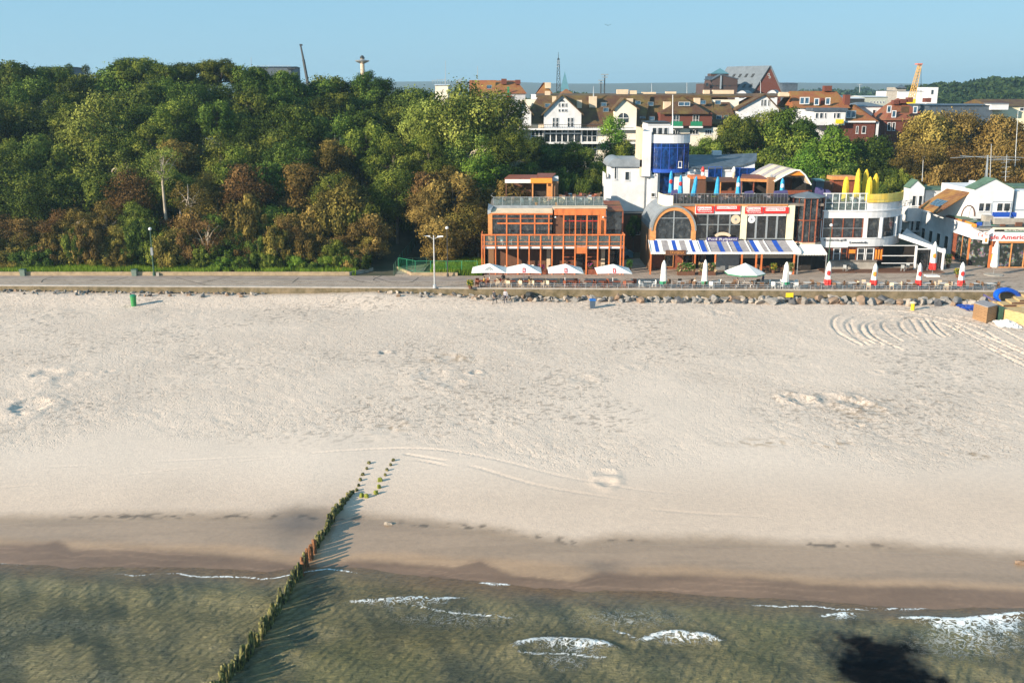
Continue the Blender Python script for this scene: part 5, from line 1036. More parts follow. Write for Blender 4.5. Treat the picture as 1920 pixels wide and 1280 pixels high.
# striped awning
aw = thing('striped_awning', 'long sloping awning striped blue, grey and white over the ground floor terrace', 'awning', V(1350, 515, 139))
sv = [155, 195, 225, 255, 305, 335, 365, 395, 440, 475, 500, 535, 550, 590, 605, 620, 690, 725, 770, 780, 820, 860, 915, 925, 950, 985, 1025, 1060, 1070, 1130, 1170, 1240, 1300]
sc_ = 'wbwgwbwgwbwwbgwgbgwgbgwgbwgwgbgw'; mats_ = {'w': wht_f, 'b': bluep, 'g': grey_f}
yt, yb = YA - .3, 138.8; zt = ZZ(450.5, yt); zb = ZZ(472.5, yb); P0 = X(1216, yt, 6.5); P1 = X(1487, yt, 6.5)
mp_ = lambda u: P0 + (P1 - P0) * (u - 155) / 1145
b = MB()
for a, c, k in zip(sv[:-1], sv[1:], sc_):
    b.mat(mats_[k]); A, C_ = mp_(a), mp_(c); off = .55 * (a - 155) / 1145
    for i in range(3):
        f0, f1 = i / 3, (i + 1) / 3; sag = [0, -.06, -.06, 0]; zf = lambda f, s: zt + (zb - zt) * f + s; yf = lambda f: yt + (yb - yt) * f
        b.face([(A + off * f1, yf(f1), zf(f1, sag[i + 1])), (C_ + off * f1, yf(f1), zf(f1, sag[i + 1])), (C_ + off * f0, yf(f0), zf(f0, sag[i])), (A + off * f0, yf(f0), zf(f0, sag[i]))])
b.build('awning_cloth', None, aw)
b = MB(); b.mat(wht_f); n = 90; Pe = P1 + .55
for i in range(n): a = P0 + (Pe - P0) * i / n; c = P0 + (Pe - P0) * (i + 1) / n; b.face([(a, yb, zb), (a, yb - .02, zb - .25), ((a + c) / 2, yb - .02, zb - .34), (c, yb - .02, zb - .25), (c, yb, zb)])
b.build('scalloped_valance', None, aw)
b = MB(); b.mat(white2)
for u in (155, 530, 612, 775, 920, 1065, 1298): b.tube((mp_(u), yt, zt + .05), (mp_(u) + .55 * (u - 155) / 1145, yb, zb + .04), .05, n=5)
b.build('awning_bars', None, aw)
for a in (1220, 1303, 1341, 1391, 1418, 1428, 1489):
    MB().box(X(a, yb, 3) - .1, X(a, yb, 3) + .1, yb + .05, yb + .25, PZ, zb - .02).build('post', orange, aw)
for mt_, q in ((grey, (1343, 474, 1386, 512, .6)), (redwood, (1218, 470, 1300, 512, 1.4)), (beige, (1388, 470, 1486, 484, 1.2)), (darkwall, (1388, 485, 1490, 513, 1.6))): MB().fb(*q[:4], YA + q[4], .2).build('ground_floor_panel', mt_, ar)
for (a, c) in ((1246, 1262), (1280, 1298), (1310, 1322)): window(ar, a, 478, c, 500, YA + 1.3 if a < 1300 else YA + 2.8, 1, 1, orange2, gdark, name='ground_floor_window', sill=False)
sg = thing('hanging_board', 'brown board with carved lettering hanging from the striped awning', 'sign', V(1267, 478, yb - .1))
b = MB(); b.mat(brown).fb(1248, 469, 1286, 478.5, yb - .12, .08); b.build('board', None, sg); text(sg, 'TAWERNA', 1256, 1283, 473.8, yb - .16, orange2, h=.38, depth=.03)
fs = thing('fish_sign', 'pale fish-shaped sign over white lettering standing above the striped awning', 'sign', V(1355, 450, yt - .2))
b = MB(); b.mat(purp).fb(1325, 445, 1384, 453, yt - .25, .08); b.build('board', None, fs)
b = MB(); b.mat(beige); pts = []; c = V(1355, 447, yt - .3)
for i in range(15): a = math.pi * (.12 + .76 * i / 14); pts.append((c.x - 1.25 * math.cos(a), c.y, c.z + .15 + .75 * math.sin(a)))
for i in reversed(range(15)): a = math.pi * (.12 + .76 * i / 14); pts.append((c.x - 1.0 * math.cos(a), c.y, c.z + .05 + .38 * math.sin(a)))
b.prism(pts, (0, .08, 0)); b.build('fish', None, fs); text(fs, 'Pod Rybami', 1328, 1381, 449, yt - .28, white2, h=.42, depth=.03)
# ================================================================== ROUNDED WHITE BUILDING
YR = 143.0
rb = thing('rounded_white_building', 'white building with a rounded corner, brown shop counters and a yellow bannered roof terrace', 'building', V(1615, 504, YR))
XA, XB = X(1540, YR, 8), X(1623, YR, 8); RX = X(1697, YR + 4, 8) - XB
def outline(grow=0.0, n=14):
    P = [(XA, YR - grow), (XB, YR - grow)]
    for i in range(1, n + 1):
        a = R(90) * i / n; P.append((XB + (RX + grow) * math.sin(a), YR + RX - (RX + grow) * math.cos(a)))
    P.append((XB + RX + grow, YR + 11)); return P
def band(b, z0, z1, grow=0.0, i0=0, i1=99):
    P = outline(grow)[i0:i1]
    for p_, q_ in zip(P[:-1], P[1:]):
        d = Vector((q_[0] - p_[0], q_[1] - p_[1], 0)).normalized(); nn = Vector((-d.y, d.x, 0)) * .22
        b.hexa([(*p_, z0), (*q_, z0), (q_[0] + nn.x, q_[1] + nn.y, z0), (p_[0] + nn.x, p_[1] + nn.y, z0)], [(*p_, z1), (*q_, z1), (q_[0] + nn.x, q_[1] + nn.y, z1), (p_[0] + nn.x, p_[1] + nn.y, z1)])
zz = lambda py: ZZ(py, YR)
b = MB(); b.mat(white); band(b, zz(462), zz(446.5), .12); band(b, zz(409), zz(395), .05); band(b, zz(395.2), zz(380), .0, 1); b.mat(white2); band(b, zz(447), zz(445.5), .2); band(b, zz(396), zz(394), .16)
b.build('white_bands', None, rb)
b = MB(); b.mat(white); P = outline(.02)
def pil(i, w=.35):
    p_ = P[i]; b.box(p_[0] - w / 2, p_[0] + w / 2, p_[1] - .02, p_[1] + .5, zz(447), zz(408))
for x in (XA, XB): b.box(x - .3, x + .3, YR - .06, YR + .4, zz(446.8), zz(408.8))
for i in (4, 8, 11, 15): b.lathe((P[i][0], P[i][1], zz(446.8)), [(.28, 0), (.28, zz(408.8) - zz(446.8))], n=10)
b.build('white_pillars', None, rb)
b = MB(); b.mat(gwin); band(b, zz(446.6), zz(408.7), -.12); b.build('upper_window_glass', None, rb)
b = MB(); b.mat(redwood)
for a in (1543, 1561, 1581, 1601, 1618): b.box(X(a, YR, 8) - .07, X(a, YR, 8) + .07, YR, YR + .11, zz(446.7), zz(408.9))
b.box(X(1542, YR, 8), XB, YR + .0, YR + .1, zz(446.5), zz(445)); b.mat(steel).box(XA, XB, YR - .04, YR, zz(428.5), zz(427.5)); b.build('window_mullions', None, rb)
b = MB(); b.mat(concrete).fb(1552, 490, 1643, 504.5, YR - .3, .6); b.mat(terra).fb(1545, 488.6, 1645, 489.9, YR - .5, .9); b.build('counter_plinth', None, rb)
for i, a in enumerate((1546, 1562, 1576, 1591, 1607, 1624, 1640)):
    pass
for a, c, kk in ((1546, 1560, gdark), (1562, 1575, gwin), (1577, 1588, gdark), (1591, 1605, gdark), (1607, 1621, gwin), (1623, 1638, gwin), (1640, 1655, gdark)):
    glz(rb, a, 465, c, 488, YR + .2, [a + .5, c - .5], [465.5, 475, 487.5], redwood if kk is gdark else white2, kk, 'counter_window', .05)
b = MB(); b.mat(brown).box(XA, XB + 2.3, YR + .35, YR + .6, PZ, zz(462)); b.mat(white2).fb(1545, 462, 1590, 464, YR - .1, .2); b.build('ground_floor_wall', None, rb)
b = MB(); b.mat(brightor)
for (a, c, e, f) in ((1592, 468, 1604, 475), (1641, 468, 1644, 486), (1646, 468, 1649, 486), (1651, 468, 1654, 486)): b.fb(a, c, e, f, YR + .05, .05)
b.build('price_board', None, rb)
text(rb, 'Kawiarnia-grill', 1545, 1586, 450.5, YR - .2, darkm, h=.36, depth=.05); text(rb, 'Lemoniada', 1593, 1626, 454.5, YR - .2, darkm, h=.32, depth=.05)
b = MB(); b.mat(terra); zt = zz(392); P = outline(-.2); poly = [(p_[0], p_[1], zt) for p_ in P] + [(XA, YR + 11, zt)]; b.prism(poly, (0, 0, .2)); b.mat(white).box(XA, XB + RX, YR + 10.5, YR + 11, PZ, zt + 1); b.box(XA, XA + .2, YR + .3, YR + 10.4, PZ, zt); b.build('terrace_floor', None, rb)
b = MB(); b.mat(white2); zt1 = zz(363)
for i in range(7): x = XA + .4 + (XB - XA - .6) * i / 6; b.box(x - .05, x + .05, YR + .02, YR + .12, zz(395), zt1)
b.box(XA, XB, YR + .01, YR + .13, zt1 - .04, zt1 + .06); b.box(XA, XB, YR + .015, YR + .125, zz(380) - .03, zz(380) + .03); b.build('terrace_railing', None, rb)
MB().box(XA + .1, XB, YR + .06, YR + .07, zz(394), zt1).build('railing_glass', clear, rb)
m = tilemat('yellow_banner_cloth', (.80, .52, .06), (.72, .60, .16), .7, 1.2, .7)
b = MB(); b.mat(m); band(b, zz(380), zz(364), .14, 1, 14); b.build('yellow_banner', None, rb)
# lean-to glass conservatory
cv = thing('conservatory', 'dark glazed terrace room with a white sloping roof at the foot of the rounded building', 'conservatory', V(1700, 515, 143))
yc = 142.6; MB().fb(1646, 462, 1718, 503, yc + 3.5, .2).build('back_wall', darkwall, cv); MB().fb(1718, 466, 1770, 503, yc + .5, .1).build('dark_glazing', gdark, cv)
b = MB(); b.mat(white2)
for pz_ in (460.5, 479.5, 493.5): b.box(X(1655, yc, 4), X(1718, yc, 4), yc + .02, yc + .10, ZZ(pz_, yc) - .05, ZZ(pz_, yc) + .05)
for a, top in ((1718, 461), (1748, 466), (1770, 466)): b.box(X(a, yc, 4) - .14, X(a, yc, 4) + .14, yc, yc + .25, PZ, ZZ(top, yc))
b.box(X(1718, yc, 4), X(1748, yc, 4), yc + .02, yc + .12, ZZ(468, yc), ZZ(466, yc)); b.build('white_frame', None, cv)
b = MB(); b.mat(zinc); A = [V(1690, 441, yc + 1), V(1772, 470, yc - .2), V(1772, 470, yc - .2) + Vector((-.5, 5, .2)), V(1700, 430, yc + 6)]
b.hexa(A, [q + Vector((0, 0, .14)) for q in A]); b.mat(white2); q0 = V(1686, 441, yc + .9); q1 = V(1773, 471, yc - .3); b.hexa([q0 + Vector((0, 0, -.4)), q1 + Vector((0, 0, -.4)), q1 + Vector((0, .1, -.4)), q0 + Vector((0, .1, -.4))], [q0 + Vector((0, 0, .2)), q1 + Vector((0, 0, .2)), q1 + Vector((0, .1, .2)), q0 + Vector((0, .1, .2))])
b.build('sloping_roof', None, cv)
b = MB(); b.mat(brown).box(X(1545, 140, 2), X(1772, 140, 2), 140.0, 143.4, PZ + .01, PZ + .10); o = b.build('terrace_decking', None); o['kind'] = 'structure'
# ================================================================== WHITE CAFE COMPLEX AT THE RIGHT
YC = 144.2
cf = thing('white_cafe', 'white gabled cafe with red fascia lettering and a cluttered flat roof at the right edge', 'cafe', V(1860, 503, YC))
xw = X(1833, YC, 5); zf = lambda py, Y=YC: ZZ(py, Y); yE = 167
ztop = zf(428); zb0 = zf(452); zb1 = zf(436)
b = MB(); b.mat(white).box(xw + 2.2, 140, YC - .05, YC + .3, zb0, zb1 + .1); b.mat(white).hexa([(xw, YC + 2.4, zb0), (xw + 2.2, YC, zb0), (xw + 2.2, YC + .3, zb0), (xw + .25, YC + 2.5, zb0)], [(xw, YC + 2.4, zf(430)), (xw + 2.2, YC, zf(430)), (xw + 2.2, YC + .3, zf(430)), (xw + .25, YC + 2.5, zf(430))])
b.box(xw, xw + .25, YC + 2.51, yE, zb0 + .1, zf(430) - .01); b.mat(cream).box(xw + 2.21, 140, YC - .3, YC + .6, zf(429.5), ztop + .05); b.build('fascia', None, cf)
b = MB(); b.mat(concrete).box(xw + .1, 140, YC + .4, yE, zf(430) - .2, zf(430)); b.mat(white).box(xw - .1, xw + .2, YC + 3, yE, zf(430), zf(430) + .3); b.mat(brightor).box(xw + .3, xw + .5, YC + 2, YC + 8, zf(430) + .01, zf(430) + .5); b.mat(redwood).box(xw + .3, xw + .5, YC + 8.01, YC + 18, zf(430) + .01, zf(430) + .5); b.mat(greenroof).box(xw + .51, xw + 2.4, YC + 4, YC + 20, zf(430) + .5, zf(430) + .62); b.build('flat_roof', None, cf)
b = MB(); b.mat(white).box(xw + .12, xw + .3, YC + 9, yE, PZ, zb0 + .1); b.mat(redwood).box(xw + .1, xw + .3, YC + 7.2, YC + 8.6, PZ, zb0 + .1); b.mat(darkwall).box(xw + 1, 140, YC + 4, YC + 4.2, PZ, zb0); b.mat(brickt).box(X(1944, YC, 3), 140, YC + .3, YC + .6, PZ, zb0); b.build('side_wall', None, cf)
b = MB(); b.mat(orange).box(xw + 1.9, xw + 2.2, YC - .0, YC + .4, PZ, zb0); b.box(xw + 2.9, xw + 3.1, YC - .02, YC + .4, PZ, zb0); b.mat(redwood).box(xw + 2.2, xw + 2.9, YC + .1, YC + .4, PZ, zb0); b.build('corner_post', None, cf); MB().box(xw, xw + .2, YC + 2.4, YC + 2.7, PZ, zb0).build('side_post', orange, cf)
b = MB(); b.mat(white2).box(xw + 2.25, xw + 2.85, YC - .04, YC + .05, PZ + 2.1, PZ + 3.1); b.mat(bluep).box(xw + 2.35, xw + 2.75, YC - .06, YC - .045, PZ + 2.3, PZ + 2.9); b.mat(yel_f).box(xw + 2.25, xw + 2.85, YC - .04, YC + .05, PZ + .9, PZ + 2.0); b.build('poster', None, cf)
tilesh = tilemat('shed_roof_tiles', (.26, .115, .035), (.17, .06, .025), 3, 4, moss=(.34, .18, .04), mossamt=.8)
# shop windows: front and side
x = xw + 3.15; k = 0
while x < 100:
    w_ = 1.9; b = MB(); b.mat(ggoods).box(x, x + w_, YC + .25, YC + .32, PZ + .05, zb0 - .3); b.mat(orange2).box(x - .06, x + .06, YC + .1, YC + .249, PZ, zb0 - .28); b.box(x + .07, x + w_, YC + .12, YC + .245, PZ, PZ + .12); b.build('shop_window', None, cf); x += w_ + .06; k += 1
    if k > 6: break
b = MB(); b.mat(orange2).box(xw + 3.1, 140, YC - .02, YC + .24, zb0 - .28, zb0 - .001); b.build('window_head', None, cf)
for i in range(2):
    y = YC + 3 + i * 2.1; b = MB(); b.mat(ggoods).box(xw + .12, xw + .2, y, y + 2.0, PZ + .05, zb0 - .2); b.mat(orange2).box(xw + .05, xw + .119, y, y + .1, PZ, zb0); b.build('side_shop_window', None, cf)
b = MB(); A = [(xw + .02, YC + 2.42, PZ), (xw + 1.9, YC + .2, PZ), (xw + 1.9, YC + .28, PZ), (xw + .1, YC + 2.5, PZ)]; b.mat(ggoods).hexa(A, [(p_[0], p_[1], zb0) for p_ in A]); b.build('chamfer_window', None, cf)
b = MB()
for i in range(4):
    y = YC + 10 + i * 3; b.mat(gwin).box(xw + .04, xw + .115, y, y + 1.2, PZ + 1.3, PZ + 3.1); b.mat(white2).box(xw + .02, xw + .118, y - .08, y - .005, PZ + 1.2, PZ + 3.2)
b.build('side_window', None, cf)
text(cf, 'Cafe American', 1846, 1934, 444.5, YC - .09, redp, h=.62, depth=.05)
text(cf, 'Café', 0, 0, 0, 0, redp, h=.62, width=1.25, loc=(xw + 1.06, YC + 1.14, (zb0 + zf(430)) / 2 - .1), ry=math.atan2(-2.4, 2.2), depth=.05)
b = MB(); b.mat(wht_f).box(xw + 3.6, 100, YC - .14, YC - .06, zb1 + .12, zf(430.5)); b.mat(greenp).box(xw + 3.6, 100, YC - .16, YC - .142, zb1 + .12, zb1 + .22); b.build('price_strip', None, cf); text(cf, 'Lody Gofry Desery', 1872, 1925, 432.8, YC - .18, darkm, h=.28, depth=.02)
bs = thing('blade_sign', 'narrow pink and white vertical sign on the cafe corner', 'sign', V(1849, 452, YC - .5)); b = MB(); b.mat(wht_f).fb(1844, 434, 1854, 456.5, YC - .5, .15); b.mat(brightor).fb(1847, 447, 1851, 454, YC - .52, .018); b.build('panel', None, bs); text(bs, 'C', 1846, 1852, 438, YC - .53, redp, h=.4, depth=.02)
# gables
def gable(par, pxl, pxr, pye, pya, pyb, Y, D, wm, rm, name='gable', th=.18, over=.35, pxa=None):
    """gable wall facing the camera with two roof slopes running back"""
    xl, xr = X(pxl, Y, ZZ(pye, Y)), X(pxr, Y, ZZ(pye, Y)); xa = X(pxa if pxa else (pxl + pxr) / 2, Y, ZZ(pya, Y)); ze, za, zb_ = ZZ(pye, Y), ZZ(pya, Y), ZZ(pyb, Y)
    b = MB(); b.mat(wm); b.prism([(xl, Y, zb_), (xr, Y, zb_), (xr, Y, ze), (xa, Y, za), (xl, Y, ze)], (0, D, 0)); w = b.build(name + '_wall', None, par)
    b = MB(); b.mat(rm)
    for (xe, s_) in ((xl, -1), (xr, 1)):
        sl = (za - ze) / abs(xa - xe); ex = xe + s_ * over; ez = ze - sl * over
        A = [(ex, Y - over, ez + .01), (xa, Y - over, za + .01), (xa, Y + D, za + .01), (ex, Y + D, ez + .01)]; b.hexa(A, [(p_[0], p_[1], p_[2] + th) for p_ in A])
    b.build(name + '_roof', None, par); return w
gable(cf, 1828, 1902, 355, 336, 410, 152.5, 3.2, white, greenroof, 'main_gable', th=.12, over=.12, pxa=1866); MB().box(X(1826, 153, 11), X(1904, 153, 11), 155.8, 165, PZ, ZZ(356, 153)).build('rear_block', white, cf)
for (a, c) in ((1835, 1845), (1847, 1857), (1869, 1880), (1882, 1894)): window(cf, a, 381, c, 396, 152.5, 1, 1, white2, gwin)
gable(cf, 1706, 1734, 352, 338.5, 415, 165, 2.5, white, greenroof, 'tower_gable', th=.12, over=.12, pxa=1720)
for (a, c) in ((1710, 1717), (1722, 1729)): window(cf, a, 367, c, 386, 165, 1, 1, white2, gwin)
for (a, c) in ((1708, 1713), (1717, 1725)): window(cf, a, 407, c, 432, 165.2, 1, 1, white2, gwin, sill=False)
b = MB(); b.mat(white).fb(1706, 395, 1762, 435, 165.3, 5); b.fb(1734, 356, 1835, 400, 166.5, 6); b.build('rear_wall', None, cf)
b = MB(); b.mat(greenroof); za, zb_ = ZZ(356, 166.4), ZZ(347, 172); b.hexa([(X(1734, 166, 13), 166.2, za), (X(1835, 166, 13), 166.2, za), (X(1835, 172, 13), 172, zb_), (X(1736, 172, 13), 172, zb_)], [(X(1734, 166, 13), 166.2, za + .15), (X(1835, 166, 13), 166.2, za + .15), (X(1835, 172, 13), 172, zb_ + .15), (X(1736, 172, 13), 172, zb_ + .15)]); b.build('green_roof', None, cf)
b = MB(); b.mat(white).fb(1828, 352, 1960, 410, 158, .3); b.mat(greenroof).fb(1900, 350, 1960, 353, 157.8, 6); b.mat(white).fb(1902, 358, 1960, 412, 153, 3); b.build('right_wing_wall', None, cf)
gable(cf, 1891, 1922, 352, 339, 365, 172, 6, white, tileor, 'orange_gable', over=.2)
b = MB(); b.mat(white).hexa([V(1752, 405, 158), V(1838, 408, 152.6), V(1838, 400, 160), V(1775, 395, 164)], [V(1775, 372, 158), V(1828, 358, 152.6), V(1828, 356, 160), V(1775, 358, 164)]); b.build('link_wall', None, cf)
b = MB(); b.mat(tilesh); q = [V(1722, 390, 161), V(1757, 401, 153.5), V(1818, 363, 153.5), V(1775, 356, 161)]
b.hexa(q, [p_ + Vector((0, 0, .22)) for p_ in q]); b.build('brown_shed_roof', None, cf)
nrm = (q[1] - q[0]).cross(q[3] - q[0]).normalized(); nrm = nrm if nrm.z > 0 else -nrm
for i in range(4):
    u0 = .30 + .13 * i; f = lambda u, v: q[0] + (q[1] - q[0]) * u + (q[3] - q[0]) * v + nrm * .28 + (q[2] - q[1] - q[3] + q[0]) * u * v
    A = [f(u0, .22), f(u0 + .10, .22), f(u0 + .10, .50), f(u0, .50)]; b = MB(); b.mat(gsky).hexa(A, [p_ + nrm * .05 for p_ in A]); b.mat(steel); b.path(A + [A[0]], .035, n=4); b.build('skylight', None, cf)
for (a, c, e, f_, Y) in ((1782, 344, 1798, 356, 165), (1821, 339, 1829, 356, 164)): bx(cf, 'chimney', white, a, c, e, f_, Y, 1.0)
c = V(1838, 347, 163); b = MB(); b.mat(white2).lathe((c.x, c.y, c.z - .4), [(.1, 0), (.5, .25), (.62, .6), (.5, .95), (.1, 1.1)], n=12); b.build('satellite_dome', None, cf)
b = MB(); b.mat(brown); c = V(1815, 405, 152.5)
for i in range(9):
    a0, a1 = math.pi * i / 9, math.pi * (i + 1) / 9; b.tube((c.x - 1.0 * math.cos(a0), c.y, c.z + 1.6 * math.sin(a0)), (c.x - 1.0 * math.cos(a1), c.y, c.z + 1.6 * math.sin(a1)), .1, n=6)
b.build('roof_arch_frame', None, cf)
b = MB(); b.mat(steel)
for (a, c, Y) in ((1862, 378, 150.5), (1898, 378, 150.5)): b.tube(V(a, c, Y), V(a - 6, 418, 147.5), .06, n=5)
b.tube(V(1862, 378, 150.5), V(1898, 378, 150.5), .06, n=5); b.mat(bluep).fb(1865, 399, 1906, 407, 149, .8); b.mat(concrete).fb(1848, 405, 1862, 420, 148, 1.5); b.fb(1865, 410, 1960, 421, 147, .5); b.build('roof_plant', None, cf)
# rooftop masts with antenna arms
mt = thing('antenna_mast', 'lattice antenna mast with long crosswise arms behind the white gable', 'antenna', V(1848, 345, 168))
MB().tube(V(1849, 350, 168), V(1852, 291, 168), .22, .12, n=6).build('mast', steel, mt)
b = MB(); b.mat(steel)
for (p0, p1) in (((1782, 296), (1852, 293)), ((1852, 293), (1930, 296)), ((1800, 292), (1895, 299)), ((1850, 300), (1912, 300)), ((1845, 345), (1850, 305))): b.tube(V(*p0, 168), V(*p1, 168), .05, n=4)
b.build('arms', None, mt)
for i, (a, y0, a2, y1, Y, l) in enumerate([(1856, 340, 1859, 270, 166, 'thin tall pole right of the antenna mast'), (1903, 312, 1909, 208, 170, 'tallest thin pole near the right edge in front of the golden trees'), (1885, 340, 1888, 290, 168, 'short stayed pole with rungs behind the orange gable'), (1729, 340, 1731, 300, 167, 'thin pole behind the small white tower gable')]):
    b = MB(); b.mat(steel).tube(V(a, y0, Y), V(a2, y1, Y), .07, .04, n=5)
    if i == 2:
        for k in range(5): b.tube(V(a - 8, y0 - 8 - k * 9, Y), V(a + 8, y0 - 9 - k * 9, Y), .04, n=4)
    tag(b.build('aerial_pole'), l, 'pole')

rq = random.Random(12)
for i in range(16):
    a = 1812 + rq.random() * 110; Y = 146.5 + rq.random() * 4.5; x = X(a, Y, 8); w_, d_, h_ = rq.uniform(.3, 1.1), rq.uniform(.3, .9), rq.uniform(.2, .9)
    MB().box(x - w_ / 2, x + w_ / 2, Y, Y + d_, zf(430) + .002, zf(430) + h_).build('roof_unit', [concrete, zinc, darkm, brown, white2, bluep][i % 6], cf)
for i in range(7):
    Y = 146 + i * .9; b = MB(); b.mat([darkm, grey, greenp][i % 3]).tube((xw + 1 + i * .8, Y, zf(430) + .12), (xw + 9 + (i * 3) % 7, Y + rq.uniform(-1, 1), zf(430) + .14), .06, n=5); b.build('roof_pipe', None, cf)
# ================================================================== WHITE TOWER HOUSE WITH BLUE GLASS
YV = 160.0
vl = thing('white_tower_house', 'white modern house with a blue glass bay, a roof tower and a curved slate roof', 'house', V(1260, 400, YV))
Z = lambda py, Y=YV: ZZ(py, Y); gl_ = 3.0
def slab(par, name, mat, px0, px1, py0, py1, Y, D, zb=None):
    x0, x1, z0, z1 = RC(px0, py0, px1, py1, Y); return MB().box(x0, x1, Y, Y + D, zb if zb is not None else z0, z1).build(name, mat, par)
slab(vl, 'left_block_wall', white, 1146, 1236, 314, 420, YV, 9, PZ)
b = MB(); b.mat(white); x0, x1 = X(1133, YV + 1, 10), X(1146, YV + 1, 10); b.box(x0, x1 - .002, YV + .8, YV + 5, PZ, Z(337)); b.box(x0, x0 + .15, YV + .8, YV + 5, Z(337), Z(326)); b.build('side_balcony_wall', None, vl)
b = MB(); b.mat(zinc); xa, xb = X(1143, YV, 16), X(1222, YV, 16)
n = 10; zr0 = Z(313); pr = []
for i in range(n + 1): a = math.pi * (.04 + .62 * i / n); pr.append((xa + 1.2 - 1.5 * math.cos(a), zr0 + 1.5 * math.sin(a) - .15))
pr.append((xb, pr[-1][1] - .05)); pr.append((xb, zr0)); pr.append((xa, zr0 + .02))
P = [(x_, YV - .4, z_) for x_, z_ in pr]
# barrel roof: curve seen end-on at the left, running back
b.prism(P, (0, 9.2, 0)); b.build('curved_roof', None, vl)
for (a, c, e, f_) in ((1152, 312, 1156, 336), (1172, 322, 1180, 338)): window(vl, a, c, e, f_, YV, 1, 1, white2, gwin)
bx(vl, 'drain_pipe', grey, 1208, 320, 1210, 400, YV - .12, .1)
# central round stair tower and blue bay
xc_ = X(1252, YV, 15); rr_ = X(1291, YV, 15) - xc_
b = MB(); b.mat(white); b.box(X(1203, YV, 15), X(1218, YV, 15), YV - 1.0, YV + 6, Z(330), Z(246)); b.mat(beige).box(X(1199, YV, 15), X(1203.5, YV, 15), YV - .4, YV + 6, Z(330), Z(240)); b.build('tower_side_wall', None, vl)
def arcf(b, r0, z0, z1, a0=-62, a1=62, n=14, th=.25, cx=None, cy=None):
    cx = xc_ if cx is None else cx; cy = YV + 1.5 if cy is None else cy
    for i in range(n):
        A = R(a0 + (a1 - a0) * i / n); B = R(a0 + (a1 - a0) * (i + 1) / n); f = lambda a, r: (cx + r * math.sin(a), cy - r * .75 * math.cos(a))
        p0, p1, p2, p3 = f(A, r0), f(B, r0), f(B, r0 - th), f(A, r0 - th); b.hexa([(*p0, z0), (*p1, z0), (*p2, z0), (*p3, z0)], [(*p0, z1), (*p1, z1), (*p2, z1), (*p3, z1)])
RT = rr_ / math.sin(R(62))
b = MB(); b.mat(white); arcf(b, RT + .12, Z(268), Z(252)); b.mat(darkm); arcf(b, RT + .18, Z(252), Z(250.5)); b.build('tower_parapet', None, vl)
b = MB(); b.mat(gblue); arcf(b, RT, Z(316), Z(268.2), a0=-64, a1=60); b.build('blue_glass_bay', None, vl)
b = MB(); b.mat(bluep); arcf(b, RT + .05, Z(323), Z(316.1), a0=-64, a1=60); arcf(b, RT + .05, Z(277), Z(276.2), a0=-64, a1=60)
for a in range(-60, 61, 20): q = (xc_ + RT * math.sin(R(a)), YV + 1.5 - RT * .75 * math.cos(R(a))); b.tube((*q, Z(316)), (*q, Z(268.2)), .05, n=5)
b.build('bay_frame', None, vl)
b = MB(); b.mat(white).box(X(1218, YV, 10), X(1231, YV, 10), YV - .5, YV + 3, PZ, Z(322)); b.mat(gblue).box(X(1231.2, YV, 10), X(1263, YV, 10), YV + .2, YV + .4, PZ, Z(323)); b.mat(white).box(X(1263.2, YV, 10), X(1300, YV, 10), YV - .2, YV + 5, PZ, Z(322)); b.box(X(1205, YV, 10), X(1292, YV, 10), YV + 2.8, YV + 9, PZ, Z(256)); b.build('tower_wall', None, vl)
for (a, c, e, f_, y) in ((1221, 321, 1227.5, 328, YV - .5), (1221, 362, 1228, 369, YV - .5), (1278, 320, 1285, 327, YV - .2), (1272, 303, 1278, 314, YV - 1.6)): window(vl, a, c, e, f_, y, 1, 1, white2, gwin if c != 303 else gblue)
# penthouse
slab(vl, 'penthouse_wall', white, 1213, 1260, 235, 253, YV + 3, 6); slab(vl, 'penthouse_roof', darkm, 1212, 1256, 229, 231, YV + 2.6, 6.5)
b = MB(); b.mat(white).fb(1214, 231.3, 1257, 235, YV + 2.9, 6); b.build('penthouse_eaves', None, vl)
for (a, e) in ((1223, 1231), (1233.5, 1242), (1244.5, 1252)): window(vl, a, 239.5, e, 252 if e < 1250 else 262, YV + 3, 1, 1, white2, gwin, sill=False)
b = MB(); b.mat(white2)
for i in range(12): x = X(1243 + i * 2.9, YV - .9, 20); b.box(x - .03, x + .03, YV - .95, YV - .9, Z(263), Z(253))
b.box(X(1242, YV, 20), X(1276, YV, 20), YV - .96, YV - .89, Z(253.5), Z(252)); b.mat(darkm).box(X(1240, YV, 20), X(1276, YV, 20), YV - 1.0, YV - .2, Z(264.5), Z(263)); b.build('balcony', None, vl)
text(vl, 'RESORT', 1254, 1274, 258, YV - 1.02, white2, h=.75, depth=.05)
fp = MB(); fp.mat(white2).tube(V(1261, 262, YV + 2), V(1261.5, 178, YV + 2), .10, .05, n=6); tag(fp.build('flagpole'), 'tall white pole rising above the white tower house roof', 'pole')
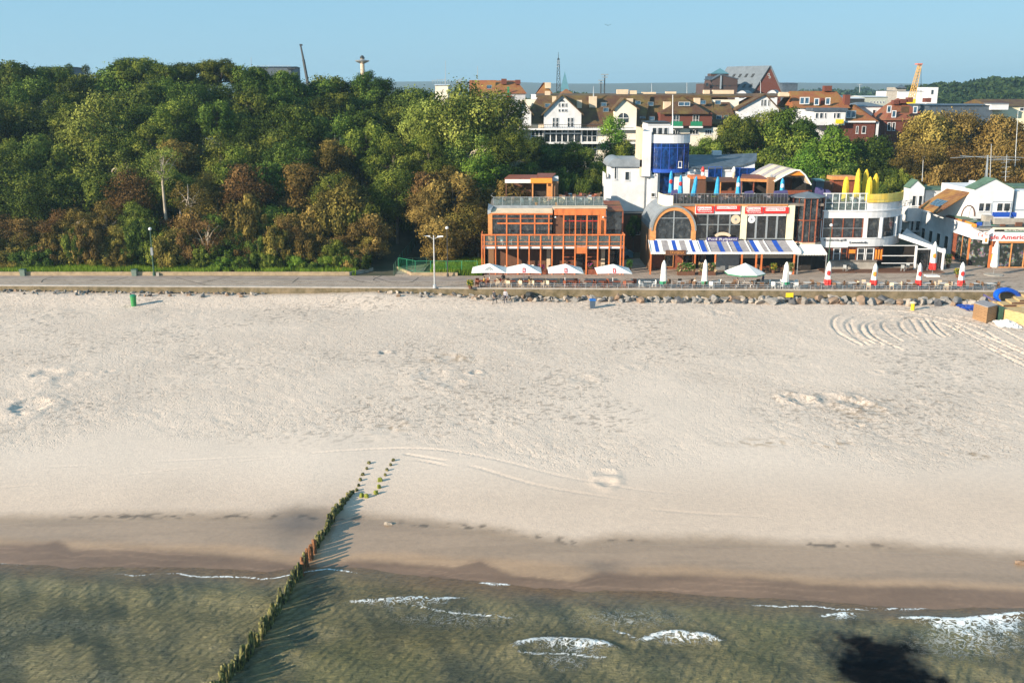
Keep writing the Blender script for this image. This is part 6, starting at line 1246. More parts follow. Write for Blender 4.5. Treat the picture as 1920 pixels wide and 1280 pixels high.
# right wing
slab(vl, 'right_wing_wall', white, 1297, 1416, 322, 400, YV + .6, 8, PZ)
b = MB(); b.mat(slate); xs_ = [1291, 1330, 1370, 1395, 1418]; zf_ = [316, 317, 316, 311, 303]; zr_ = [293, 293, 292, 291, 290]
yb_ = YV + .2; yt_ = YV + 8.5
for i in range(4):
    A = [(X(xs_[i], yb_, 15), yb_, Z(zf_[i])), (X(xs_[i + 1], yb_, 15), yb_, Z(zf_[i + 1])), (X(xs_[i + 1], yt_, 15), yt_, ZZ(zr_[i + 1], yt_)), (X(xs_[i], yt_, 15), yt_, ZZ(zr_[i], yt_))]; b.hexa(A, [(p_[0], p_[1], p_[2] + .25) for p_ in A])
b.build('slate_roof', None, vl)
b = MB(); b.mat(white)
for i in range(4):
    A0, A1 = X(xs_[i] + 1, yb_, 15), X(xs_[i + 1] + (0 if i < 3 else -2), yb_, 15); b.hexa([(A0, yb_ + .3, Z(322)), (A1, yb_ + .3, Z(322)), (A1, yb_ + .6, Z(322)), (A0, yb_ + .6, Z(322))], [(A0, yb_ + .3, Z(zf_[i]) - .02), (A1, yb_ + .3, Z(zf_[i + 1]) - .02), (A1, yb_ + .6, Z(zf_[i + 1]) - .02), (A0, yb_ + .6, Z(zf_[i]) - .02)])
b.build('eaves_board', None, vl)
for (a, e, n_) in ((1327, 1352, 2), (1372, 1413, 3)): window(vl, a, 315 if a > 1360 else 313, e, 345, YV + .6, n_, 1, bluep, gblue, sill=False, out=.32 if a else 0)
bx(vl, 'chimney', white, 1337, 283, 1353, 294, YV + 8, 1.2)
aw_ = thing('alley_shade_filler', 'dark flat shed standing in for shade in the alley between the timber and the arched restaurants', 'filler', (X(1192, 157, 4), 157, PZ)); MB().box(X(1168, 157, 4), X(1216, 157, 4), 157, 159.5, PZ - .05, ZZ(402, 157)).build('wall', brown, aw_); MB().box(X(1167, 157, 4), X(1217, 157, 4), 156.8, 159.6, ZZ(402, 157) + .01, ZZ(402, 157) + .2).build('roof', darkm, aw_); window(aw_, 1180, 418, 1200, 440, 157, 2, 1, steel, gdark, sill=False)  # added dark block, no real building; stands in for the shaded alley
# ================================================================== HOTEL BEHIND THE TREES
YH = 214.0
ht = thing('seafront_hotel', 'long cream and white hotel with mossy brown mansard roofs, gables and balconies behind the trees', 'hotel', V(1220, 320, YH))
H = lambda py, Y=YH: ZZ(py, Y); gH = gz(30, YH) - .5
slab(ht, 'brick_base_wall', brickm, 968, 1012, 288, 345, YH - 2.0, 6, gH)
slab(ht, 'left_wing_wall', beige, 973, 1019, 233, 289, YH - 1, 12, gH)
slab(ht, 'centre_wall', ivory, 1018, 1200, 238, 330, YH, 12, gH)
b = MB(); b.mat(white2)
for py in (241, 267): b.fb(973, py, 1200, py + 3, YH - 2.2, 2.2)
b.build('balcony_slabs', None, ht)
for (a, e) in ((996, 1018), (1092, 1119)):
    for (y0, y1) in ((244, 266), (270, 288)): window(ht, a, y0, e, y1, YH - (1 if a < 1018 else 0), 3, 2, white2, gwin, fw=.12)
for y0 in (246, 272): window(ht, 976, y0, 984, y0 + 11, YH - 1, 1, 1, white2, gwin)
b = MB(); b.mat(gwin).fb(1021, 243, 1090, 268, YH - .25, .2); b.mat(white2)
for a in (1021, 1032, 1043, 1054, 1065, 1077, 1090): b.box(X(a, YH - .3, 18) - .09, X(a, YH - .3, 18) + .09, YH - .36, YH - .26, H(268), H(243))
for y in (243, 250): b.box(X(1021, YH, 18), X(1090, YH, 18), YH - .35, YH - .27, H(y) - .12, H(y) + .1)
b.build('window_strip', None, ht)
b = MB(); b.mat(darkm)
for (a, e) in ((998, 1019), (1020, 1090), (1091, 1121), (1122, 1175)):
    x0, x1 = X(a, YH - 2.1, 20), X(e, YH - 2.1, 20); n = int((x1 - x0) / .35)
    for i in range(n): x = x0 + (x1 - x0) * i / n; b.box(x - .02, x + .02, YH - 2.15, YH - 2.11, H(241), H(233.5))
    b.box(x0, x1, YH - 2.17, YH - 2.10, H(233.5), H(232.6))
b.build('balcony_railing', None, ht)
def slope(par, name, mat, px0, px1, pye, Ye, pyr, Yr, px2=None, px3=None, th=.3):
    """roof plane from the eave line (px0..px1 at pye) up to the ridge (px2..px3 at pyr)"""
    A = [V(px0, pye, Ye), V(px1, pye, Ye), V(px3 if px3 is not None else px1, pyr, Yr), V(px2 if px2 is not None else px0, pyr, Yr)]
    b = MB(); b.hexa(A, [p_ + Vector((0, 0, th)) for p_ in A]); return b.build(name, mat, par)
slope(ht, 'mansard_roof', tilebr, 975, 1208, 238, YH - .4, 182, YH + 6, 1010, 1220)
slope(ht, 'mansard_roof', tilebr, 1196, 1352, 262, YH - .4, 181, YH + 7, 1190, 1362 - 30)
slope(ht, 'mansard_roof', tilebr, 1335, 1384, 234, YH + 1, 182, YH + 8, 1330, 1362)
MB().box(X(975, YH + 8, 20), X(1380, YH + 8, 20), YH + 6.3, YH + 16, gH, H(187, YH + 8)).build('rear_block_wall', ivory, ht)
slope(ht, 'flat_ridge_roof', tilebr, 1005, 1480, 183, YH + 6.5, 178, YH + 17, 1005, 1480)
def hgable(pxl, pxr, pye, pya, pyb, Y, wm, nm, D=7, pxa=None, rm=None): return gable(ht, pxl, pxr, pye, pya, pyb, Y, D, wm, rm or tilebr, nm, th=.28, over=.5, pxa=pxa)
hgable(1020, 1090, 213, 179, 243, YH - 1.2, white, 'main_gable', pxa=1054)
b = MB(); b.mat(gwin); 
for i, (a, e, y0, y1) in enumerate(((1047, 1050, 194, 201), (1053, 1057.5, 194, 201), (1060, 1063, 194, 201), (1047, 1050.5, 205, 210), (1053, 1057.5, 205, 210), (1059.5, 1063, 205, 210))): window(ht, a, y0, e, y1, YH - 1.2, 1, 1, white2, gwin, sill=False)
b.prism([V(1048.5, 191, YH - 1.25), V(1059.5, 191, YH - 1.25), V(1054, 185, YH - 1.25)], (0, .1, 0)); b.build('triangular_window', None, ht)
for (a, e) in ((1036, 1040.5), (1042.5, 1047), (1064, 1068.5), (1070.5, 1075)): window(ht, a, 221, e, 238, YH - 1.2, 1, 2, white2, gwin, sill=False)
hgable(972, 996, 211, 189, 236, YH - 2, white, 'left_gable', pxa=981)
hgable(1153, 1194, 203, 186, 262, YH - 1, ivory, 'right_gable', pxa=1170)
b = MB(); b.mat(gwin); c = V(1168.5, 224, YH - 1.05); P = [(c.x - 1.1, c.y, c.z - .6), (c.x + 1.1, c.y, c.z - .6)] + [(c.x + 1.1 * math.cos(math.pi * i / 10), c.y, c.z + .3 + 1.0 * math.sin(math.pi * i / 10)) for i in range(11)]; b.prism(P, (0, .1, 0)); b.mat(white2).box(c.x - .07, c.x + .07, c.y - .1, c.y - .01, c.z - .6, c.z + 1.3); b.box(c.x - 1.1, c.x + 1.1, c.y - .09, c.y - .012, c.z + .2, c.z + .32); b.build('arched_window', None, ht)
# red tile-hung section with a big hipped gable roof
slab(ht, 'red_gable_wall', brickm, 1238, 1335, 212, 240, YH - 1.5, 8); slab(ht, 'ivory_lower_wall', ivory, 1255, 1345, 239.5, 330, YH - 1.3, 10, gH)
b = MB(); b.mat(tilebr); ye = YH - 2.2; ya_ = YH + 1.5; A, B_2, C_2 = V(1238, 212, ye), V(1329, 212, ye), V(1279, 181, ya_); L_, R_2 = V(1236, 206, YH + 7), V(1333, 206, YH + 7); C3 = V(1279, 181, YH + 9)
b.face([A, B_2, C_2]); b.face([A, C_2, C3, L_]); b.face([B_2, R_2, C3, C_2]); b.face([A + Vector((0, 0, -.25)), B_2 + Vector((0, 0, -.25)), B_2, A]); b.build('hipped_roof', None, ht)
window(ht, 1271, 191.5, 1292, 198.5, YH - .1, 2, 1, white2, gsky, sill=False, out=.9)
for (a, e) in ((1262, 1273), (1299, 1310)):
    window(ht, a, 216, e, 235, YH - 1.5, 2, 2, white2, gwin, sill=False); b = MB(); b.mat(white2).fb(a - 5, 237, e + 8, 240, YH - 3, 1.6); b.mat(greenp).fb(a - 4, 228, e + 7, 236.6, YH - 3, .06); b.build('flower_balcony', None, ht)
for (a, e) in ((1262, 1275), (1293, 1309), (1322, 1334)): window(ht, a, 244, e, 252, YH - 1.3, 3, 1, white2, gwin)
for (a, y, Y) in ((1220, 195, 5.0), (1318, 192, 5.2), (1346, 192, 5.5), (1331, 220, 1.7), (1348, 220, 1.7), (1362, 220, 2.5), (1205, 222, 2), (1222, 222, 2), (1196, 193, 5), (1132, 196, 4.6), (1136, 206, 3.4), (1027, 198, 4.4)):
    window(ht, a - 5, y - 3.5, a + 5, y + 3.5, YH + Y - .9, 1, 1, grey, gsky, fw=.08, sill=False, name='skylight')
for (a, e, y0, y1, Y) in ((1036, 1043, 181, 192, 2), (1082, 1091, 188, 203, 1), (1105, 1119, 181, 202, 3), (1157, 1178, 168, 180, 14), (1181, 1194, 170, 181, 14), (1204, 1230, 173, 181, 15), (1176, 1187, 185, 200, 4), (1302, 1313, 184, 196, 5), (1320, 1331, 169, 180, 15), (1337, 1376, 169, 182, 15), (1245, 1258, 191, 206, 2), (1249, 1268, 172, 181, 16), (1022, 1032, 171, 182, 10), (1463, 1484, 173, 182, 14)):
    bx(ht, 'chimney', beige, a, y0, e, y1, YH + Y, 1.6)
hgable(1384, 1460, 205, 178, 240, YH + 2, white, 'far_right_gable', pxa=1434, D=9)
for (a, e) in ((1427, 1430.5), (1432.5, 1436.5), (1440, 1443)): window(ht, a, 187, e, 199, YH + 2, 1, 1, white2, gwin, sill=False)
# ================================================================== TOWN BEHIND
def house(name, label, px0, px1, pye, pyr, pyb, Y, D, wm, rm, wins=(), rd=None, group=None, cat='house', inset=0.0, hip=0.0):
    """block with a pitched roof, ridge along x; wins: rows (py0, py1, list of px)"""
    x0, x1, zb_, ze = RC(px0, pye, px1, pyb, Y); zr = ZZ(pyr, Y + D / 2); zb_ = min(zb_, gz((x0 + x1) / 2, Y)) - .5
    r = thing(name, label, cat, ((x0 + x1) / 2, Y, zb_), group); MB().box(x0, x1, Y, Y + D, zb_, ze).build('wall', wm, r)
    b = MB(); o = .4; h = hip
    A = [(x0 - o, Y - o, ze + .01), (x1 + o, Y - o, ze + .01), (x1 + o, Y + D + o, ze + .01), (x0 - o, Y + D + o, ze + .01)]; r0 = (x0 - o + h, Y + D / 2, max(zr, ze + .3)); r1 = (x1 + o - h, Y + D / 2, max(zr, ze + .3))
    b.face([A[0], A[1], r1, r0]); b.face([A[2], A[3], r0, r1]); b.face([A[1], A[2], r1]); b.face([A[3], A[0], r0]); b.face(A[::-1]); b.build('roof', rm, r)
    for (y0, y1, ps) in wins:
        for q in ps: window(r, q[0], y0, q[1], y1, Y, 1, 1, white2, gwin, fw=.1, sill=False)
    return r
def evenw(a, c, n, f=.5): w = (c - a) / n; return [(a + w * (i + .5 - f / 2), a + w * (i + .5 + f / 2)) for i in range(n)]
# mansard block at the left of the town
mb_ = house('mansard_house', 'grey gabled house with an orange mansard roof just right of the willow tops', 905, 985, 176, 151, 215, 245, 14, pm('pale_grey_plaster', (.42, .43, .46), .8, .08, 1), tileor, [], hip=2.5)
slope(mb_, 'side_mansard', tileor, 880, 925, 190, 246, 153, 250, 880, 930); 
for (a, e, y0, y1) in ((940, 950, 148, 158), (966, 976, 150, 158), (902, 905, 158, 170)): bx(mb_, 'chimney', brickm, a, y0, e, y1, 249, 1.5)
b = MB(); b.mat(redp).fb(945, 180, 960, 182, 244.5, .4); b.mat(greenp).fb(951, 163, 955, 180, 244.8, .2); b.build('fire_escape', None, mb_)
window(mb_, 913, 160, 922, 166, 244.4, 1, 1, steel, gsky, sill=False, name='skylight')
h2 = house('roof_house', 'brown roofed house between the mansard house and the lattice mast', 1003, 1040, 186, 155, 215, 240, 12, white, tileor, hip=3.0); bx(h2, 'chimney', beige, 1022, 155, 1033, 166, 243, 1.5); bx(h2, 'dormer', white2, 996, 177, 1010, 187, 238, 3)
house('roof_house', 'small ochre hip roof right behind the church spire base', 1052, 1075, 178, 167, 200, 300, 12, beige, tileor, hip=2)
# church spire
sp_ = thing('church_spire', 'slim pale teal church spire standing on the skyline right of the lattice mast', 'church spire', V(1059, 185, 560)); t0 = V(1050, 172, 560); t1 = V(1068, 172, 560); ap = V(1059, 134, 565)
b = MB(); b.mat(gteal); w = (t1.x - t0.x); A = [t0, t1, t1 + Vector((0, w, 0)), t0 + Vector((0, w, 0))]
for i in range(4): b.face([A[i], A[(i + 1) % 4], ap])
b.build('spire_roof', None, sp_); MB().box(t0.x + .3, t1.x - .3, 560.3, 560 + w - .3, 0, t0.z).build('tower_wall', brickm, sp_)
# lattice mast
lm = thing('lattice_mast', 'tall steel lattice radio mast beside the church spire', 'radio mast', V(1047, 190, 420)); b = MB(); b.mat(darkm); lv = [(192, 4.2), (170, 3.8), (160, 3.4), (148, 3.0), (138, 2.6), (126, 2.1), (116, 1.7), (110, 1.4)]
for (y0, w0), (y1, w1) in zip(lv[:-1], lv[1:]):
    P0 = [V(1047 - w0, y0, 420), V(1047 + w0, y0, 420), V(1047 + w0, y0, 421.5), V(1047 - w0, y0, 421.5)]; P1 = [V(1047 - w1, y1, 420), V(1047 + w1, y1, 420), V(1047 + w1, y1, 421.5), V(1047 - w1, y1, 421.5)]
    for i in range(4): b.tube(P0[i], P1[i], .16, n=4); b.tube(P0[i], P1[(i + 1) % 4], .09, n=4); b.tube(P0[(i + 1) % 4], P1[i], .09, n=4); b.tube(P1[i], P1[(i + 1) % 4], .12, n=4)
q_ = V(1047, 192, 420.7); [b.tube((q_.x + sx, 420.7 + sy, 1), (q_.x + sx * .8, 420.7 + sy * .8, q_.z), .16, n=4) for sx in (-1.2, 1.2) for sy in (-.8, .8)]; b.build('lattice', None, lm); MB().tube(V(1047, 112, 420.7), V(1047, 98, 420.7), .15, .06, n=5).build('aerial', darkm, lm)
b = MB(); b.mat(steel); [b.fb(a - 2.3, y - 1, a + 2.3, y + 1, 419.5, 1.5) for a, y in ((1047, 115), (1047, 119), (1046, 125))]; b.build('aerial_panels', None, lm)
# floodlight masts
for (a, yt, yb, w, lab) in ((1134, 139, 185, 7, 'taller twin-headed stadium floodlight mast on the skyline'), (1127, 150, 185, 5, 'shorter stadium floodlight mast left of the taller one')):
    r = thing('floodlight_mast', lab, 'floodlight', V(a, yb, 480)); b = MB(); q_ = V(a, yt, 480); b.mat(darkm).tube((q_.x, 480, 1), q_, .45, .25, n=6); b.build('mast', None, r)
    b = MB(); b.mat(steel).fb(a - w, yt, a + w, yt + 2.2, 479, 1); b.fb(a - w * .8, yt + 5, a + w * .8, yt + 7, 479, 1); b.build('lamp_rack', None, r)
# brick landmarks
dt = thing('dark_brick_tower_house', 'dark brick polygonal building with a small blue-grey lantern roof on the skyline', 'building', V(1350, 185, 330))
slab(dt, 'main_wall', brickd, 1337, 1382, 152, 200, 330, 16); slab(dt, 'left_wall', brickd, 1319, 1337, 157, 200, 331, 14)
gable(dt, 1337, 1383, 149, 141, 160, 329.8, 14, brickd, slate, 'front_gable', th=.3, over=.3, pxa=1352)
slab(dt, 'lantern_wall', brickd, 1333, 1366, 138, 150, 335, 6); b = MB(); b.mat(gteal); A = [V(1332, 138.5, 334.6), V(1367, 138.5, 334.6), V(1367, 138.5, 341.5), V(1332, 138.5, 341.5)]; ap = V(1350, 128, 338)
for i in range(4): b.face([A[i], A[(i + 1) % 4], ap])
b.build('lantern_roof', None, dt)
slope(dt, 'left_roof', slate, 1322, 1337, 150.5, 330, 145, 335); bx(dt, 'glazed_strip', steel, 1350, 142, 1353, 167, 329.5, .2)
for a, e in ((1343, 1347), (1335, 1339), (1357, 1361), (1366, 1370), (1324, 1328)): window(dt, a, 156, e, 162, 330, 1, 1, darkm, gwin, sill=False)
bn = thing('steep_roofed_brick_hall', 'tall brick hall with a very steep grey metal roof and rows of slit skylights', 'building', V(1420, 185, 340)); Yb = 340; D = 14
zE = ZZ(172, Yb); zA = ZZ(125, Yb); xl, xa_, xr = X(1413, Yb, 30), X(1443, Yb, 30), X(1466, Yb, 30)
back = Vector((-10.5, 17, 0)); b = MB(); b.mat(brickm); b.prism([(xl, Yb, 0), (xr, Yb, 0), (xr, Yb, zE), (xa_, Yb, zA), (xl, Yb, zE - 1)], back); b.build('brick_wall', None, bn)
b = MB(); b.mat(metroof); A = [Vector((xl - .6, Yb - .3, zE - 1.6)), Vector((xa_, Yb - .3, zA + .1)), Vector((xa_, Yb - .3, zA + .1)) + back, Vector((xl - .6, Yb - .3, zE - 1.6)) + back]; nn = Vector((-1, -.6, .6)).normalized() * .35; b.hexa(A, [p_ + nn for p_ in A])
A2 = [Vector((xa_, Yb - .3, zA)), Vector((xr + .5, Yb - .3, zE - .6)), Vector((xr + .5, Yb - .3, zE - .6)) + back, Vector((xa_, Yb - .3, zA)) + back]; b.hexa(A2, [p_ + Vector((.2, 0, .3)) for p_ in A2]); b.build('metal_roof', None, bn)
for j, v in enumerate((.28, .62)):
    for i in range(6 if j == 0 else 4):
        u = .12 + .15 * i + (.1 if j else 0); f = lambda u, v: A[0] + (A[1] - A[0]) * v + (A[3] - A[0]) * u + nn * 1.1; Q = [f(u, v), f(u, v + .12), f(u + .05, v + .12), f(u + .05, v)]; b = MB(); b.mat(darkm).hexa(Q, [p_ + nn * .3 for p_ in Q]); b.build('slit_skylight', None, bn)
for (a, y) in ((1440, 138), (1442, 143)): window(bn, a, y, a + 2.4, y + 4, Yb, 1, 1, white2, gwin, sill=False)
def vault(label, pxl, pxr, pyt, pyb, Y, name='vaulted_hall'):
    r = thing(name, label, 'building', V((pxl + pxr) / 2, pyb, Y)); x0, x1, z0, z1 = RC(pxl, pyt, pxr, pyb, Y); cx, rx = (x0 + x1) / 2, (x1 - x0) / 2; P = [(cx + rx * math.cos(math.pi * i / 12), Y, z0 + (z1 - z0) * math.sin(math.pi * i / 12)) for i in range(13)]
    MB().prism([(x1, Y, z0 - 8), *P, (x0, Y, z0 - 8)], (0, .3, 0)).build('front_wall', white, r); b = MB(); b.mat(metroof)
    for i in range(12): p_, q_ = Vector(P[i]), Vector(P[i + 1]); b.face([p_ + Vector((0, -.1, .05)), q_ + Vector((0, -.1, .05)), q_ + Vector((6, 20, .05)), p_ + Vector((6, 20, .05))])
    b.build('vault_roof', None, r); window(r, pxl + (pxr - pxl) * .3, pyt + (pyb - pyt) * .4, pxl + (pxr - pxl) * .7, pyb, Y, 2, 1, grey, gwin, sill=False)
vault('white barrel-vaulted roof light left of the two below the brick hall', 1379, 1402, 170, 184, 262); vault('white barrel-vaulted roof light right of the two below the brick hall', 1437, 1458, 169, 184, 262)
house('blue_grey_block', 'low blue-grey modern block right of the steep brick hall', 1467, 1495, 157, 155, 185, 420, 18, slate, metroof, cat='building')
# orange roofed hotel to the right
oh = house('orange_roofed_hotel', 'hotel wing with a big orange tiled roof, skylights and brick chimneys', 1488, 1588, 203, 171, 262, 216, 14, white, tileor, [], cat='hotel', hip=1.0)
for (a, e, y0, y1) in ((1546, 1560, 161, 171), (1584, 1594, 178, 198), (1539, 1545, 184, 200), (1462, 1480, 175, 181)): bx(oh, 'chimney', brickm if a != 1462 else beige, a, y0, e, y1, 222 if y0 < 170 else 217, 1.6)
for (a, y) in ((1504, 189), (1513, 189), (1531, 191), (1552, 190)): window(oh, a - 4, y - 6, a + 4, y + 6, 216.2, 1, 1, white2, gsky, fw=.15, sill=False, name='skylight')
b = MB(); b.mat(white).fb(1526, 209, 1585, 235, 211, 5); b.mat(slate).fb(1524, 203, 1590, 208.5, 210.6, 6); b.build('balcony_bay_wall', None, oh)
for (a, e) in ((1529, 1534), (1537, 1543), (1546, 1549), (1563, 1567), (1569, 1575)): window(oh, a, 212, e, 222, 211, 1, 1, white2, gwin, sill=False)
tag(MB().fb(1567, 224, 1582, 232, 210.3, .15).build('yellow_sign', yelp), 'small yellow banner on the balcony of the orange-roofed hotel', 'sign')
rh = house('brick_house', 'red brick house with a steep mossy orange hipped roof and twin skylights', 1585, 1642, 228, 196, 262, 212, 12, brickm, tileor, [], cat='house', hip=4.0)
for (a, e) in ((1605, 1609), (1616, 1623)): window(rh, a, 237, e, 250, 212, 1, 1, white2, gwin)
for (a) in (1591, 1600): window(rh, a - 4, 208, a + 4, 221, 212.4, 1, 1, steel, gsky, fw=.15, sill=False, name='skylight')
bx(rh, 'eaves_board', white2, 1583, 227, 1642, 230, 211.5, .4); bx(rh, 'corner_wall', white, 1640, 228, 1647, 262, 212, 8)
house('white_block', 'white block with a curved grey roof between the brick house and the red-roofed house', 1606, 1655, 200, 192, 262, 228, 12, white, metroof, [(206, 215, [(1636, 1642)])], cat='building', hip=2)
house('flat_grey_block', 'grey office block with a flat roof and a row of windows behind the brick house', 1620, 1663, 182, 180, 215, 300, 14, pm('pale_olive_plaster', (.40, .42, .36), .8, .05, 1), white2, [(190, 194, evenw(1630, 1660, 5))], cat='building')
house('dark_flat_block', 'dark flat-roofed block right behind the orange hotel', 1592, 1620, 185, 183, 215, 290, 14, darkm, white2, cat='building')
house('white_link_block', 'white and teal rendered block between the two orange roofs', 1563, 1592, 182, 180, 215, 262, 12, white, gteal, [(188, 192, evenw(1565, 1585, 2))], cat='building')
rr2 = house('red_roofed_house', 'large house with a red-orange hipped roof below the yellow crane', 1660, 1742, 226, 184, 262, 218, 14, brickm, tilerd, [(230, 245, [(1664, 1670), (1673, 1678)])], cat='house', hip=5.0)
for (a, e, y0, y1) in ((1676, 1686, 188, 196), (1688, 1700, 186, 194), (1703, 1712, 183, 192), (1735, 1746, 184, 192)): bx(rr2, 'chimney', brickm, a, y0, e, y1, 222, 1.6)
for a, y in ((1667, 205), (1676, 214), (1716, 206)): window(rr2, a - 3.5, y - 6, a + 3.5, y + 6, 218.4, 1, 1, white2, gsky, fw=.15, sill=False, name='skylight')
bx(rr2, 'moss_panel', tilebr, 1690, 200, 1705, 212, 217.6, .3)
house('flat_roof_terrace_block', 'long building with a flat blue-grey roof running to the right above the golden trees', 1740, 1860, 198, 195, 240, 222, 16, slate, slate, cat='building')
house('brown_roofed_block', 'long building with a flat mossy brown roof at the right edge', 1858, 1990, 200, 186, 240, 224, 16, cream, tilebr, [(202, 208, [(1912, 1920), (1934, 1942)])], cat='building')
bx_ = thing('white_roof_box', 'white roof box between the blue-grey and the brown flat roofs', 'roof box', V(1876, 205, 221)); MB().fb(1859, 195, 1891, 206, 221, 3).build('wall', white, bx_); MB().fb(1858, 194, 1892, 195.2, 220.8, 3.4).build('lid', grey, bx_)
# long white factory and yellow crane
fc = house('white_factory', 'long plain white factory block with a taller end tower behind the crane', 1683, 1740, 171, 170, 195, 430, 26, white2, metroof, cat='factory'); slab(fc, 'end_tower', white2, 1739, 1758, 164, 195, 428, 12); slab(fc, 'left_tower', concrete, 1681, 1698, 164, 195, 431, 12); b = MB(); b.mat(slate); A = [V(1678, 165, 430), V(1701, 165, 430), V(1701, 165, 446), V(1678, 165, 446)]; ap = V(1690, 159, 438); [b.face([A[i], A[(i + 1) % 4], ap]) for i in range(4)]; b.build('left_tower_roof', None, fc)
window(fc, 1746, 169, 1750, 177, 428, 1, 1, grey, gwin, sill=False)
cr = thing('yellow_crane', 'yellow mobile crane with its lattice boom raised above the red roof', 'crane', V(1708, 196, 330)); b = MB(); b.mat(pm('crane_yellow', (.72, .42, .10), .5, .1, 2))
p0, p1 = V(1708, 190, 330), V(1725, 120, 330); side = Vector((.75, 0, 0)); dep = Vector((0, 1.1, 0)); n = 12
for k in range(n):
    q0 = p0.lerp(p1, k / n); q1 = p0.lerp(p1, (k + 1) / n); w0 = 1 - .55 * k / n; w1 = 1 - .55 * (k + 1) / n
    C0 = [q0 + side * sx * w0 + dep * sy * w0 for sx, sy in ((-1, -1), (1, -1), (1, 1), (-1, 1))]; C1 = [q1 + side * sx * w1 + dep * sy * w1 for sx, sy in ((-1, -1), (1, -1), (1, 1), (-1, 1))]
    for i in range(4): b.tube(C0[i], C1[i], .12, n=4); b.tube(C0[i], C1[(i + 1) % 4], .07, n=4)
b.build('boom', None, cr); b = MB(); b.mat(pinkr).fb(1721, 119, 1730, 121.5, 329, 2.5); b.build('boom_head', None, cr); b = MB(); b.mat(darkm).tube(V(1727, 121, 330), V(1727, 188, 330), .07, n=4); b.tube(V(1724, 122, 330), V(1708, 184, 331), .1, n=4); b.build('hoist_cable', None, cr); b = MB(); q_ = V(1708, 186, 328); b.mat(yelp).box(q_.x - 1.6, q_.x + 1.6, 328, 333, 1, q_.z); b.build('crane_body', None, cr)
dc = thing('dark_crane_boom', 'thin dark telescopic crane boom leaning left above the wood', 'crane', V(575, 150, 300)); b = MB(); b.mat(darkm).tube(V(582, 183, 300), V(569, 112, 300), .5, .42, n=6); q_ = V(582, 185, 300); b.box(q_.x - 1.5, q_.x + 3, 299, 303, 1, q_.z); b.build('boom', None, dc); b = MB(); b.mat(darkm).tube(V(569, 112, 300), V(563.5, 85, 300), .34, .26, n=6); b.build('boom_tip', None, dc); MB().fb(561.5, 83, 566, 86, 299.5, 1).build('boom_head', darkm, dc)
# things on the skyline beyond the wood
fb_ = house('flat_roofed_building', 'long dark flat-roofed building peeping over the wood near the dark crane boom', 470, 546, 126, 125, 150, 330, 14, slate, darkm, cat='building'); slab(fb_, 'roof_overhang', darkm, 538, 554, 128, 130, 329, 4); b = MB(); b.mat(brickm).fb(541, 130, 545, 140, 331, 1); b.build('pillar', None, fb_); b = MB(); b.mat(steel).fb(475, 123.4, 545, 124, 330, .1); [b.fb(476 + i * 9, 124, 476.6 + i * 9, 126, 330, .1) for i in range(8)]; b.build('roof_rail', None, fb_)
house('flat_roofed_building', 'dark flat roof just showing in the dip of the wood at the far left', 92, 128, 127, 126, 150, 330, 12, slate, darkm, cat='building')
wt = thing('lighthouse_tower', 'slender concrete tower with a saucer-shaped gallery above the wood', 'tower', V(680, 150, 300)); b = MB(); c = V(680, 132, 300); b.mat(beige).lathe((c.x, c.y, 2), [(.9, 0), (.6, c.z - 2), (.6, c.z + 1.2)], n=12); b.build('shaft', None, wt); z_ = ZZ(117, 300); b = MB(); b.mat(steel).lathe((c.x, c.y, z_ - .4), [(.6, 0), (2.0, .6), (2.1, .9), (.9, 1.2)], n=16); b.build('gallery', None, wt); b = MB(); b.mat(darkm).lathe((c.x, c.y, z_ + .8), [(.6, 0), (.7, .5), (.3, 1.1)], n=8); b.build('cap', None, wt)
ba = house('white_antenna_block', 'white rooftop block bristling with aerials left of the mansard house', 816, 840, 160, 159, 185, 320, 12, ivory, white2, cat='building'); b = MB(); b.mat(steel); [b.tube(V(812 + k * 4.5, 157, 320), V(810 + k * 4.7, 150 - (k % 3), 320), .1, n=4) for k in range(8)]; b.tube(V(810, 152, 320), V(836, 149, 320), .12, n=4); [b.tube(V(856 + k * 3, 160, 320), V(856 + k * 3, 150 - k, 320), .2, n=4) for k in range(4)]; b.build('aerials', None, ba)
for (a, yb, yt, Y, l) in ((835.5, 158, 114, 318, 'thin mast standing on the white antenna block'), (895.5, 154, 124, 250, 'thin aerial on the orange mansard roof'), (1222, 173, 156, 230, 'thin red and white aerial above the hotel chimney'), (1288, 178, 155, 232, 'slim white mast right of the flagpole on the hotel roof'), (1113, 185, 162, 218, 'white statue-like vent stack on the hotel chimney'), (471, 128, 108, 340, 'hair-thin mast over the flat roof beyond the wood'), (1612, 172, 158, 600, 'distant lamp mast with a crosspiece on the town skyline'), (1426, 175, 152, 232, 'thin red aerial in front of the steep brick hall')):
    b = MB(); b.mat(steel).tube(V(a, yb + 2, Y), V(a, yt, Y), .09 * Y / 230 * (2.2 if a == 1113 else 1), .05 * Y / 230, n=5)
    if a == 1612: b.fb(a - 5, yt, a + 5, yt + 1.4, Y, .3)
    tag(b.build('aerial_mast'), l, 'aerial')
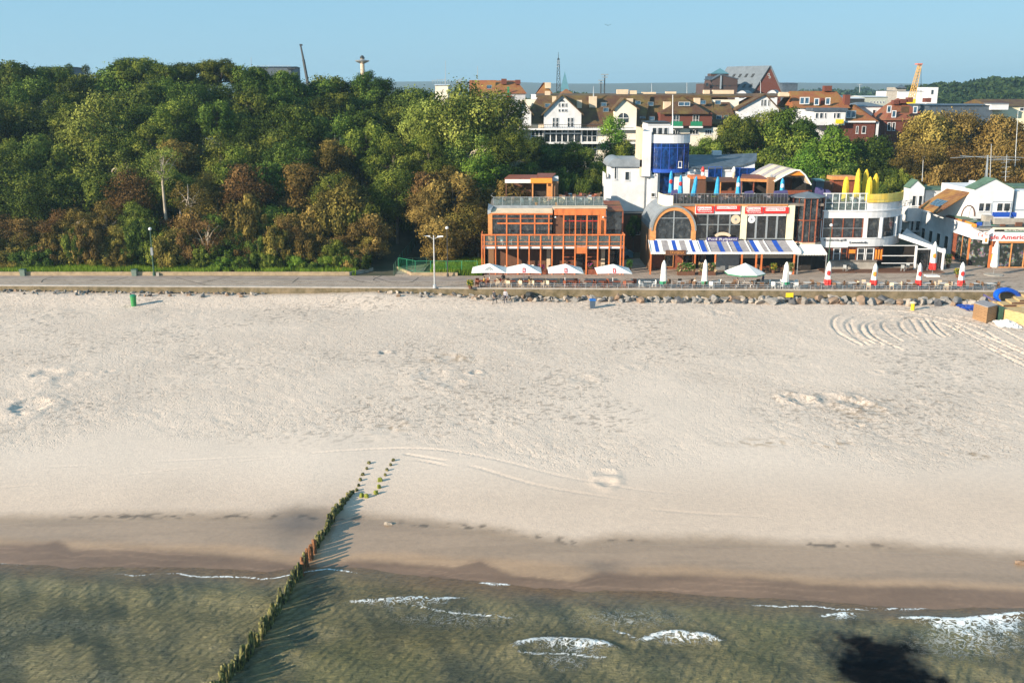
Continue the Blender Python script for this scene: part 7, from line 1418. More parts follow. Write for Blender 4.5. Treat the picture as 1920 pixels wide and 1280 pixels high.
# far town: small blocks toward the horizon
farw = [white, cream, white2, beige]; farr = [tilerd, tileor, metroof, slate, tilebr]; rz = random.Random(5)
for i in range(54):
    Y = rz.uniform(480, 1600); px = rz.uniform(1030, 1700) if i % 3 else rz.uniform(1560, 1700); wpx = rz.uniform(8, 20) * 700 / Y; top = ZZ(0, 1) and None
    zt_ = rz.uniform(9, 17); x = X(px, Y, zt_); hw = rz.uniform(6, 14); D = rz.uniform(10, 18); r = thing('town_house', 'distant pale town building with a coloured roof near the horizon', 'house', (x, Y, 2), 'distant town buildings')
    MB().box(x - hw, x + hw, Y, Y + D, -1, zt_).build('wall', rz.choice(farw), r); b = MB(); o = .5; zr = zt_ + rz.uniform(.5, 5); A = [(x - hw - o, Y - o, zt_), (x + hw + o, Y - o, zt_), (x + hw + o, Y + D + o, zt_), (x - hw - o, Y + D + o, zt_)]; r0, r1 = (x - hw + 2, Y + D / 2, zr), (x + hw - 2, Y + D / 2, zr); b.face([A[0], A[1], r1, r0]); b.face([A[2], A[3], r0, r1]); b.face([A[1], A[2], r1]); b.face([A[3], A[0], r0]); b.build('roof', rz.choice(farr), r)
    b = MB(); b.mat(gwin)
    for k in range(5): c = x - hw + hw * 2 * (k + .5) / 5; b.box(c - .6, c + .6, Y - .06, Y, zt_ - 3, zt_ - 1.5); b.box(c - .6, c + .6, Y - .06, Y, zt_ - 6, zt_ - 4.5)
    b.build('window_rows', None, r)
# far woods and hills
def canopy(name, label, pxs, ztop, Y0, Y1, mat, n, s, seed, kind='stuff'):
    r = np.random.default_rng(seed); t = r.uniform(0, 1, n); px = pxs[0] + (pxs[1] - pxs[0]) * r.uniform(0, 1, n); Y = Y0 + (Y1 - Y0) * t; x = (px - 960) / F * (Y * cp); zt = ztop(px, t)
    cz = zt + (fbm(x, Y, s * 5, 3, seed) - .6) * s * 5 + r.uniform(-1, .2, n) * s; P = np.stack([x, Y, cz], 1); Nn = r.normal(size=(n, 3)) + np.array([0, -.4, .8]); Nn /= np.linalg.norm(Nn, axis=1)[:, None]; a = np.cross(Nn, r.normal(size=(n, 3))); a /= np.linalg.norm(a, axis=1)[:, None]; b = np.cross(Nn, a); q = s * r.uniform(.3, .8, n)[:, None]
    v = np.stack([P - a * q, P - b * q * .7, P + a * q, P + b * q * .7], 1).reshape(-1, 3).astype(np.float32); me = bpy.data.meshes.new(name); me.vertices.add(4 * n); me.vertices.foreach_set('co', v.ravel()); me.loops.add(4 * n); me.loops.foreach_set('vertex_index', np.arange(4 * n, dtype=np.int32)); me.polygons.add(n); me.polygons.foreach_set('loop_start', np.arange(0, 4 * n, 4, dtype=np.int32)); me.update(calc_edges=True)
    at = me.attributes.new('tone', 'FLOAT', 'POINT'); at.data.foreach_set('value', np.repeat(r.uniform(0, 1, n), 4).astype(np.float32)); me.materials.append(mat); o = bpy.data.objects.new(name, me); COL.objects.link(o); tag(o, label, 'wood', kind=kind)
HT = [(1660, 172), (1700, 170), (1755, 163), (1800, 159), (1830, 155), (1870, 149), (1905, 143), (2000, 138), (2100, 136)]
def zt1(px, t): return 27 + (166 - itp(px, HT)) / F * 620 * cp * (0.35 + .65 * np.sqrt(t)) - (1 - t) * 14
canopy('far_woodland', 'distant dark green wooded hill at the right end of the skyline', (1665, 2150), zt1, 480, 640, L_far, 60000, 3.2, 5)
canopy('far_woodland', 'low belt of dark trees between the hotel roofs and the horizon', (700, 1500), lambda px, t: 17 + 3 * np.sin(px / 40) + 0 * t, 560, 700, L_far, 30000, 3.5, 6)
canopy('far_woodland', 'hazy tree belt around the distant town', (1400, 1720), lambda px, t: 13 + 9 * t, 700, 1500, L_far, 30000, 5, 7)
hx = np.linspace(-3500, 4500, 120); hy_ = np.linspace(3000, 5200, 24)
def hill_z(x, y): return (20 + 48 * fbm(x, y, 1300, 3, 99)) * np.sin(np.clip((y - 3000) / 2200, 0, 1) * math.pi) + 1
sheet('far_hills', hx, hy_, hill_z, MATS['earth_and_leaf_litter'])
# ================================================================== PROMENADE AND TERRACE FURNITURE
def chair_proto(name, mat, lab, grp, x=0):
    b = MB(); b.mat(mat).box(-.24, .24, -.22, .22, .40, .46); b.box(-.24, .24, .20, .26, .46, .92)
    for sx in (-.21, .21):
        for sy in (-.2, .22): b.box(sx - .02, sx + .02, sy - .02, sy + .02, 0, .399)
        b.box(sx - .025, sx + .025, -.2, .199, .62, .66)
    o = b.build(name, None, raw=True); return o
def table_proto(name, mat, w=.8, h=.74, round_=False):
    b = MB(); b.mat(mat)
    if round_: b.lathe((0, 0, h - .04), [(w / 2, 0), (w / 2, .04)], n=14)
    else: b.box(-w / 2, w / 2, -w / 2, w / 2, h - .04, h)
    b.mat(darkm).tube((0, 0, .03), (0, 0, h - .041), .035, n=6); b.box(-.25, .25, -.25, .25, 0, .029); return b.build(name, None, raw=True)
PROT = {'wicker': chair_proto('terrace_chair', wicker, '', ''), 'pale': chair_proto('terrace_chair', wht_f, '', ''), 'beige': chair_proto('terrace_chair', beige, '', ''), 'wood': chair_proto('terrace_chair', redwood, '', ''), 'grey': chair_proto('terrace_chair', grey, '', ''),
        'tpale': table_proto('terrace_table', tablem, .95), 'twood': table_proto('terrace_table', redwood, .9), 'twhite': table_proto('terrace_table', white2, .8), 'tdark': table_proto('terrace_table', darkm, .7), 'tyel': table_proto('terrace_table', pm('lime_tablecloth', (.55, .62, .06), .7, .08, 2), 1.2)}
USED = set()
def put(kind, loc, rz, label, cat, group, sc=1.0):
    p_ = PROT[kind]; o = p_ if kind not in USED else p_.copy()
    if kind in USED: COL.objects.link(o)
    USED.add(kind); o.location = loc; o.rotation_euler = (0, 0, rz); o.scale = (sc,) * 3; return tag(o, label, cat, group)
def setting(x, y, z, ck, tk, where, n=4, rad=.72, sc=1.0, a0=None):
    cn = {'wicker': 'dark wicker', 'pale': 'white', 'beige': 'beige', 'wood': 'red-brown wooden', 'grey': 'grey metal'}; tn = {'tpale': 'pale square', 'twood': 'red-brown wooden', 'twhite': 'white', 'tdark': 'dark', 'tyel': 'lime-covered'}
    put(tk, (x, y, z), random.uniform(-.15, .15), '%s table %s' % (tn[tk], where), 'table', 'tables of the terraces and sea wall', sc)
    a = random.choice([0, math.pi / 4]) if a0 is None else a0
    for k in range(n):
        t = a + 6.2832 * k / n; put(ck, (x + rad * math.cos(t), y + rad * math.sin(t), z), t - math.pi / 2 + random.uniform(-.3, .3), '%s chair %s' % (cn[ck], where), 'chair', 'chairs of the terraces and sea wall', sc)
# row along the sea wall
px = 905; k = 0
while px < 1840:
    x = X(px, 131, 1.5); y = YW(x) + 1.35
    near = min([(905, 'left of the first white parasol'), (918, 'under the first white parasol'), (982, 'under the second white parasol'), (1020, 'between the second and third white parasols'), (1058, 'under the third white parasol'), (1100, 'left of the last white parasol'), (1147, 'under the last white parasol'), (1195, 'in front of the alley'), (1241, 'at the first green-hemmed parasol'), (1280, 'in front of the left planter'), (1317, 'at the second green-hemmed parasol'), (1352, 'left of the round parasol'), (1392, 'under the round parasol'), (1430, 'beside the person in dark blue'), (1466, 'at the third green-hemmed parasol'), (1505, 'in front of the canopy entrance'), (1543, 'at the first red-hemmed parasol'), (1585, 'between the first two red-hemmed parasols'), (1627, 'at the second red-hemmed parasol'), (1668, 'between the second and third red-hemmed parasols'), (1709, 'at the third red-hemmed parasol'), (1748, 'in front of the tall slab-based parasol'), (1786, 'at the last red-hemmed parasol'), (1825, 'at the right end of the row')], key=lambda q: abs(q[0] - px))[1]
    if px < 1200: ck, tk, wh = random.choice(['wood', 'wicker', 'beige']), 'twood', near
    elif px < 1500: ck, tk, wh = random.choice(['wicker', 'pale', 'wicker']), 'tpale', near
    else: ck, tk, wh = random.choice(['wicker', 'beige', 'wicker']), 'tpale', near
    setting(x, y, PZ, ck, tk, wh, n=random.choice([2, 3, 4]), rad=.85, sc=1.05); px += random.uniform(24, 33)
# orange restaurant deck and roof terrace
for i, a in enumerate(range(925, 1165, 22)):
    x = X(a, 140, 6); setting(x, YF + .95 if a < 1036 else YF + 1.1, zdk, random.choice(['pale', 'wood', 'wicker']) if a < 1040 else 'wood', 'twood' if a > 1030 else 'tdark', 'on the timber deck', n=3)
for i in range(12):
    x = xl2 + 1.2 + i * 1.25; setting(x, 144.2 + (i % 3) * 1.3, zrf, random.choice(['wicker', 'grey', 'beige']), 'tdark', 'on the roof terrace of the timber restaurant', n=3)
for i in range(6):
    x = X(1055 + i * 13, 152, 12); setting(x, 150 + (i % 2) * 2.6, zrf, random.choice(['wicker', 'wood']), 'twhite' if i % 3 == 1 else 'twood', 'beside the rooftop hut', n=3)
for i, a in enumerate((935, 962, 990, 1042, 1145)): setting(X(a, 140, 2), YF + 1.3, PZ + .12, ['beige', 'wood', 'pale', 'wood', 'beige'][i], 'twood' if i % 2 else 'tpale', 'under the timber deck', n=3)
# arched restaurant terrace
for i in range(15):
    a = 1278 + i * 13; x = X(a, 143.5, 11); setting(x, YA + 1.3 + (i % 2) * 1.5, zter, random.choice(['beige', 'pale', 'wicker']), 'tyel' if i in (1, 5, 10) else 'tdark', 'on the terrace with the blue parasols', n=3)
# rounded building terrace
for i in range(13):
    a = 1556 + i * 11; x = X(a, 147, 11); yy = YR + 2.2 + (i % 3) * 2.1; setting(x, yy, zz(392) + .2, random.choice(['wicker', 'grey', 'pale']), 'tdark', 'on the rounded roof terrace', n=3)
# ground floor terrace under the striped awning
for i in range(6): setting(X(1400 + i * 16, 140, 2), YF + 1.5 + (i % 2) * .8, PZ, 'wicker', 'twood', 'under the striped awning', n=3)
for a in (1592, 1700, 1735): setting(X(a, 141, 2), 141.6, PZ + .1, 'grey', 'tdark', 'in front of the white counter', n=2)
# --- parasols
def closed_parasol(loc, h, r, cmat, hem=None, label='', group=None, base=True, lean=(0, 0), spot=None, name='closed_parasol', pole_h=.55, ph=0):
    root = thing(name, label, 'parasol', loc, group); l = Vector(loc)
    MB().tube(l, l + Vector((lean[0] * .2, lean[1] * .2, h * .98)), .035, n=6).build('pole', steel, root)
    H = h - pole_h; b = MB(); b.lathe(l + Vector((0, 0, pole_h)), [(r * .98, 0), (r, .08 * H), (r * .82, .35 * H), (r * .75, .6 * H), (r * .62, .82 * H), (r * .30, .95 * H), (r * .05, H)], n=20, flute=.16, nf=5, ph=ph, lean=lean); b.build('canopy', cmat, root, smooth=True)
    if hem: b = MB(); b.lathe(l + Vector((0, 0, pole_h - .02)), [(r * 1.03, 0), (r * 1.06, .08 * H), (r * .97, (.24 if hem is redp else .13) * H)], n=20, flute=.16, nf=5, ph=ph, lean=lean); b.build('hem', hem, root)
    if spot: b = MB(); c = l + Vector((-r * .2, -r * .95, pole_h + .42 * H)); b.lathe(c, [(.08, 0), (.24, .1), (.24, .5), (.08, .62)], n=8); b.build('printed_patch', spot, root)
    if base: MB().box(l.x - .3, l.x + .3, l.y - .3, l.y + .3, l.z + .001, l.z + .07).build('base', concrete, root)
    return root
def wallpt(px, off=1.0): x = X(px, 130.5, 2); return (x, YW(x) + off, PZ)
for px, l in ((1241, 'leftmost white parasol with green hem, folded, in front of the planters'), (1317, 'folded white parasol with green hem second from the left, before the right planter'), (1466, 'folded white parasol with green hem right of the open one')):
    closed_parasol(wallpt(px), random.uniform(3.55, 3.85), random.uniform(.36, .44), wht_f, greenp, l, 'folded green-hemmed parasols', ph=px)
for px, l, sp_ in ((1543, 'folded white parasol with red hem beside the canopy post, leftmost of four', redp), (1627, 'folded white parasol with a thin red hem and an orange print, second of four', brightor), (1709, 'folded white parasol with red hem before the dark conservatory, third of four', redp), (1786, 'folded white parasol with red hem nearest the blue slide, rightmost of four', redp)):
    closed_parasol(wallpt(px), random.uniform(3.4, 3.75), random.uniform(.36, .46), wht_f, redp, l, 'folded red-hemmed parasols', spot=sp_, ph=px, lean=(random.uniform(-.03, .03), 0))
c = V(1748, 511, 137.5); bp = closed_parasol((c.x, 137.5, PZ), 4.9, .45, wht_f, redp, 'tall folded white parasol on a white slab base before the conservatory', spot=brightor, base=False, pole_h=1.0); MB().box(c.x - .9, c.x + .9, 136.9, 138.1, PZ + .001, PZ + .16).build('base', white2, bp)
c = V(1863, 512, 138.5); bp = closed_parasol((c.x, 138.5, PZ), 4.9, .5, wht_f, None, 'tall plain white folded parasol in front of the cafe window', base=False, pole_h=1.1, name='closed_parasol'); MB().lathe((c.x, 138.5, PZ + .001), [(1.3, 0), (1.25, .1), (.2, .16)], n=14).build('base', concrete, bp)
for px, yb, yt, Y, ln, l in ((1257, 356, 320, 149, (0, 0), 'sky-blue folded parasol farthest left, against the blue glass door'), (1275, 360, 328, 148, (0, 0), 'sky-blue folded parasol second from the left'), (1299, 374, 330, 144, (.13, 0), 'leaning sky-blue folded parasol beside the bar corner'), (1343, 370, 331, 145.5, (.03, 0), 'sky-blue folded parasol in front of the long bar'), (1383, 362, 330, 146.5, (0, 0), 'patterned sky-blue folded parasol at the right end of the bar'), (1465, 362, 334, 146, (0, 0), 'sky-blue folded parasol in front of the striped marquee')):
    x = X(px, Y, zter); closed_parasol((x, Y, zter), ZZ(yt, Y) - zter, .36, sky_f, None, l, 'sky-blue folded parasols', spot=white2 if px > 1370 else (redp if px < 1290 else None), lean=ln, pole_h=.8, ph=px)
for px, yt, Y, l in ((1585, 331, 145, 'yellow folded parasol at the front left of the rounded terrace'), (1607, 316, 150.5, 'yellow folded parasol at the back, leftmost of the two rear ones'), (1622, 317, 151.5, 'yellow folded parasol at the back, rightmost of the two rear ones'), (1629, 331, 145.5, 'yellow folded parasol touching its taller neighbour'), (1640, 325, 146.2, 'tallest yellow folded parasol at the right of the terrace')):
    zt = zz(392) + .2; closed_parasol((X(px, Y, 12), Y, zt), ZZ(yt, Y) - zt, .55, yel_f, None, l, 'yellow folded parasols', pole_h=.7, ph=px)
# open square parasols
def square_parasol(px, label, logo):
    x = X(px, 131.3, 2); y = YW(x) + 1.5; root = thing('white_parasol', label, 'parasol', (x, y, PZ), 'open white parasols'); hs = 2.3; z0, z1 = PZ + 2.15, PZ + 3.05
    b = MB(); C4 = [(x - hs, y - hs), (x + hs, y - hs), (x + hs, y + hs), (x - hs, y + hs)]
    for i in range(4):
        p_, q_ = C4[i], C4[(i + 1) % 4]; n = 6
        for j in range(n):
            for k in range(n):
                def f(u, v): # v: 0 rim 1 apex
                    ex, ey = p_[0] + (q_[0] - p_[0]) * u, p_[1] + (q_[1] - p_[1]) * u; s_ = (1 - v); return (x + (ex - x) * s_, y + (ey - y) * s_, z0 + (z1 - z0) * v - .10 * math.sin(math.pi * u) * (1 - v) * v * 2 + .06 * (1 - math.sin(math.pi * u)) * 0 - (.05 * abs(math.sin(math.pi * u)) * (1 - v)) * -1)
                b.face([f(j / n, k / n), f((j + 1) / n, k / n), f((j + 1) / n, (k + 1) / n), f(j / n, (k + 1) / n)])
    b.build('canopy', wht_f, root, smooth=False)
    MB().tube((x, y, PZ), (x, y, z1 - .02), .05, n=8).build('pole', white2, root); b = MB(); b.mat(steel)
    for c_ in C4: b.tube((x, y, z0 + .15), (x + (c_[0] - x) * .97, y + (c_[1] - y) * .97, z0 - .01), .025, n=4)
    b.build('ribs', None, root); MB().box(x - .45, x + .45, y - .45, y + .45, PZ + .001, PZ + .09).build('base', concrete, root)
    # printed emblem on the front slope
    f = lambda u, v: Vector((x + u, y - hs * (1 - v), z0 + (z1 - z0) * v + .035)); b = MB()
    if logo == 'red':
        b.mat(redp).hexa([f(-.20, .05), f(.20, .05), f(.16, .52), f(-.16, .52)], [p_ + Vector((0, -.004, .012)) for p_ in (f(-.20, .05), f(.20, .05), f(.16, .52), f(-.16, .52))]); b.mat(white2).hexa([f(-.05, .14) + Vector((0, -.006, .014)), f(.07, .14) + Vector((0, -.006, .014)), f(.06, .42) + Vector((0, -.006, .014)), f(-.05, .42) + Vector((0, -.006, .014))], [f(a_, c_) + Vector((0, -.008, .022)) for a_, c_ in ((-.05, .14), (.07, .14), (.06, .42), (-.05, .42))])
    else:
        b.mat(darkm)
        for sgn in (-1, 1): b.tube(f(0, .6), f(sgn * .5, .3), .025, n=4); b.tube(f(0, .42), f(sgn * .3, .25), .02, n=4)
    b.build('emblem', None, root)
square_parasol(918, 'open white square parasol with a dark line emblem, leftmost of four', 'line'); square_parasol(982, 'open white square parasol with a red mark, second from the left', 'red'); square_parasol(1058.5, 'open white square parasol with a red mark, third from the left', 'red'); square_parasol(1147, 'open white square parasol with a red mark standing apart at the right', 'red')
x = X(1390, 131.3, 2); y = YW(x) + 1.7; root = thing('round_parasol', 'open round white parasol with pale green hem before the striped awning', 'parasol', (x, y, PZ)); b = MB(); n = 8; hs = 2.7; z0, z1 = PZ + 2.0, PZ + 3.25; P = [(x + hs * math.cos(6.2832 * (i + .5) / n), y + hs * math.sin(6.2832 * (i + .5) / n), z0) for i in range(n)]
for i in range(n): b.mat(wht_f if i != 7 else wht_f).face([P[i], P[(i + 1) % n], (x, y, z1)])
b.mat(greenp)
for i in range(n): p_, q_ = P[i], P[(i + 1) % n]; b.face([(p_[0], p_[1], z0 - .16), (q_[0], q_[1], z0 - .16), q_, p_])
b.build('canopy', None, root); MB().tube((x, y, PZ), (x, y, z1), .05, n=8).build('pole', steel, root); MB().lathe((x, y, PZ + .001), [(.5, 0), (.45, .1), (.1, .15)], n=12).build('base', concrete, root)
# --- railing on the sea wall
rl = thing('sea_wall_railing', 'low metal railing on top of the sea wall beside the terraces', 'railing', (X(1370, 129, 1.5), YW(X(1370, 129, 1.5)) + .15, PZ + .06))
xa, xb = X(900, 130, 1.5), X(1845, 130, 1.5); n = 48
for i in range(n + 1): x = xa + (xb - xa) * i / n; MB().box(x - .03, x + .03, YW(x) + .12, YW(x) + .18, PZ + .06, PZ + .62).build('post', steel, rl)
b = MB(); 
for h in (.34, .60): b.tube((xa, YW(xa) + .15, PZ + h), (xb, YW(xb) + .15, PZ + h), .03, n=5)
b.build('rail', steel, rl)
# --- lamp posts
def lamp(px, py, pyt, label, mat, heads, Y=None, thick=.09):
    g = G(px, py, PZ); Y = g.y; z1 = ZZ(pyt, Y); r = thing('street_lamp', label, 'street lamp', g); MB().tube(g, (g.x, Y, z1), thick, thick * .6, n=8).build('pole', mat, r); MB().lathe(g, [(thick * 2, 0), (thick * 1.9, .4), (thick * 1.1, .5)], n=8).build('base', mat, r)
    for sx in heads:
        MB().tube((g.x, Y, z1 - .5), (g.x + sx * .8, Y, z1 - .15), .035, n=5).build('arm', mat, r) if sx else None
        b = MB(); c = Vector((g.x + sx * .85, Y, z1 - .18 if sx else z1)); b.mat(white2)
        if sx: b.hexa([c + Vector((-.42, -.14, -.12 * sx)), c + Vector((.42, -.14, -.0)), c + Vector((.42, .14, -.0)), c + Vector((-.42, .14, -.12 * sx))], [c + Vector((-.35, -.1, .10)), c + Vector((.35, -.1, .12)), c + Vector((.35, .1, .12)), c + Vector((-.35, .1, .10))])
        else: b.lathe(c, [(.08, 0), (.22, .1), (.22, .3), (.06, .42)], n=10)
        b.build('lamp_head', None, r)
    return r
lamp(815, 540, 441, 'grey double-armed street lamp on the sea side of the promenade', steel, (-1, 1), thick=.13)
lamp(839.5, 518.5, 430, 'slim dark street lamp with one small head before the green fence', darkm, (0,), thick=.08)
l1 = lamp(289, 517, 432, 'weathered green street lamp standing against the low wall left', greend, (0,), thick=.11); g = G(289, 517, PZ); MB().box(g.x - .16, g.x + .16, g.y - .16, g.y + .16, PZ + 2.9, PZ + 4.0).build('junction_box', grey, l1); MB().box(g.x + .35, g.x + .75, g.y - .2, g.y + .2, PZ, PZ + .45).build('foot_box', concrete, l1)
lamp(1551, 520, 425, 'thin green street lamp in front of the rounded white building', greend, (0,), thick=.08)
# --- bins
def bin_(name, g, w, h, mat, lid, label, round_=False):
    r = thing(name, label, 'bin', g); b = MB(); g = Vector(g)
    b.lathe(g, [(w * .42, 0), (w * .5, h * .9)], n=12) if round_ else b.hexa([g + Vector((sx * w * .42, sy * w * .42, 0)) for sx, sy in ((-1, -1), (1, -1), (1, 1), (-1, 1))], [g + Vector((sx * w * .5, sy * w * .5, h * .88)) for sx, sy in ((-1, -1), (1, -1), (1, 1), (-1, 1))])
    b.build('body', mat, r); b = MB(); t = g + Vector((0, 0, h * .885)); b.lathe(t, [(w * .56, 0), (w * .56, h * .06), (w * .3, h * .14)], n=12) if round_ else b.hexa([t + Vector((sx * w * .56, sy * w * .56, 0)) for sx, sy in ((-1, -1), (1, -1), (1, 1), (-1, 1))], [t + Vector((sx * w * .5, sy * w * .5, h * .14)) for sx, sy in ((-1, -1), (1, -1), (1, 1), (-1, 1))])
    b.build('lid', lid, r); return r
for px, l in ((44, 'grey-green litter bin by the low wall at the far left'), (253, 'grey-green litter bin by the low wall near the street lamp')): bin_('litter_bin', G(px, 517, PZ), .75, .95, pm('grey_green_plastic_%d' % px, (.14, .19, .16), .6, .1, 3), greend, l)
def onsand(px, py): g = G(px, py, 0); z = sandz1(g.x, g.y); g = G(px, py, z); return (g.x, g.y, sandz1(g.x, g.y) - .02)
bin_('litter_bin', onsand(251, 572), .75, 1.45, pm('beach_bin_green', (.04, .26, .07), .5, .15, 3), greenp, 'tall green litter bin standing on the sand below the wall', True)
bin_('litter_bin', onsand(1111, 577), .72, 1.15, pm('blue_grey_plastic', (.06, .09, .13), .5, .1, 3), pm('blue_lid', (.01, .12, .42), .5, .1, 3), 'dark grey bin with a bright blue lid on the sand')
g = onsand(1711, 581); bb = thing('yellow_post', 'short yellow post with a sandy cap on the sand beside the boulders', 'post', g); MB().lathe(g, [(.24, 0), (.24, .9)], n=10).build('body', yelp, bb); MB().lathe((g[0], g[1], g[2] + .9), [(.42, 0), (.42, .1), (.1, .25)], n=10).build('cap', beige, bb)
g = G(1481, 558, .2); bd = thing('yellow_board', 'small yellow board fixed in front of the sea wall among the boulders', 'sign', (g.x, YW(g.x) - .9, .2)); MB().fb(1473.5, 549, 1487.5, 557.5, YW(g.x) - .9, .06).build('board', yelp, bd); b = MB(); b.mat(steel); [b.tube((g.x + sx, YW(g.x) - .8, -.2), (g.x + sx, YW(g.x) - .8, .8), .03, n=4) for sx in (-.35, .35)]; b.build('legs', None, bd)
# --- planters
def plant_clump(par, name, c, w, d, h, mats, n=260, sd=1, blade=.16):
    r = np.random.default_rng(sd)
    for q, mt_ in enumerate(mats):
        m_ = n // len(mats); P = np.stack([c[0] + r.uniform(-w / 2, w / 2, m_), c[1] + r.uniform(-d / 2, d / 2, m_), c[2] + h * r.uniform(0, 1, m_) ** .8], 1); a = r.uniform(0, 6.28, m_); s_ = blade * r.uniform(.6, 1.3, m_); ti = r.uniform(-.6, .9, m_); b = MB()
        for i in range(m_):
            u = Vector((math.cos(a[i]), math.sin(a[i]), ti[i])) * s_[i]; v_ = Vector((-math.sin(a[i]), math.cos(a[i]), .3)) * s_[i] * .5; p_ = Vector(P[i]); b.face([p_ - u, p_ - v_, p_ + u, p_ + v_])
        o = b.build(name if q == 0 else 'blossom', mt_, par)
leafp = pm('plant_leaf_green', (.06, .16, .02), .6, .3, 3); flow = pm('pale_dry_blossom', (.50, .36, .20), .8, .2, 4); yflow = pm('yellow_foliage', (.45, .36, .04), .7, .2, 4); pinkf = pm('pink_blossom', (.45, .05, .25), .7, .2, 4)
for i, (p0, p1, py, lab, ms) in enumerate([(1270, 1302, 512, 'long wooden planter of green plants left of the awning post', [leafp, leafp, flow]), (1310, 1341, 513, 'long wooden planter with pale grasses right of the awning post', [leafp, flow, flow])]):
    Y = 138.5; x0, x1 = X(p0, Y, 2), X(p1, Y, 2); r = thing('planter', lab, 'planter', ((x0 + x1) / 2, Y, PZ)); MB().box(x0, x1, Y - .35, Y + .35, PZ, PZ + .55).build('trough', brown, r); plant_clump(r, 'plants', ((x0 + x1) / 2, Y, PZ + .6), x1 - x0, .7, 1.1, ms, 420, i, .2)
for i, (px, py, ms, lab, h) in enumerate([(1107, 512, [leafp, pinkf], 'flowering pot plant beside the entrance of the timber restaurant', .9), (1015, 512, [leafp, pinkf], 'pink flowering pot between two white parasols', .8), (1180, 508, [leafp], 'green pot plant at the corner of the alley', 1.2), (882, 541, [leafp, yflow], 'small pot plant at the left end of the tables', .7), (1450, 512, [yflow, leafp], 'yellow pot plant under the striped awning', 1.0), (1482, 514, [flow, leafp], 'tall white pot with pale grass under the striped awning', 1.2), (1777, 502, [yflow, yflow, leafp], 'yellow-leaved shrub in a planter beside the conservatory', 1.6), (1795, 520, [yflow, leafp], 'low yellow-green plant on the planter below the rightmost parasol', .8)]):
    g = G(px, py, PZ); r = thing('pot_plant', lab, 'plant', g); MB().lathe(g, [(.22, 0), (.3, .45)], n=10).build('pot', white2 if 'white pot' in lab else brown, r); plant_clump(r, 'leaves', (g.x, g.y, PZ + .45), .8, .8, h, ms, 240, 30 + i, .16)
for i, (a, l) in enumerate(((1006, 'yellow pot with a green plant at the left of the roof terrace railing'), (1044, 'small orange pot with a plant at the roof terrace railing'))):
    x = X(a, 142.9, 11); r = thing('pot_plant', l, 'plant', (x, 142.95, zrf)); MB().lathe((x, 142.95, zrf), [(.14, 0), (.24, .5)], n=8).build('pot', brightor, r); plant_clump(r, 'leaves', (x, 142.95, zrf + .5), .5, .4, .7, [leafp], 80, 60 + i, .14)
# flower boxes round the rounded terrace
r = thing('flower_border', 'border of flowers and leaves behind the yellow banner', 'plants', (XB + 1, YR + 2, zz(380))); P = outline(-.55)[2:14]
for i, p_ in enumerate(P): plant_clump(r, 'flowers', (p_[0], p_[1], zz(384)), .9, .9, 1.3, [leafp, [flow, pinkf, wht_f, yflow][i % 4]], 110, 80 + i, .13)
# --- terrace bars and marquee on the arched building
brr = thing('terrace_bar', 'long brown wooden bar counter on the terrace of the arched restaurant', 'bar', V(1352, 365, 150)); yb1 = 150
b = MB(); b.mat(brown).fb(1323, 341, 1381, 365, yb1 + 1.5, .2); b.mat(redwood).fb(1322, 358, 1384, 368, yb1, .3); b.build('counter', None, brr); b = MB(); b.mat(brown); A = [V(1322, 342, yb1), V(1382, 342, yb1), V(1382, 334, yb1 + 2), V(1322, 334, yb1 + 2)]; b.hexa(A, [q + Vector((0, 0, .15)) for q in A]); b.build('roof', None, brr); [MB().fb(a, 342, a + 1.6, 366, yb1 - .05, .2).build('post', orange2, brr) for a in (1323, 1350, 1380)]
kb = thing('terrace_kiosk', 'brown boarded kiosk with an orange edge at the left end of the terrace bar', 'kiosk', V(1309, 362, 149)); MB().fb(1300, 336, 1323, 366, 149, 3).build('wall', brown, kb); MB().fb(1296, 331, 1323.5, 336, 148.8, 3.4).build('roof', orange, kb)
for i, (a, l) in enumerate(((1318, 'red and white figure-shaped ornament on the kiosk roof'), (1376, 'pale ice-cream-shaped ornament above the bar end'))):
    Y = 150.5; zb_ = ZZ(334, Y); x = X(a, Y, 15); r = thing('roof_ornament', l, 'ornament', (x, Y, zb_)); MB().lathe((x, Y, zb_), [(.12, 0), (.28, .5), (.22, .9)], n=10).build('lower_part', white2 if i == 0 else beige, r); MB().lathe((x, Y, zb_ + .9), [(.22, 0), (.28, .25), (.2, .6), (.05, .8)], n=10).build('top_part', redp if i == 0 else wht_f, r)
tr = thing('flat_bar_roof', 'flat wooden roof with an orange edge between the bar and the brick pillar', 'shelter', V(1413, 365, 150)); b = MB(); b.mat(redwood); A = [V(1388, 336, 149), V(1442, 338, 149), V(1440, 329, 153), V(1391, 328, 153)]; b.hexa(A, [q + Vector((0, 0, .12)) for q in A]); b.build('roof', None, tr); b = MB(); q0, q1 = V(1387, 336, 148.9), V(1442, 338, 148.9); b.hexa([q0 + Vector((0, 0, -.3)), q1 + Vector((0, 0, -.3)), q1 + Vector((0, .06, -.3)), q0 + Vector((0, .06, -.3))], [q0 + Vector((0, 0, .1)), q1 + Vector((0, 0, .1)), q1 + Vector((0, .06, .1)), q0 + Vector((0, .06, .1))]); b.build('fascia', orange2, tr); MB().fb(1392, 340, 1440, 362, 153, .2).build('back_wall', darkwall, tr); [MB().fb(a, 338, a + 2, 368, 149.2, .2).build('post', redwood, tr) for a in (1389, 1412)]
bp_ = thing('brick_pillar', 'tan brick pillar with a small lantern beside the striped marquee', 'pillar', V(1446, 366, 148)); MB().fb(1440, 333, 1452, 368, 148, .9).build('shaft', brickt, bp_); b = MB(); c = V(1446, 333, 148.4); b.lathe(c, [(.15, 0), (.2, .3), (.05, .6)], n=8); b.build('lantern', steel, bp_)
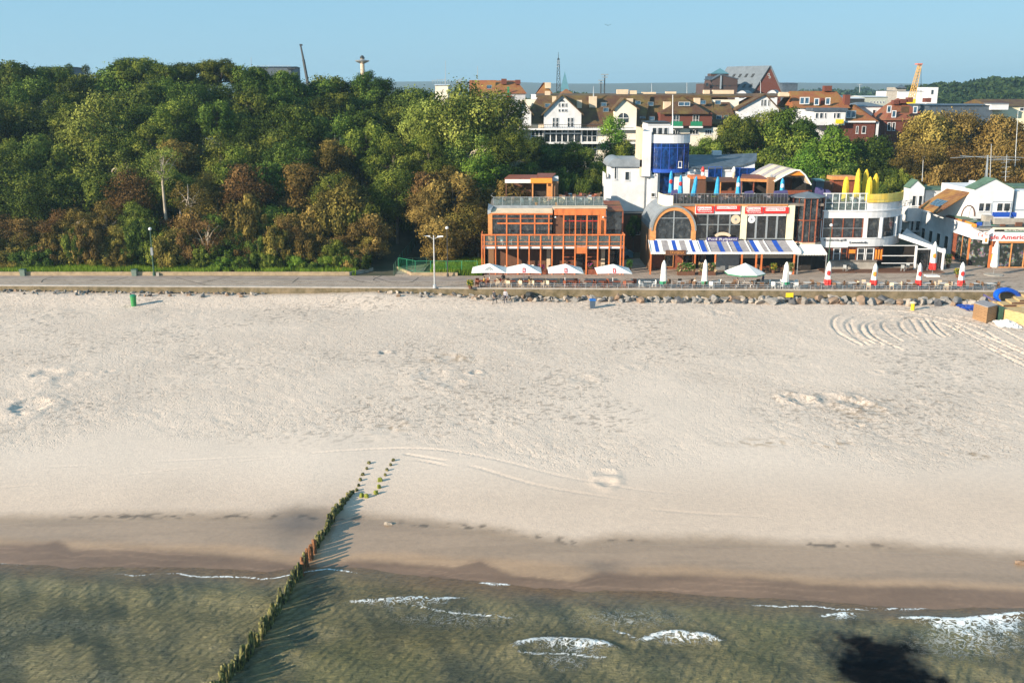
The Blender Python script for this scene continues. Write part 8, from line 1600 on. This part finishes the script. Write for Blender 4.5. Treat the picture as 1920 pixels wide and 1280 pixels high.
mq = thing('striped_marquee', 'arched marquee roof striped pale and brown over a dark bar on the terrace', 'marquee', V(1487, 365, 149)); yb0, yb2 = 147.5, 155; pts = [(1452, 334), (1472, 322), (1492, 312.5), (1500, 313), (1510, 322), (1521, 340)]; b = MB()
front = [V(a, c + 6, yb0) for a, c in pts]; n = 6
for i in range(len(front) - 1):
    for k in range(n):
        b.mat(beige if k % 2 == 0 else grey_f); o0 = Vector((-2.0 * k / n, (yb2 - yb0) * k / n, .35 * k / n)); o1 = Vector((-2.0 * (k + 1) / n, (yb2 - yb0) * (k + 1) / n, .35 * (k + 1) / n)); b.face([front[i] + o0, front[i + 1] + o0, front[i + 1] + o1, front[i] + o1])
b.build('canvas_roof', None, mq); b = MB(); b.mat(brightor); b.prism([front[1] + Vector((.4, .15, -.1)), front[4] + Vector((-.1, .15, -.1)), front[3] + Vector((0, .15, -.06)), front[2] + Vector((0, .15, -.06))], (0, .1, 0)); b.build('orange_gable', None, mq); b = MB(); b.mat(wht_f); b.path([p_ + Vector((0, -.05, -.05)) for p_ in front], .12, n=6); b.build('edge_trim', None, mq)
MB().fb(1458, 333, 1520, 366, 152.5, .2).build('back_wall', brown, mq); MB().fb(1486, 334, 1512, 356, 149.5, .2).build('dark_opening', darkwall, mq); MB().fb(1462, 357, 1522, 366, 149.3, .3).build('bar_front', redwood, mq)
for i, (p0, y0, p1, y1, Y, l) in enumerate([(1259, 357, 1272, 381, 143, 'purple covered cabinet at the left end of the terrace railing'), (1397, 359, 1414, 383, 143, 'purple covered cabinet in the middle of the terrace railing'), (1452, 358, 1478, 383, 143, 'broad purple covered stack beside the octagonal bay roof')]):
    x0, x1, z0, z1 = RC(p0, y0, p1, y1, Y); b = MB(); b.hexa([(x0, Y, zter), (x1, Y, zter), (x1, Y + 1, zter), (x0, Y + 1, zter)], [(x0 + .06, Y + .08, z1 - .15), (x1 - .12, Y + .05, z1), (x1 - .1, Y + .9, z1 + .05), (x0 + .1, Y + .95, z1 - .1)]); tag(b.build('covered_cabinet', purp), l, 'covered furniture')
ob2 = thing('long_orange_bar', 'long low orange-brown bar behind the yellow parasols', 'bar', V(1582, 345, 153)); MB().fb(1562, 338, 1604, 362, 153, 2).build('counter', redwood, ob2); MB().fb(1560, 331, 1606, 337.5, 152.6, 2.6).build('fascia_roof', orange2, ob2)
bs2 = thing('blue_service_block', 'blue and brown service cabins between the marquee and the yellow parasols', 'cabin', V(1540, 360, 151)); MB().fb(1530, 340, 1545, 362, 151, 2).build('blue_cabin', slate, bs2); MB().fb(1545.3, 341, 1560, 362, 151.5, 2).build('brown_cabin', brown, bs2); MB().fb(1529, 337, 1546, 340, 150.8, 2.3).build('cabin_roof', gteal, bs2)
for i, (a, y0, c, y1, l) in enumerate(((1530, 353, 1549, 366, 'larger purple tarp-covered pile behind the octagonal bay'), (1546, 357, 1562, 367, 'smaller purple tarp-covered pile behind the white railing'))):
    x0, x1, z0, z1 = RC(a, y0, c, y1, 148.5); b = MB(); b.hexa([(x0, 148.5, zter), (x1, 148.5, zter), (x1, 150, zter), (x0, 150, zter)], [(x0 + .3, 148.8, z1), (x1 - .3, 148.7, z1 - .2), (x1 - .3, 149.8, z1), (x0 + .3, 149.8, z1 + .1)]); tag(b.build('covered_pile', purp), l, 'covered furniture')
# --- vehicles in the alley
def car(x, y, z, L, Wd, Hh, mat, label, van=False, rz=0.0):
    r = thing('parked_van' if van else 'parked_car', label, 'van' if van else 'car', (x, y, z)); r.rotation_euler = (0, 0, 0); b = MB(); c, s_ = math.cos(rz), math.sin(rz)
    T = lambda a, d, h: (x + a * c - d * s_, y + a * s_ + d * c, z + h)
    def sec(b, prof, w0, w1=None):
        w1 = w1 or w0; A = [T(a, -w0, h) for a, h in prof]; B = [T(a, w0, h) for a, h in prof]; n = len(A); b.face(A); b.face(B[::-1]); [b.face([A[(i + 1) % n], A[i], B[i], B[(i + 1) % n]]) for i in range(n)]
    h = Hh; l = L / 2; w = Wd / 2
    sec(b.mat(mat), [(-l, .3), (l, .3), (l, .55 * h), (l * .9, .62 * h), (-l * .95, .62 * h), (-l, .5 * h)], w)
    sec(b, [(-l * .95, .621 * h), (l * (.72 if van else .55), .621 * h), (l * (.5 if van else .2), h), (-l * (.92 if van else .65), h)], w * .9); b.build('body', None, r)
    b = MB(); b.mat(gdark)
    for sgn in (-1, 1):
        for a0, a1 in ((-.8, -.35), (-.3, .1), (.14, .5)) if van else ((-.55, -.15), (-.1, .3)): q = [T(l * a0, sgn * (w * .905), .66 * h), T(l * a1, sgn * (w * .905), .66 * h), T(l * a1 * .93, sgn * (w * .905), .93 * h), T(l * a0, sgn * (w * .905), .93 * h)]; b.face(q)
    b.build('side_windows', None, r)
    for a in (-.62, .62):
        for sgn in (-1, 1): p0 = T(l * a, sgn * w * .8, .33); p1 = T(l * a, sgn * w * 1.02, .33); o = MB().tube(p0, p1, .33, n=14).build('wheel', darkm, r)
    for sgn in (-1, 1): p0 = Vector(T(l * 1.003, sgn * w * .7, .48 * h)); MB().lathe(p0 - Vector((0, 0, .1)), [(.04, 0), (.12, .1), (.04, .2)], n=8).build('headlight', white2, r)
    return r
car(X(1156, 152, 3), 152.3, PZ, 4.9, 1.9, 2.0, pm('pale_blue_car_paint', (.10, .22, .30), .3, .05, 2, metal=.3), 'blue-grey minibus parked behind the side glass bay', True, .1)
car(X(1192, 172, 4), 171, gz(X(1192, 172, 4), 171), 4.3, 1.75, 1.5, pm('white_car_paint', (.7, .72, .74), .3, .03, 2), 'white car parked at the far end of the alley', False, .2)
# --- people
def person(x, y, z, pose, shirt, trousers, label, face=0.0, h=1.74, hair=(.05, .03, .02), bend=0.0, bag=None, lean=0.0):
    """one continuous skinned body, clothing and hair as children"""
    S_ = h / 1.74; J = {'pel': (0, 0, .93), 'wst': (0, 0, 1.08), 'chs': (0, 0, 1.30), 'nk': (0, 0, 1.47), 'hd': (0, .01, 1.60), 'top': (0, .01, 1.70)}
    st = .30 if pose == 'walk' else .06
    for s_, n in ((-1, 'l'), (1, 'r')):
        f = s_ * st; J['hip' + n] = (s_ * .095, 0, .90); J['kn' + n] = (s_ * .10, f * .55 + .04, .50); J['an' + n] = (s_ * .10, f * 1.0, .09); J['to' + n] = (s_ * .11, f * 1.0 + .16, .03)
        J['sh' + n] = (s_ * .18, 0, 1.40); a = -s_ * st * .8; J['el' + n] = (s_ * .235, a * .5, 1.13); J['wr' + n] = (s_ * .225, a * 1.0 + .08, .90); J['ha' + n] = (s_ * .215, a * 1.0 + .12, .81)
    if pose == 'sit':
        dz = -.42
        for k in J: J[k] = (J[k][0], J[k][1], J[k][2] + dz)
        for s_, n in ((-1, 'l'), (1, 'r')): J['kn' + n] = (s_ * .12, .42, .50); J['an' + n] = (s_ * .12, .45, .09); J['to' + n] = (s_ * .12, .6, .04); J['wr' + n] = (s_ * .18, .32, .70); J['ha' + n] = (s_ * .14, .40, .72)
    if bend:
        for k in ('wst', 'chs', 'nk', 'hd', 'top', 'shl', 'shr', 'ell', 'elr', 'wrl', 'wrr', 'hal', 'har'):
            px_, py_2, pz_ = J[k]; d = pz_ - .93
            if k[:2] in ('el', 'wr', 'ha'): J[k] = (px_, py_2 + bend * .42, pz_ - bend * .12)
            else: J[k] = (px_, py_2 + d * math.sin(bend), .93 + d * math.cos(bend))
    names = list(J); E = [('pel', 'wst'), ('wst', 'chs'), ('chs', 'nk'), ('nk', 'hd'), ('hd', 'top')]
    for n in 'lr': E += [('pel', 'hip' + n), ('hip' + n, 'kn' + n), ('kn' + n, 'an' + n), ('an' + n, 'to' + n), ('chs', 'sh' + n), ('sh' + n, 'el' + n), ('el' + n, 'wr' + n), ('wr' + n, 'ha' + n)]
    rad = {'pel': (.15, .11), 'wst': (.135, .10), 'chs': (.155, .11), 'nk': (.055, .055), 'hd': (.085, .10), 'top': (.06, .07), 'hip': (.095, .095), 'kn': (.06, .06), 'an': (.04, .045), 'to': (.04, .03), 'sh': (.065, .065), 'el': (.045, .045), 'wr': (.03, .03), 'ha': (.035, .02)}
    verts = [Vector(J[k]) for k in names]; fl = []
    for n, s_ in (('l', -1), ('r', 1)):       # five fingers on each hand
        hi = names.index('ha' + n); hp = Vector(J['ha' + n])
        for q in range(5): verts.append(hp + Vector((.02 * (q - 2) * .8, .03 + (.02 if q == 0 else 0), -.07 if q else -.03))); fl.append((hi, len(verts) - 1))
    me = bpy.data.meshes.new('person_body'); me.from_pydata([tuple(v * S_) for v in verts], [(names.index(a), names.index(b_)) for a, b_ in E] + fl, []); o = bpy.data.objects.new('pb', me); COL.objects.link(o)
    md = o.modifiers.new('s', 'SKIN'); sv_ = me.skin_vertices[0].data
    for i in range(len(verts)):
        if i < len(names): k = names[i]; k2 = k if k in rad else k[:-1]; sv_[i].radius = tuple(q * S_ for q in rad[k2])
        else: sv_[i].radius = (.009, .009)
    for i in range(len(verts)): sv_[i].use_root = (i == 0)
    sb = o.modifiers.new('u', 'SUBSURF'); sb.levels = 1; sb.render_levels = 1
    bpy.context.view_layer.update(); m2_ = bpy.data.meshes.new_from_object(o.evaluated_get(bpy.context.evaluated_depsgraph_get())); bpy.data.objects.remove(o)
    m2_.materials.clear(); [m2_.materials.append(q) for q in (skin, shirt, trousers, darkm)]
    nk, pel = Vector(J['nk']) * S_, Vector(J['pel']) * S_
    ups = (nk - pel).normalized()
    for pl in m2_.polygons:
        c = pl.center; t = (c - pel).dot(ups)
        hand = (c - Vector(J['hal']) * S_).length < .12 or (c - Vector(J['har']) * S_).length < .12
        pl.material_index = 0 if (t > (nk - pel).length + .0 or hand) else (3 if c.z < .10 else (1 if t > .04 and not (pose == 'sit' and c.z < .5) else 2)); pl.use_smooth = True
    r = thing('person', label, 'person', (x, y, z)); r.rotation_euler = (0, 0, face); bo = bpy.data.objects.new('body', m2_); COL.objects.link(bo); bo.parent = r
    hm = pm('hair_%d' % len(MATS), hair, .8, .1, 6); hc = Vector(J['hd']) * S_ + ups * .03; b = MB(); b.lathe(hc - Vector((0, .025, .05)), [(.07, 0), (.105, .05), (.11, .10), (.08, .155), (.02, .18)], n=10); b.mat; hb = b.build('hair', hm, None, raw=True); hb.parent = r
    fb2 = MB(); fc = Vector(J['hd']) * S_; fb2.lathe(fc + Vector((0, .10, -.025)), [(.008, 0), (.016, .015), (.006, .05)], n=6); nb_ = fb2.build('nose', skin, None, raw=True); nb_.parent = r
    if bag: q = Vector(J['chs']) * S_; b = MB(); b.box(q.x - .16, q.x + .16, q.y - .30, q.y - .12, q.z - .3, q.z + .12); k_ = b.build('backpack', bag, None, raw=True); k_.parent = r
    return r
cl = lambda n, c: pm(n, c, .85, .1, 5)
g = onsand(928, 568); person(*g, 'walk', cl('dark_jacket', (.05, .055, .07)), cl('charcoal_trousers', (.04, .04, .045)), 'person in a dark jacket bending forward on the sand below the wall', face=2.6, bend=.4, h=1.9)
g = onsand(948, 568); person(*g, 'walk', cl('light_grey_jumper', (.48, .46, .50)), cl('dark_jeans', (.05, .05, .07)), 'person in a light grey top striding on the sand with a cap on', face=3.0, bend=.3, hair=(.25, .05, .04), h=1.92)
g = G(943.5, 536, PZ); person(g.x, g.y, PZ, 'walk', cl('black_top', (.03, .03, .035)), skin, 'person with a dark backpack and a red bag walking between the white parasols', face=.4, bag=darkm)
b = MB(); b.mat(redp).box(g.x - .42, g.x - .22, g.y - .1, g.y + .1, PZ + .65, PZ + 1.0); b.tube((g.x - .32, g.y, PZ + 1.0), (g.x - .25, g.y, PZ + 1.12), .015, n=4); tag(b.build('red_bag'), 'small red bag held by the walker between the white parasols', 'bag')
g = G(1430, 537, PZ); person(g.x, g.y, PZ, 'stand', cl('dark_blue_top', (.04, .05, .10)), cl('grey_trousers', (.14, .13, .13)), 'person in a dark blue top standing right of the open round parasol', face=.9)
for i, (a, col, l, hc) in enumerate([(908, (.55, .38, .05), 'seated person in yellow at the leftmost terrace tables', (.04, .03, .02)), (992, (.55, .36, .10), 'seated person in an orange-yellow top under the second white parasol', (.03, .02, .02)), (1300, (.6, .55, .5), 'seated person in a pale top between the green-hemmed parasols', (.3, .2, .1)), (1378, (.12, .08, .06), 'seated person in brown beside the pole of the round parasol', (.03, .02, .02))]):
    p0 = wallpt(a, 1.25); person(*p0, 'sit', cl('top_%d' % a, col), cl('trousers_%d' % a, (.08, .08, .10)), l, face=[1.5, -1.5, 0, 1.2][i], hair=hc); put('wicker', (p0[0], p0[1], PZ), [1.5, -1.5, 0, 1.2][i] + math.pi, 'dark wicker chair with a person seated on it near the sea wall', 'chair', 'occupied wicker chairs')
# --- heap of crates, slide pieces and tarps at the right edge of the beach
g = G(1848, 604, 0); x0 = X(1825, 117, 0); x1 = X(1852, 117, 0); 
c0, c1, c2 = Vector(G(1823, 597, 0)), Vector(G(1849, 606, 0)), Vector(G(1867, 601, 0)); c3 = c0 + (c2 - c1); hh = 1.9
ck = thing('board_stack', 'square stack of brown boards on the sand left of the plywood panels', 'stack', c1); MB().hexa([c0, c1, c2, c3], [p_ + Vector((0, 0, hh)) for p_ in (c0, c1, c2, c3)]).build('stacked_boards', woodcr, ck); ct = [p_ + (p_ - (c0 + c2) / 2) * .04 + Vector((0, 0, hh + .003)) for p_ in (c0, c1, c2, c3)]; MB().hexa(ct, [p_ + Vector((0, 0, .08)) for p_ in ct]).build('cover_board', grey_f, ck)
pp = thing('plywood_panels', 'raw plywood slide panels stacked on the sand at the right edge', 'panels', G(1890, 600, 0)); q0, q1 = Vector(G(1876, 600, 0)), Vector(G(1965, 620, 0)); bk = Vector((1.0, 4.5, 0)); b = MB(); b.hexa([q0, q1, q1 + bk, q0 + bk], [q0 + Vector((0, 0, 1.42)), q1 + Vector((0, 0, 1.3)), q1 + bk + Vector((0, 0, 1.4)), q0 + bk + Vector((0, 0, 1.45))]); b.build('large_panel', woodbox, pp)
for i in range(4):
    q = q0 + Vector((1.3 * i + .6, .9 + .7 * i, 1.46 + .16 * i)); b = MB(); b.mat(woodbox).hexa([q, q + Vector((5.5, .6, -.1)), q + Vector((5.8, 3, -.1)), q + Vector((.3, 2.2, 0))], [q + Vector((0, 0, .2)), q + Vector((5.5, .6, .1)), q + Vector((5.8, 3, .1)), q + Vector((.3, 2.2, .2))]); b.build('panel', None, pp)
    b = MB(); b.mat(brown).hexa([q + Vector((0, -.01, -.02)), q + Vector((1.6, .15, -.06)), q + Vector((1.6, .16, .1)), q + Vector((0, 0, .0))], [q + Vector((0, -.03, .03)), q + Vector((1.6, .12, .03)), q + Vector((1.6, .13, .22)), q + Vector((0, -.02, .2))]); b.build('panel_edge', None, pp)
MB().box(c2.x + .15, c2.x + .7, c2.y - .2, c2.y + 1.2, -.1, 1.7).build('green_sheet_stack', greend, pp)
ws = thing('white_sacks', 'crumpled white sheeting lying on the sand before the plywood panels', 'sheeting', G(1890, 612, 0)); r = random.Random(4); b = MB(); n = 12; g0 = G(1868, 609, 0); w = G(1915, 613, 0) - g0; H_ = [[max(0, .55 * math.sin(math.pi * i / n) * math.sin(math.pi * j / n) + r.uniform(-.1, .12)) + .03 for j in range(n + 1)] for i in range(n + 1)]
f = lambda i, j: g0 + w * (i / n) + Vector((.15 * (j - n / 2) * .3, 3.4 * (j / n - .35), H_[i][j]))
[b.face([f(i, j), f(i + 1, j), f(i + 1, j + 1), f(i, j + 1)]) for i in range(n) for j in range(n)]; b.build('sheeting', wht_f, ws)
bt = MB(); g0 = G(1812, 584, 0); [bt.face([g0 + Vector((i * .5, j * .9, .05 + .18 * r.random())), g0 + Vector(((i + 1) * .5, j * .9, .05 + .18 * r.random())), g0 + Vector(((i + 1) * .5, (j + 1) * .9, .1 + .2 * r.random())), g0 + Vector((i * .5, (j + 1) * .9, .1 + .2 * r.random()))]) for i in range(5) for j in range(4)]; tag(bt.build('blue_tarp', bluep), 'rumpled blue tarp left of the board stack', 'tarp')
sl = thing('slide_arc', 'big curved blue plastic slide channel leaning on the sea wall at the right edge', 'slide', G(1885, 566, 0)); b = MB(); sp0 = smooth_line([(1884, 574), (1872, 566), (1865, 556), (1866, 547), (1874, 541), (1887, 539), (1900, 542), (1911, 549), (1918, 558), (1922, 566)], 4); ctr = (1895, 562)
pts = [(V(a_, c_, 125.0 + 2.2 * i / len(sp0)), V(a_ + (ctr[0] - a_) * .26, c_ + (ctr[1] - c_) * .34, 124.6 + 2.2 * i / len(sp0))) for i, (a_, c_) in enumerate(sp0)]
for (o0, i0), (o1, i1) in zip(pts[:-1], pts[1:]):
    U_ = Vector((0, 0, .28)); m0, m1 = (o0 + i0) / 2 - Vector((0, .25, .1)), (o1 + i1) / 2 - Vector((0, .25, .1)); b.face([o0, o1, m1, m0]); b.face([m0, m1, i1, i0]); b.face([o0 + Vector((0, .35, 0)), o0, o1][::-1]) ; b.face([o0, o1, o1 + Vector((0, .35, -.1)), o0 + Vector((0, .35, -.1))]); b.face([i0, i1, i1 + Vector((0, .35, -.1)), i0 + Vector((0, .35, -.1))]); b.face([o0 + Vector((0, .35, -.1)), o1 + Vector((0, .35, -.1)), i1 + Vector((0, .35, -.1)), i0 + Vector((0, .35, -.1))])
b.build('channel', pm('slide_blue', (.005, .09, .55), .3, .08, 2), sl)
for k, l in enumerate(('purple plank leaning against the boulders near the slide',)): b = MB(); q0, q1 = V(1845, 555, 124.5), V(1868, 567, 123.5); b.hexa([q0, q1, q1 + Vector((0, .3, 0)), q0 + Vector((0, .3, 0))], [q0 + Vector((0, 0, .25)), q1 + Vector((0, 0, .25)), q1 + Vector((0, .3, .25)), q0 + Vector((0, .3, .25))]); tag(b.build('purple_plank', purp), l, 'plank')
# --- dark bush and driftwood at the wall foot, bird
x = X(993, 127, .6); tag((MB().lathe((x, YW(x) - .7, 0), [(.3, 0), (.55, .3), (.6, .8), (.45, 1.15), (.1, 1.2)], n=9, flute=.1).build('dark_sack', darkm)), 'dark rounded sack standing against the sea wall right of the walkers', 'sack')
bd_ = V(1140, 48, 140); b = MB(); b.mat(darkm); b.face([bd_, bd_ + Vector((.45, 0, .18)), bd_ + Vector((.35, .12, .1))]); b.face([bd_, bd_ + Vector((-.35, .12, .1)), bd_ + Vector((-.45, 0, .18))]); b.lathe(bd_ + Vector((0, 0, -.05)), [(.03, 0), (.06, .05), (.03, .1)], n=6); tag(b.build('bird'), 'tiny gull flying high over the town', 'bird')
# ------------------------------------------------------------------ haze
hb = MB(); hb.box(-4600, 4600, -420, 5700, -9, 100); hz = hb.build('haze', None); hz['kind'] = 'stuff'; hz['label'] = 'thin blue morning haze over the town and the sea'
hm_ = bpy.data.materials.new('haze'); hm_.use_nodes = True; t = hm_.node_tree; t.nodes.clear(); o = N(t, 'ShaderNodeOutputMaterial'); v = N(t, 'ShaderNodeVolumePrincipled'); v.inputs['Color'].default_value = (.54, .82, 1.0, 1); v.inputs['Density'].default_value = .00018; v.inputs['Anisotropy'].default_value = .2
t.links.new(v.outputs[0], o.inputs['Volume']); hz.data.materials.clear(); hz.data.materials.append(hm_)
